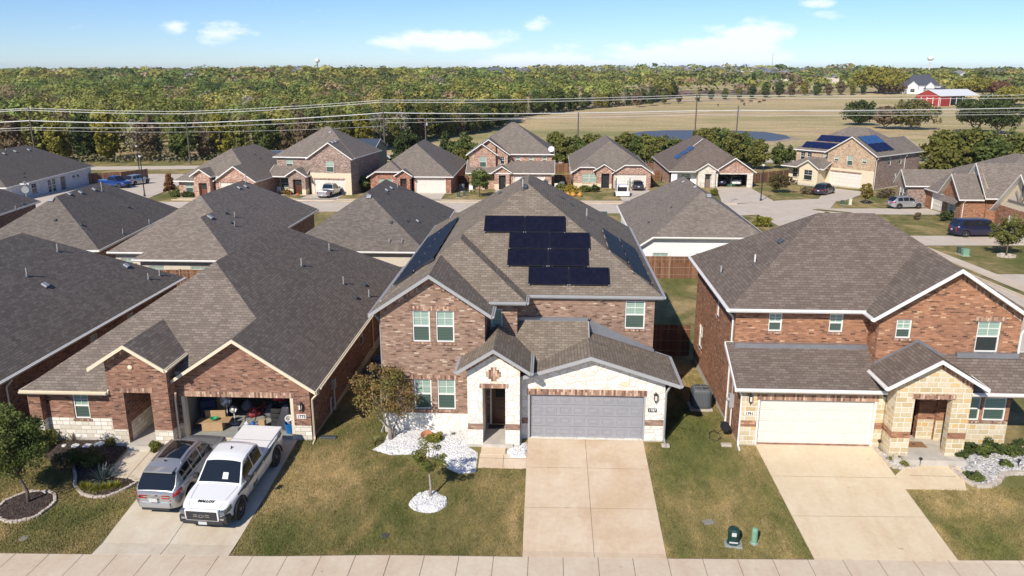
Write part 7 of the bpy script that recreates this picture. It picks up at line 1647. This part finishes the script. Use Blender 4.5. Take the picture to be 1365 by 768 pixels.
def f(t):
    mb = MB(); c = plain('stroller_navy', (.012,.02,.06), .6); mb.box(-.3,.3,-.35,.3,.4,.8,c,bev=.12); mb.build('seat', t)
    mb = MB(); mb.lathe([(.34,-.3),(.34,.3)], c, 14, Matrix.Translation((0,.1,.85)) @ Matrix.Rotation(math.pi/2, 4, 'Y')); mb.build('hood', t)
    mb = MB()
    for sx in (-.3,.3): mb.tube([(sx,-.4,.15),(sx,.35,.9),(sx,.6,1.05)], .018, METAL, 6)
    mb.tube([(-.3,.6,1.05),(.3,.6,1.05)], .02, BLACK, 6); mb.build('handle', t)
    for sx in (-.3,.3):
        for sy in (-.4,.4): mb = MB(); mb.lathe([(.14,-.03),(.14,.03)], TYRE, 14, Matrix.Translation((sx,sy,.14)) @ Matrix.Rotation(math.pi/2, 4, 'Y')); mb.build('wheel', t)
gthing('stroller', 'navy stroller in the shadow at the left of the open garage', 'stroller', -15.4, 32.9, f, R(20))
for k, (x, y, c, s_, lab) in enumerate(((-13.45,32.3,(.6,.58,.6),.35,'white jug on the floor of the open garage'),(-13.2,32.35,(.03,.12,.4),.32,'blue bottle beside the white jug in the garage'),(-12.75,32.35,(.42,.28,.15),.42,'small upright cardboard carton left of the tyre stack'),(-13.5,31.9,(.05,.05,.06),.2,'black toy with wheels on the garage floor'),(-10.95,32.1,(.7,.7,.68),.4,'white appliance box by the right garage wall'))):
    mb = MB(); m_ = plain('clutter_%s' % 'abcde'[k], c, .5)
    if k in (0, 1): mb.lathe([(.09,0),(.11,.03),(.11,s_*.7),(.04,s_*.9),(.04,s_),(.001,s_)], m_, 12)
    elif k == 3:
        mb.box(-.18,.18,-.1,.1,.06,.18,m_,bev=.03)
        for sx in (-.12,.12):
            for sy in (-.1,.1): mb.lathe([(.06,-.02),(.06,.02)], TYRE, 10, Matrix.Translation((sx,sy,.06)) @ Matrix.Rotation(math.pi/2, 4, 'X'))
    else: mb.box(-.14,.14,-.12,.12,0,s_,m_,bev=.015); mb.box(-.14,.14,-.005,.005,s_-.004,s_+.006,plain('packing_tape', (.55,.45,.3), .4))
    tag(mb.build({0:'jug',1:'bottle',2:'cardboard_box',3:'toy_car',4:'appliance_box'}[k], loc=(x,y,gzA)), lab, {0:'jug',1:'bottle',2:'box',3:'toy',4:'box'}[k])
# things before the distant houses
p = G(606, 262)
def seat(label, px, py):
    p = G(px, py); t = empty('garden_chair', p, R(10), label, 'chair', 'chairs on the front porches'); mb = MB(); mb.box(-.3,.3,-.3,.3,.38,.44,WHITE,bev=.02); mb.build('seat', t); mb = MB(); mb.box(-.3,.3,.26,.32,.44,1.0,WHITE,bev=.02); mb.build('backrest', t)
    for sx in (-.26,.26):
        for sy in (-.26,.26): mb = MB(); mb.tube([(sx,sy,0),(sx,sy,.4)], .03, WHITE, 5); mb.build('leg', t)
seat('white chair on the porch of the mauve two storey house', 372, 258); seat('white chair on the porch of the pinkish two storey house', 628, 256); seat('white garden chair beside the dark yard of the pinkish house', 742, 253)
mb = MB(); p = G(397, 261); mb.lathe([(.16,0),(.24,.12),(.22,.3),(.08,.36),(.02,.4)], plain('orange_ceramic', (.55,.15,.04), .5), 12); tag(mb.build('pumpkin', loc=p), 'orange pumpkin by the mauve house porch', 'pumpkin')
for k, px in enumerate((757, 764, 773)):
    p = G(px, 262); mb = MB(); mb.lathe([(.2,0),(.38,.2),(.34,.5),(.12,.6),(.03,.7)], plain('orange_ceramic_pale', (.6,.3,.05), .5), 12); tag(mb.build('pumpkin', loc=p), 'big orange pumpkin in the flower bed of the clipped gable house', 'pumpkin', 'pumpkins in the flower bed')
# ------------------------------------------------------------------ far things
# pond
pts = [G(x, y)[:2] for x, y in ((840,180),(858,176.5),(890,175),(930,175),(975,175.5),(1020,177.5),(1048,182),(1054,185.5),(1035,188.5),(1000,189.5),(950,190),(900,188.5),(862,185))]
wm, nt, bs = newmat('pond_water'); bs.inputs['Base Color'].default_value = (.09,.09,.105,1); bs.inputs['Roughness'].default_value = .4; bs.inputs['Specular IOR Level'].default_value = .12
bump(nt, bs, noise(nt, coords(nt), 1.5, 3), .25, .05)
zp = max(gz(*p) for p in pts)+.12
mb = MB(); cxp = sum(p[0] for p in pts)/len(pts); cyp = sum(p[1] for p in pts)/len(pts); mb.poly([(x, y, zp) for x, y in (pts if area(pts) > 0 else pts[::-1])], wm); o = mb.build('pond', uv=False); o['kind'] = 'structure'
bk = plain('pond_mud_bank', (.33,.26,.19), .95, var=.2, vs=.6); mb = MB(); n = len(pts); rr = random.Random(1)
for i in range(n):
    a, b = Vector(pts[i]), Vector(pts[(i+1)%n]); c = Vector((cxp, cyp)); A2 = c+(a-c)*(1.1+.05*math.sin(i*2)); B2 = c+(b-c)*(1.1+.05*math.sin((i+1)%n*2))
    mb.poly([(a.x,a.y,zp+.03),(b.x,b.y,zp+.03),(B2.x,B2.y,gz(B2.x,B2.y)-.05),(A2.x,A2.y,gz(A2.x,A2.y)-.05)], bk)
o = mb.build('pond_bank', uv=False); o['kind'] = 'structure'
# pale dirt track along the far side of the pasture, brown fields
dirt = plain('dirt_track', (.5,.42,.33), .95, var=.1, vs=.1); brown = plain('ploughed_field', (.27,.17,.11), .95, var=.2, vs=.02)
def strip(name, px, mat, w, dz=.2):
    P = [G(*q)[:2] for q in px]; mb = MB()
    for a, b in zip(P, P[1:]): mb.poly([(a[0],a[1]-w,gz(a[0],a[1]-w)+dz),(b[0],b[1]-w,gz(b[0],b[1]-w)+dz),(b[0],b[1]+w,gz(b[0],b[1]+w)+dz),(a[0],a[1]+w,gz(a[0],a[1]+w)+dz)], mat)
    mb.build(name, uv=False)['kind'] = 'structure'
strip('dirt_road', [(690,147),(760,145),(820,139),(870,136),(940,134),(980,134)], dirt, 5)
strip('field', [(895,124.5),(930,124),(1000,123.5),(1065,123)], brown, 60, .4)
strip('field', [(780,131),(830,129.5),(880,129)], brown, 30, .4)
# cattle
def cow(label, px, py, rz):
    p = G(px, py); t = empty('cow', (p[0], p[1], p[2]+.1), rz, label, 'cow', 'black cattle grazing in the pasture'); m = plain('black_hide', (.012,.01,.01), .7); vs = []; n = 10
    mb = MB(); mb.tube([(-1.05,0,1.2),(-.95,0,1.15),(-.5,0,1.1),(.1,0,1.02),(.6,0,1.1),(.85,0,1.2),(1.15,0,1.1),(1.35,0,.85),(1.5,0,.6),(1.68,0,.42),(1.75,0,.38)], [.1,.3,.38,.42,.38,.28,.19,.17,.17,.1,.06], m, n)
    for x, y in ((-.75,.2),(-.75,-.2),(.6,.18),(.6,-.18)):
        k = -.08 if x < 0 else .03; mb.tube([(x,y,1.1),(x-k*2,y,.75),(x+k,y,.4),(x,y,0)], [.17,.11,.065,.06], m, 6)
    for y in (-1, 1): mb.tube([(1.4,y*.12,.75),(1.36,y*.3,.76)], [.06,.02], m, 5)
    mb.tube([(-1.1,0,1.25),(-1.22,0,.9),(-1.2,0,.45)], [.03,.02,.04], m, 5); mb.build('body', t, smooth=True)
for k, (px, py, a) in enumerate(((957,142,1.4),(992,141,1.7),(989,137,.1),(1001,137,3.0),(1018,136,.2),(1012,138,.3))): cow(['black cow standing alone at the left of the herd','black cow facing away below the herd','leftmost cow of the far herd','second cow of the far herd','rightmost cow of the far herd','cow between the last two of the far herd'][k], px, py, a)
# red barn
RED = plain('barn_red_boards', (.34,.035,.025), .7, var=.15, vs=1.5); TIN = plain('barn_white_metal_roof', (.75,.75,.74), .4, var=.04)
p = G(1251, 142); H = House('barn', (p[0], p[1], p[2]), R(32), 'red barn with white metal roof and open side in the pasture', 'barn', roof=TIN, trim=WHITE)
H.wing(-.6, 13.5, -.5, 38, 5.0, sides='EW', p=.42) if False else None
H.wing(-.5, 38, -1, 16, 6.0, sides='SN', p=.42); H.block(0, 10, -.6, 15.6, bands(99, RED), sides='SWNE'); H.block(10, 37.6, 8, 15.6, bands(99, DARKG), sides='SNE')
H.done()
for x in (16,22,28,34,37.4): mb = MB(); mb.tube([(x,-.5,0),(x,-.5,5.1)], .16, WHITE, 6); mb.build('post', H.root)
mb = MB()
for y in (.2,4,8,11.8): mb.box(-.1, -.02, y-.2, y+.2, 0, 5.2, WHITE)
mb.box(-.1, -.02, 4, 8, 4.3, 4.6, WHITE); mb.box(9.6, 10, -.75, -.62, 0, 5.0, WHITE); mb.box(-.05,.3,-.75,-.62,0,5,WHITE); mb.build('white_trim_board', H.root)
# white farmhouse on the knoll
p = G(1226, 123); SL = plain('slate_dark_roof', (.06,.065,.085), .7, var=.15, vs=1); WB = plain('white_clapboard', (.78,.78,.78), .6)
H = House('farmhouse', (p[0], p[1], p[2]), R(-20), 'white farmhouse with dark steep roof and white gables beside the red barn', 'house', roof=SL, trim=WHITE)
H.wing(-13, 13, 0, 16, 5.2, p=.95); H.wing(-8.5, -1, -2.5, 8, 5.0, sides='EW', p=.9); H.wing(3, 9, -2.0, 8, 5.0, sides='EW', p=.95); H.wing(2, 16, -3.5, 1, 3.0, lvl=2, sides='S', p=.3); H.wing(-22, -13, 2, 12, 3.2, lvl=3, sides='EW', p=.7)
H.block(-12.5, 12.5, .5, 15.5, bands(99, WB), holes=[win('S', k, k+1.2, 1.2, 3.2, up=PDK, lo=PDK) for k in (-11,4,7,10)]); H.block(-8, -1.5, -2, 3, bands(99, WB), sides='SEW', holes=[win('S', -6.2, -3.4, 1.0, 3.4, up=PDK, lo=PDK)]); H.block(3.4, 8.6, -1.5, 3, bands(99, WB), sides='SEW'); H.block(-21.6, -13, 2.4, 11.6, bands(99, WB), lvl=3, sides='SNW')
H.done()
# shed with dark metal roof & grey shed behind the mauve house
DM = plain('dark_metal_roof', (.09,.11,.14), .35, .3); 
r_ = ray(355, 193); Y = 152; X = r_[0]/r_[1]*Y; H = House('shed', (X, Y, gz(X, Y)), R(-6), 'open shed with flat dark blue metal roof by the woods', 'shed', roof=DM, trim=WHITE); H.wing(-4.2, 4.0, -1, 7, 3.3, sides='S', p=.06); H.block(-2.5, 3.8, 1.5, 6.6, bands(99, DARKG)); H.block(-1, 1, 1.3, 1.5, bands(99, WHITE), top=1.6); H.done()
for x in (-3.8, 3.6): mb = MB(); mb.tube([(x,-.7,0),(x,-.7,3.3)], .1, WHITE, 6); mb.build('post', H.root)
r_ = ray(484, 205); Y = 152; X = r_[0]/r_[1]*Y; H = House('shed', (X, Y, gz(X, Y)), R(-3), 'grey green metal building behind the mauve two storey house', 'shed', roof=DM, trim=WHITE); H.wing(-6, 2.6, -2, 9, 4.6, sides='SN', p=.35); H.block(-5.8, 2.4, -1.6, 8.6, bands(99, plain('shed_green_grey', (.1,.14,.14), .5)), holes=[dict(k='open', side='S', u=(-1.5, 1.4), z=(.05, 3.2), dep=.2)]); H.done()
mb = MB(); p = G(1243, 203); 
r_ = ray(1243, 230); Y = 133; X = r_[0]/r_[1]*Y
mb = MB(); mb.box(-.9, .9, -.9, .9, 0, 2.6, plain('stucco_cream', (.68,.58,.42), .8), bev=.03); mb.box(-1.05, 1.05, -1.05, 1.05, 2.6, 2.8, CONC, bev=.03); tag(mb.build('gate_pillar', loc=(X, Y, gz(X, Y))), 'cream masonry pillar at the end of the subdivision wall', 'pillar')
# water towers and mast
def tower(label, px, ytop, ybase, D, rad, single=True):
    r_ = ray(px, ybase); X = r_[0]/r_[1]*D; zt = aty(px, ytop, D)[1]; z0 = gz(X, D); t = empty('water_tower', (X, D, z0), 0, label, 'water tower', 'water towers on the horizon'); h_ = zt-z0
    mb = MB(); mb.lathe([(rad*.5,0),(rad*.24,h_*.12),(rad*.22,h_*.75),(rad*.45,h_-rad*1.9)], WHITE, 16); mb.build('stem', t, smooth=True)
    mb = MB(); mb.lathe([(rad*.4,h_-rad*1.95)]+[(rad*1.05*math.sin(math.pi*(k+1.2)/9), h_-rad*.95-rad*.9*math.cos(math.pi*(k+1.2)/9)) for k in range(8)], WHITE, 20); mb.build('tank', t, smooth=True)
tower('white water tower above the farmhouse', 1237.5, 74, 100, 1150, 3.8); tower('small white water tower on the left horizon', 423.5, 77.5, 92, 2300, 7)
r_ = ray(1029, 90); D = 1800; X = r_[0]/r_[1]*D; zt = aty(1029, 71, D)[1]; t = empty('radio_mast', (X, D, gz(X, D)), 0, 'thin radio mast on the horizon', 'mast'); mb = MB(); mb.tube([(0,0,0),(0,0,zt-gz(X,D))], .55, METAL, 4); mb.build('lattice', t)
# distant neighbourhood: gabled roofs among the trees
def farhouse(x, y, s_, rz, rm, wm_, wide):
    t = empty('distant_house', (x, y, gz(x, y)), rz, 'small pale house with grey roof in the distant neighbourhood', 'house', 'distant houses near the horizon')
    return t
fm = []
for k, (rc, wc) in enumerate((((.16,.17,.2), (.55,.48,.42)), ((.22,.21,.22), (.7,.66,.6)), ((.12,.13,.16), (.42,.3,.25)))):
    t = empty('distant_house', (0, -400, 0), 0, 'small grey roofed house in the distant neighbourhood', 'house', 'distant houses near the horizon'); rm_ = plain('far_roof_%s' % 'abc'[k], rc, .8); wm_ = plain('far_wall_%s' % 'abc'[k], wc, .8)
    mb = MB(); mb.box(-8, 8, -6, 6, -1, 5.5, wm_); mb.faces([(-8,-6.01,5.5),(8,-6.01,5.5),(0,-6.01,8.5)], [(0,1,2)], wm_); mb.build('wall', t)
    mb = MB(); mb.faces([(-8.6,-6.6,5.3),(8.6,-6.6,5.3),(8.6,6.6,5.3),(-8.6,6.6,5.3),(-3,0,10.4),(3,0,10.4)], [(0,1,5,4),(1,2,5),(2,3,4,5),(3,0,4)], rm_); mb.build('roof', t); fm.append([t, False])
rr = random.Random(12); cnt = 0
for k in range(185):
    px = rr.uniform(770, 1075) if k < 140 else rr.choice((rr.uniform(600, 700), rr.uniform(640, 700), rr.uniform(120, 660), rr.uniform(1075, 1360)))
    D = rr.uniform(1250, 2000) if k < 140 else rr.uniform(900, 2300); r_ = ray(px, 100); X = r_[0]/r_[1]*D; q = fm[rr.randrange(3)]; o = q[0] if not q[1] else copy_tree(q[0]); q[1] = True
    o.location = (X, D, gz(X, D)+(1.0 if k < 140 else 5.0)); o.rotation_euler = (0, 0, rr.uniform(0, 3.1)); s_ = rr.uniform(.9, 1.35); o.scale = (s_, s_, s_)
p = G(105, 104)
_o = JOINTS.build('pavement_joint', uv=False); _o['kind'] = 'structure'
# ------------------------------------------------------------------ light
SUN_EL, SUN_AZ = 37.0, 25.0          # sun stands behind the camera, a little to the left
sd = Vector((-math.sin(R(SUN_AZ))*math.cos(R(SUN_EL)), -math.cos(R(SUN_AZ))*math.cos(R(SUN_EL)), math.sin(R(SUN_EL))))
sl = bpy.data.lights.new('sun', 'SUN'); sl.energy = 4.3; sl.angle = R(.55); sl.color = (1, .925, .82)
so = bpy.data.objects.new('sun', sl); COL.objects.link(so); so.rotation_euler = sd.to_track_quat('Z', 'Y').to_euler(); so.location = (0, 0, 60)
w = bpy.data.worlds.new('World'); SC.world = w; w.use_nodes = True; nt = w.node_tree; bg = nt.nodes['Background']
sky = nt.nodes.new('ShaderNodeTexSky'); sky.sky_type = 'NISHITA'; sky.sun_disc = False; sky.sun_elevation = R(SUN_EL); sky.sun_rotation = R(180+SUN_AZ)
sky.altitude = 1500; sky.air_density = 1.0; sky.dust_density = 0; sky.ozone_density = 5
bg.inputs['Strength'].default_value = .1
# clouds: soft masks round chosen sky directions times noise
tc = nt.nodes.new('ShaderNodeTexCoord'); sep = nt.nodes.new('ShaderNodeSeparateXYZ'); nt.links.new(tc.outputs['Generated'], sep.inputs[0])
def M(op, a, b=None, c=None):
    n = nt.nodes.new('ShaderNodeMath'); n.operation = op
    for i, v in enumerate((a, b, c)):
        if v is None: continue
        if hasattr(v, 'is_output'): nt.links.new(v, n.inputs[i])
        else: n.inputs[i].default_value = v
    return n.outputs[0]
az = M('ARCTAN2', sep.outputs[0], sep.outputs[1]); el = M('ARCSINE', sep.outputs[2])
comb = nt.nodes.new('ShaderNodeCombineXYZ'); nt.links.new(az, comb.inputs[0]); nt.links.new(M('MULTIPLY', el, 2.2), comb.inputs[1])
nz = nt.nodes.new('ShaderNodeTexNoise'); nz.inputs['Scale'].default_value = 26; nz.inputs['Detail'].default_value = 8; nz.inputs['Roughness'].default_value = .6; nt.links.new(comb.outputs[0], nz.inputs['Vector'])
tot = None
for px, py, sx, sy, amp in ((233,37,18,9,1),(296,42,34,13,.85),(590,54,92,13,1.15),(535,58,30,9,.8),(716,32,20,10,.85),(770,62,40,10,.6),(720,82,85,13,1.1),(930,78,120,19,1.35),(860,88,130,10,1.3),(1000,54,48,24,1.15),(960,62,60,14,1.1),(1090,4,22,7,.9),(1086,19,22,6,.6),(640,48,50,9,.7),(425,18,8,14,.35),(405,30,8,8,.3),(375,38,6,12,.3),(120,32,12,6,.3)):
    r_ = Vector(ray(px, py)).normalized(); a0 = math.atan2(r_.x, r_.y); e0 = math.asin(r_.z); wx, wy = sx/1062, sy/1062
    d = M('ADD', M('POWER', M('ABSOLUTE', M('DIVIDE', M('SUBTRACT', az, a0), wx)), 2.0), M('POWER', M('ABSOLUTE', M('DIVIDE', M('SUBTRACT', el, e0), wy)), 2.0))
    g_ = M('MULTIPLY', M('EXPONENT', M('MULTIPLY', d, -.9)), amp)
    tot = g_ if tot is None else M('MAXIMUM', tot, g_)
fac = nt.nodes.new('ShaderNodeMapRange'); nt.links.new(M('ADD', M('MULTIPLY', nz.outputs['Fac'], 1.15), M('MULTIPLY', tot, .62)), fac.inputs[0])
for i, v in enumerate((.8, 1.1, 0, .95)): fac.inputs[i+1].default_value = v
mx = nt.nodes.new('ShaderNodeMix'); mx.data_type = 'RGBA'; nt.links.new(fac.outputs[0], mx.inputs[0]); tn = nt.nodes.new('ShaderNodeMix'); tn.data_type = 'RGBA'; tn.blend_type = 'MULTIPLY'; tn.inputs[0].default_value = 1; nt.links.new(sky.outputs[0], tn.inputs[6]); tn.inputs[7].default_value = (.78, .87, 1.03, 1)
nt.links.new(tn.outputs[2], mx.inputs[6]); mx.inputs[7].default_value = (8.2, 9.0, 10.0, 1)
nt.links.new(mx.outputs[2], bg.inputs['Color'])
v = SC.view_settings; SC.display_settings.display_device = 'sRGB'; v.view_transform = 'Standard'; v.look = 'None'; v.exposure = .33; v.gamma = 1; v.use_curve_mapping = False
cy = SC.cycles; cy.max_bounces = 6; cy.diffuse_bounces = 3; cy.glossy_bounces = 3; cy.transmission_bounces = 4; cy.transparent_max_bounces = 8; cy.caustics_reflective = False; cy.caustics_refractive = False; cy.use_denoising = True

# aerial haze: one closed box round everything
mb = MB(); mb.box(-9500, 9500, -300, 9500, -7.3, 62, plain('haze_empty', (1,1,1))); hz = mb.build('haze', uv=False); hz['kind'] = 'stuff'
hm = bpy.data.materials.new('haze_air'); hm.use_nodes = True; hn = hm.node_tree; hn.nodes.remove(hn.nodes['Principled BSDF']); pv = hn.nodes.new('ShaderNodeVolumePrincipled')
pv.inputs['Color'].default_value = (.82,.9,1,1); pv.inputs['Density'].default_value = (.00006); pv.inputs['Anisotropy'].default_value = 0; hn.links.new(pv.outputs[0], hn.nodes['Material Output'].inputs['Volume']); hz.data.materials.clear(); hz.data.materials.append(hm)
cy.volume_bounces = 0
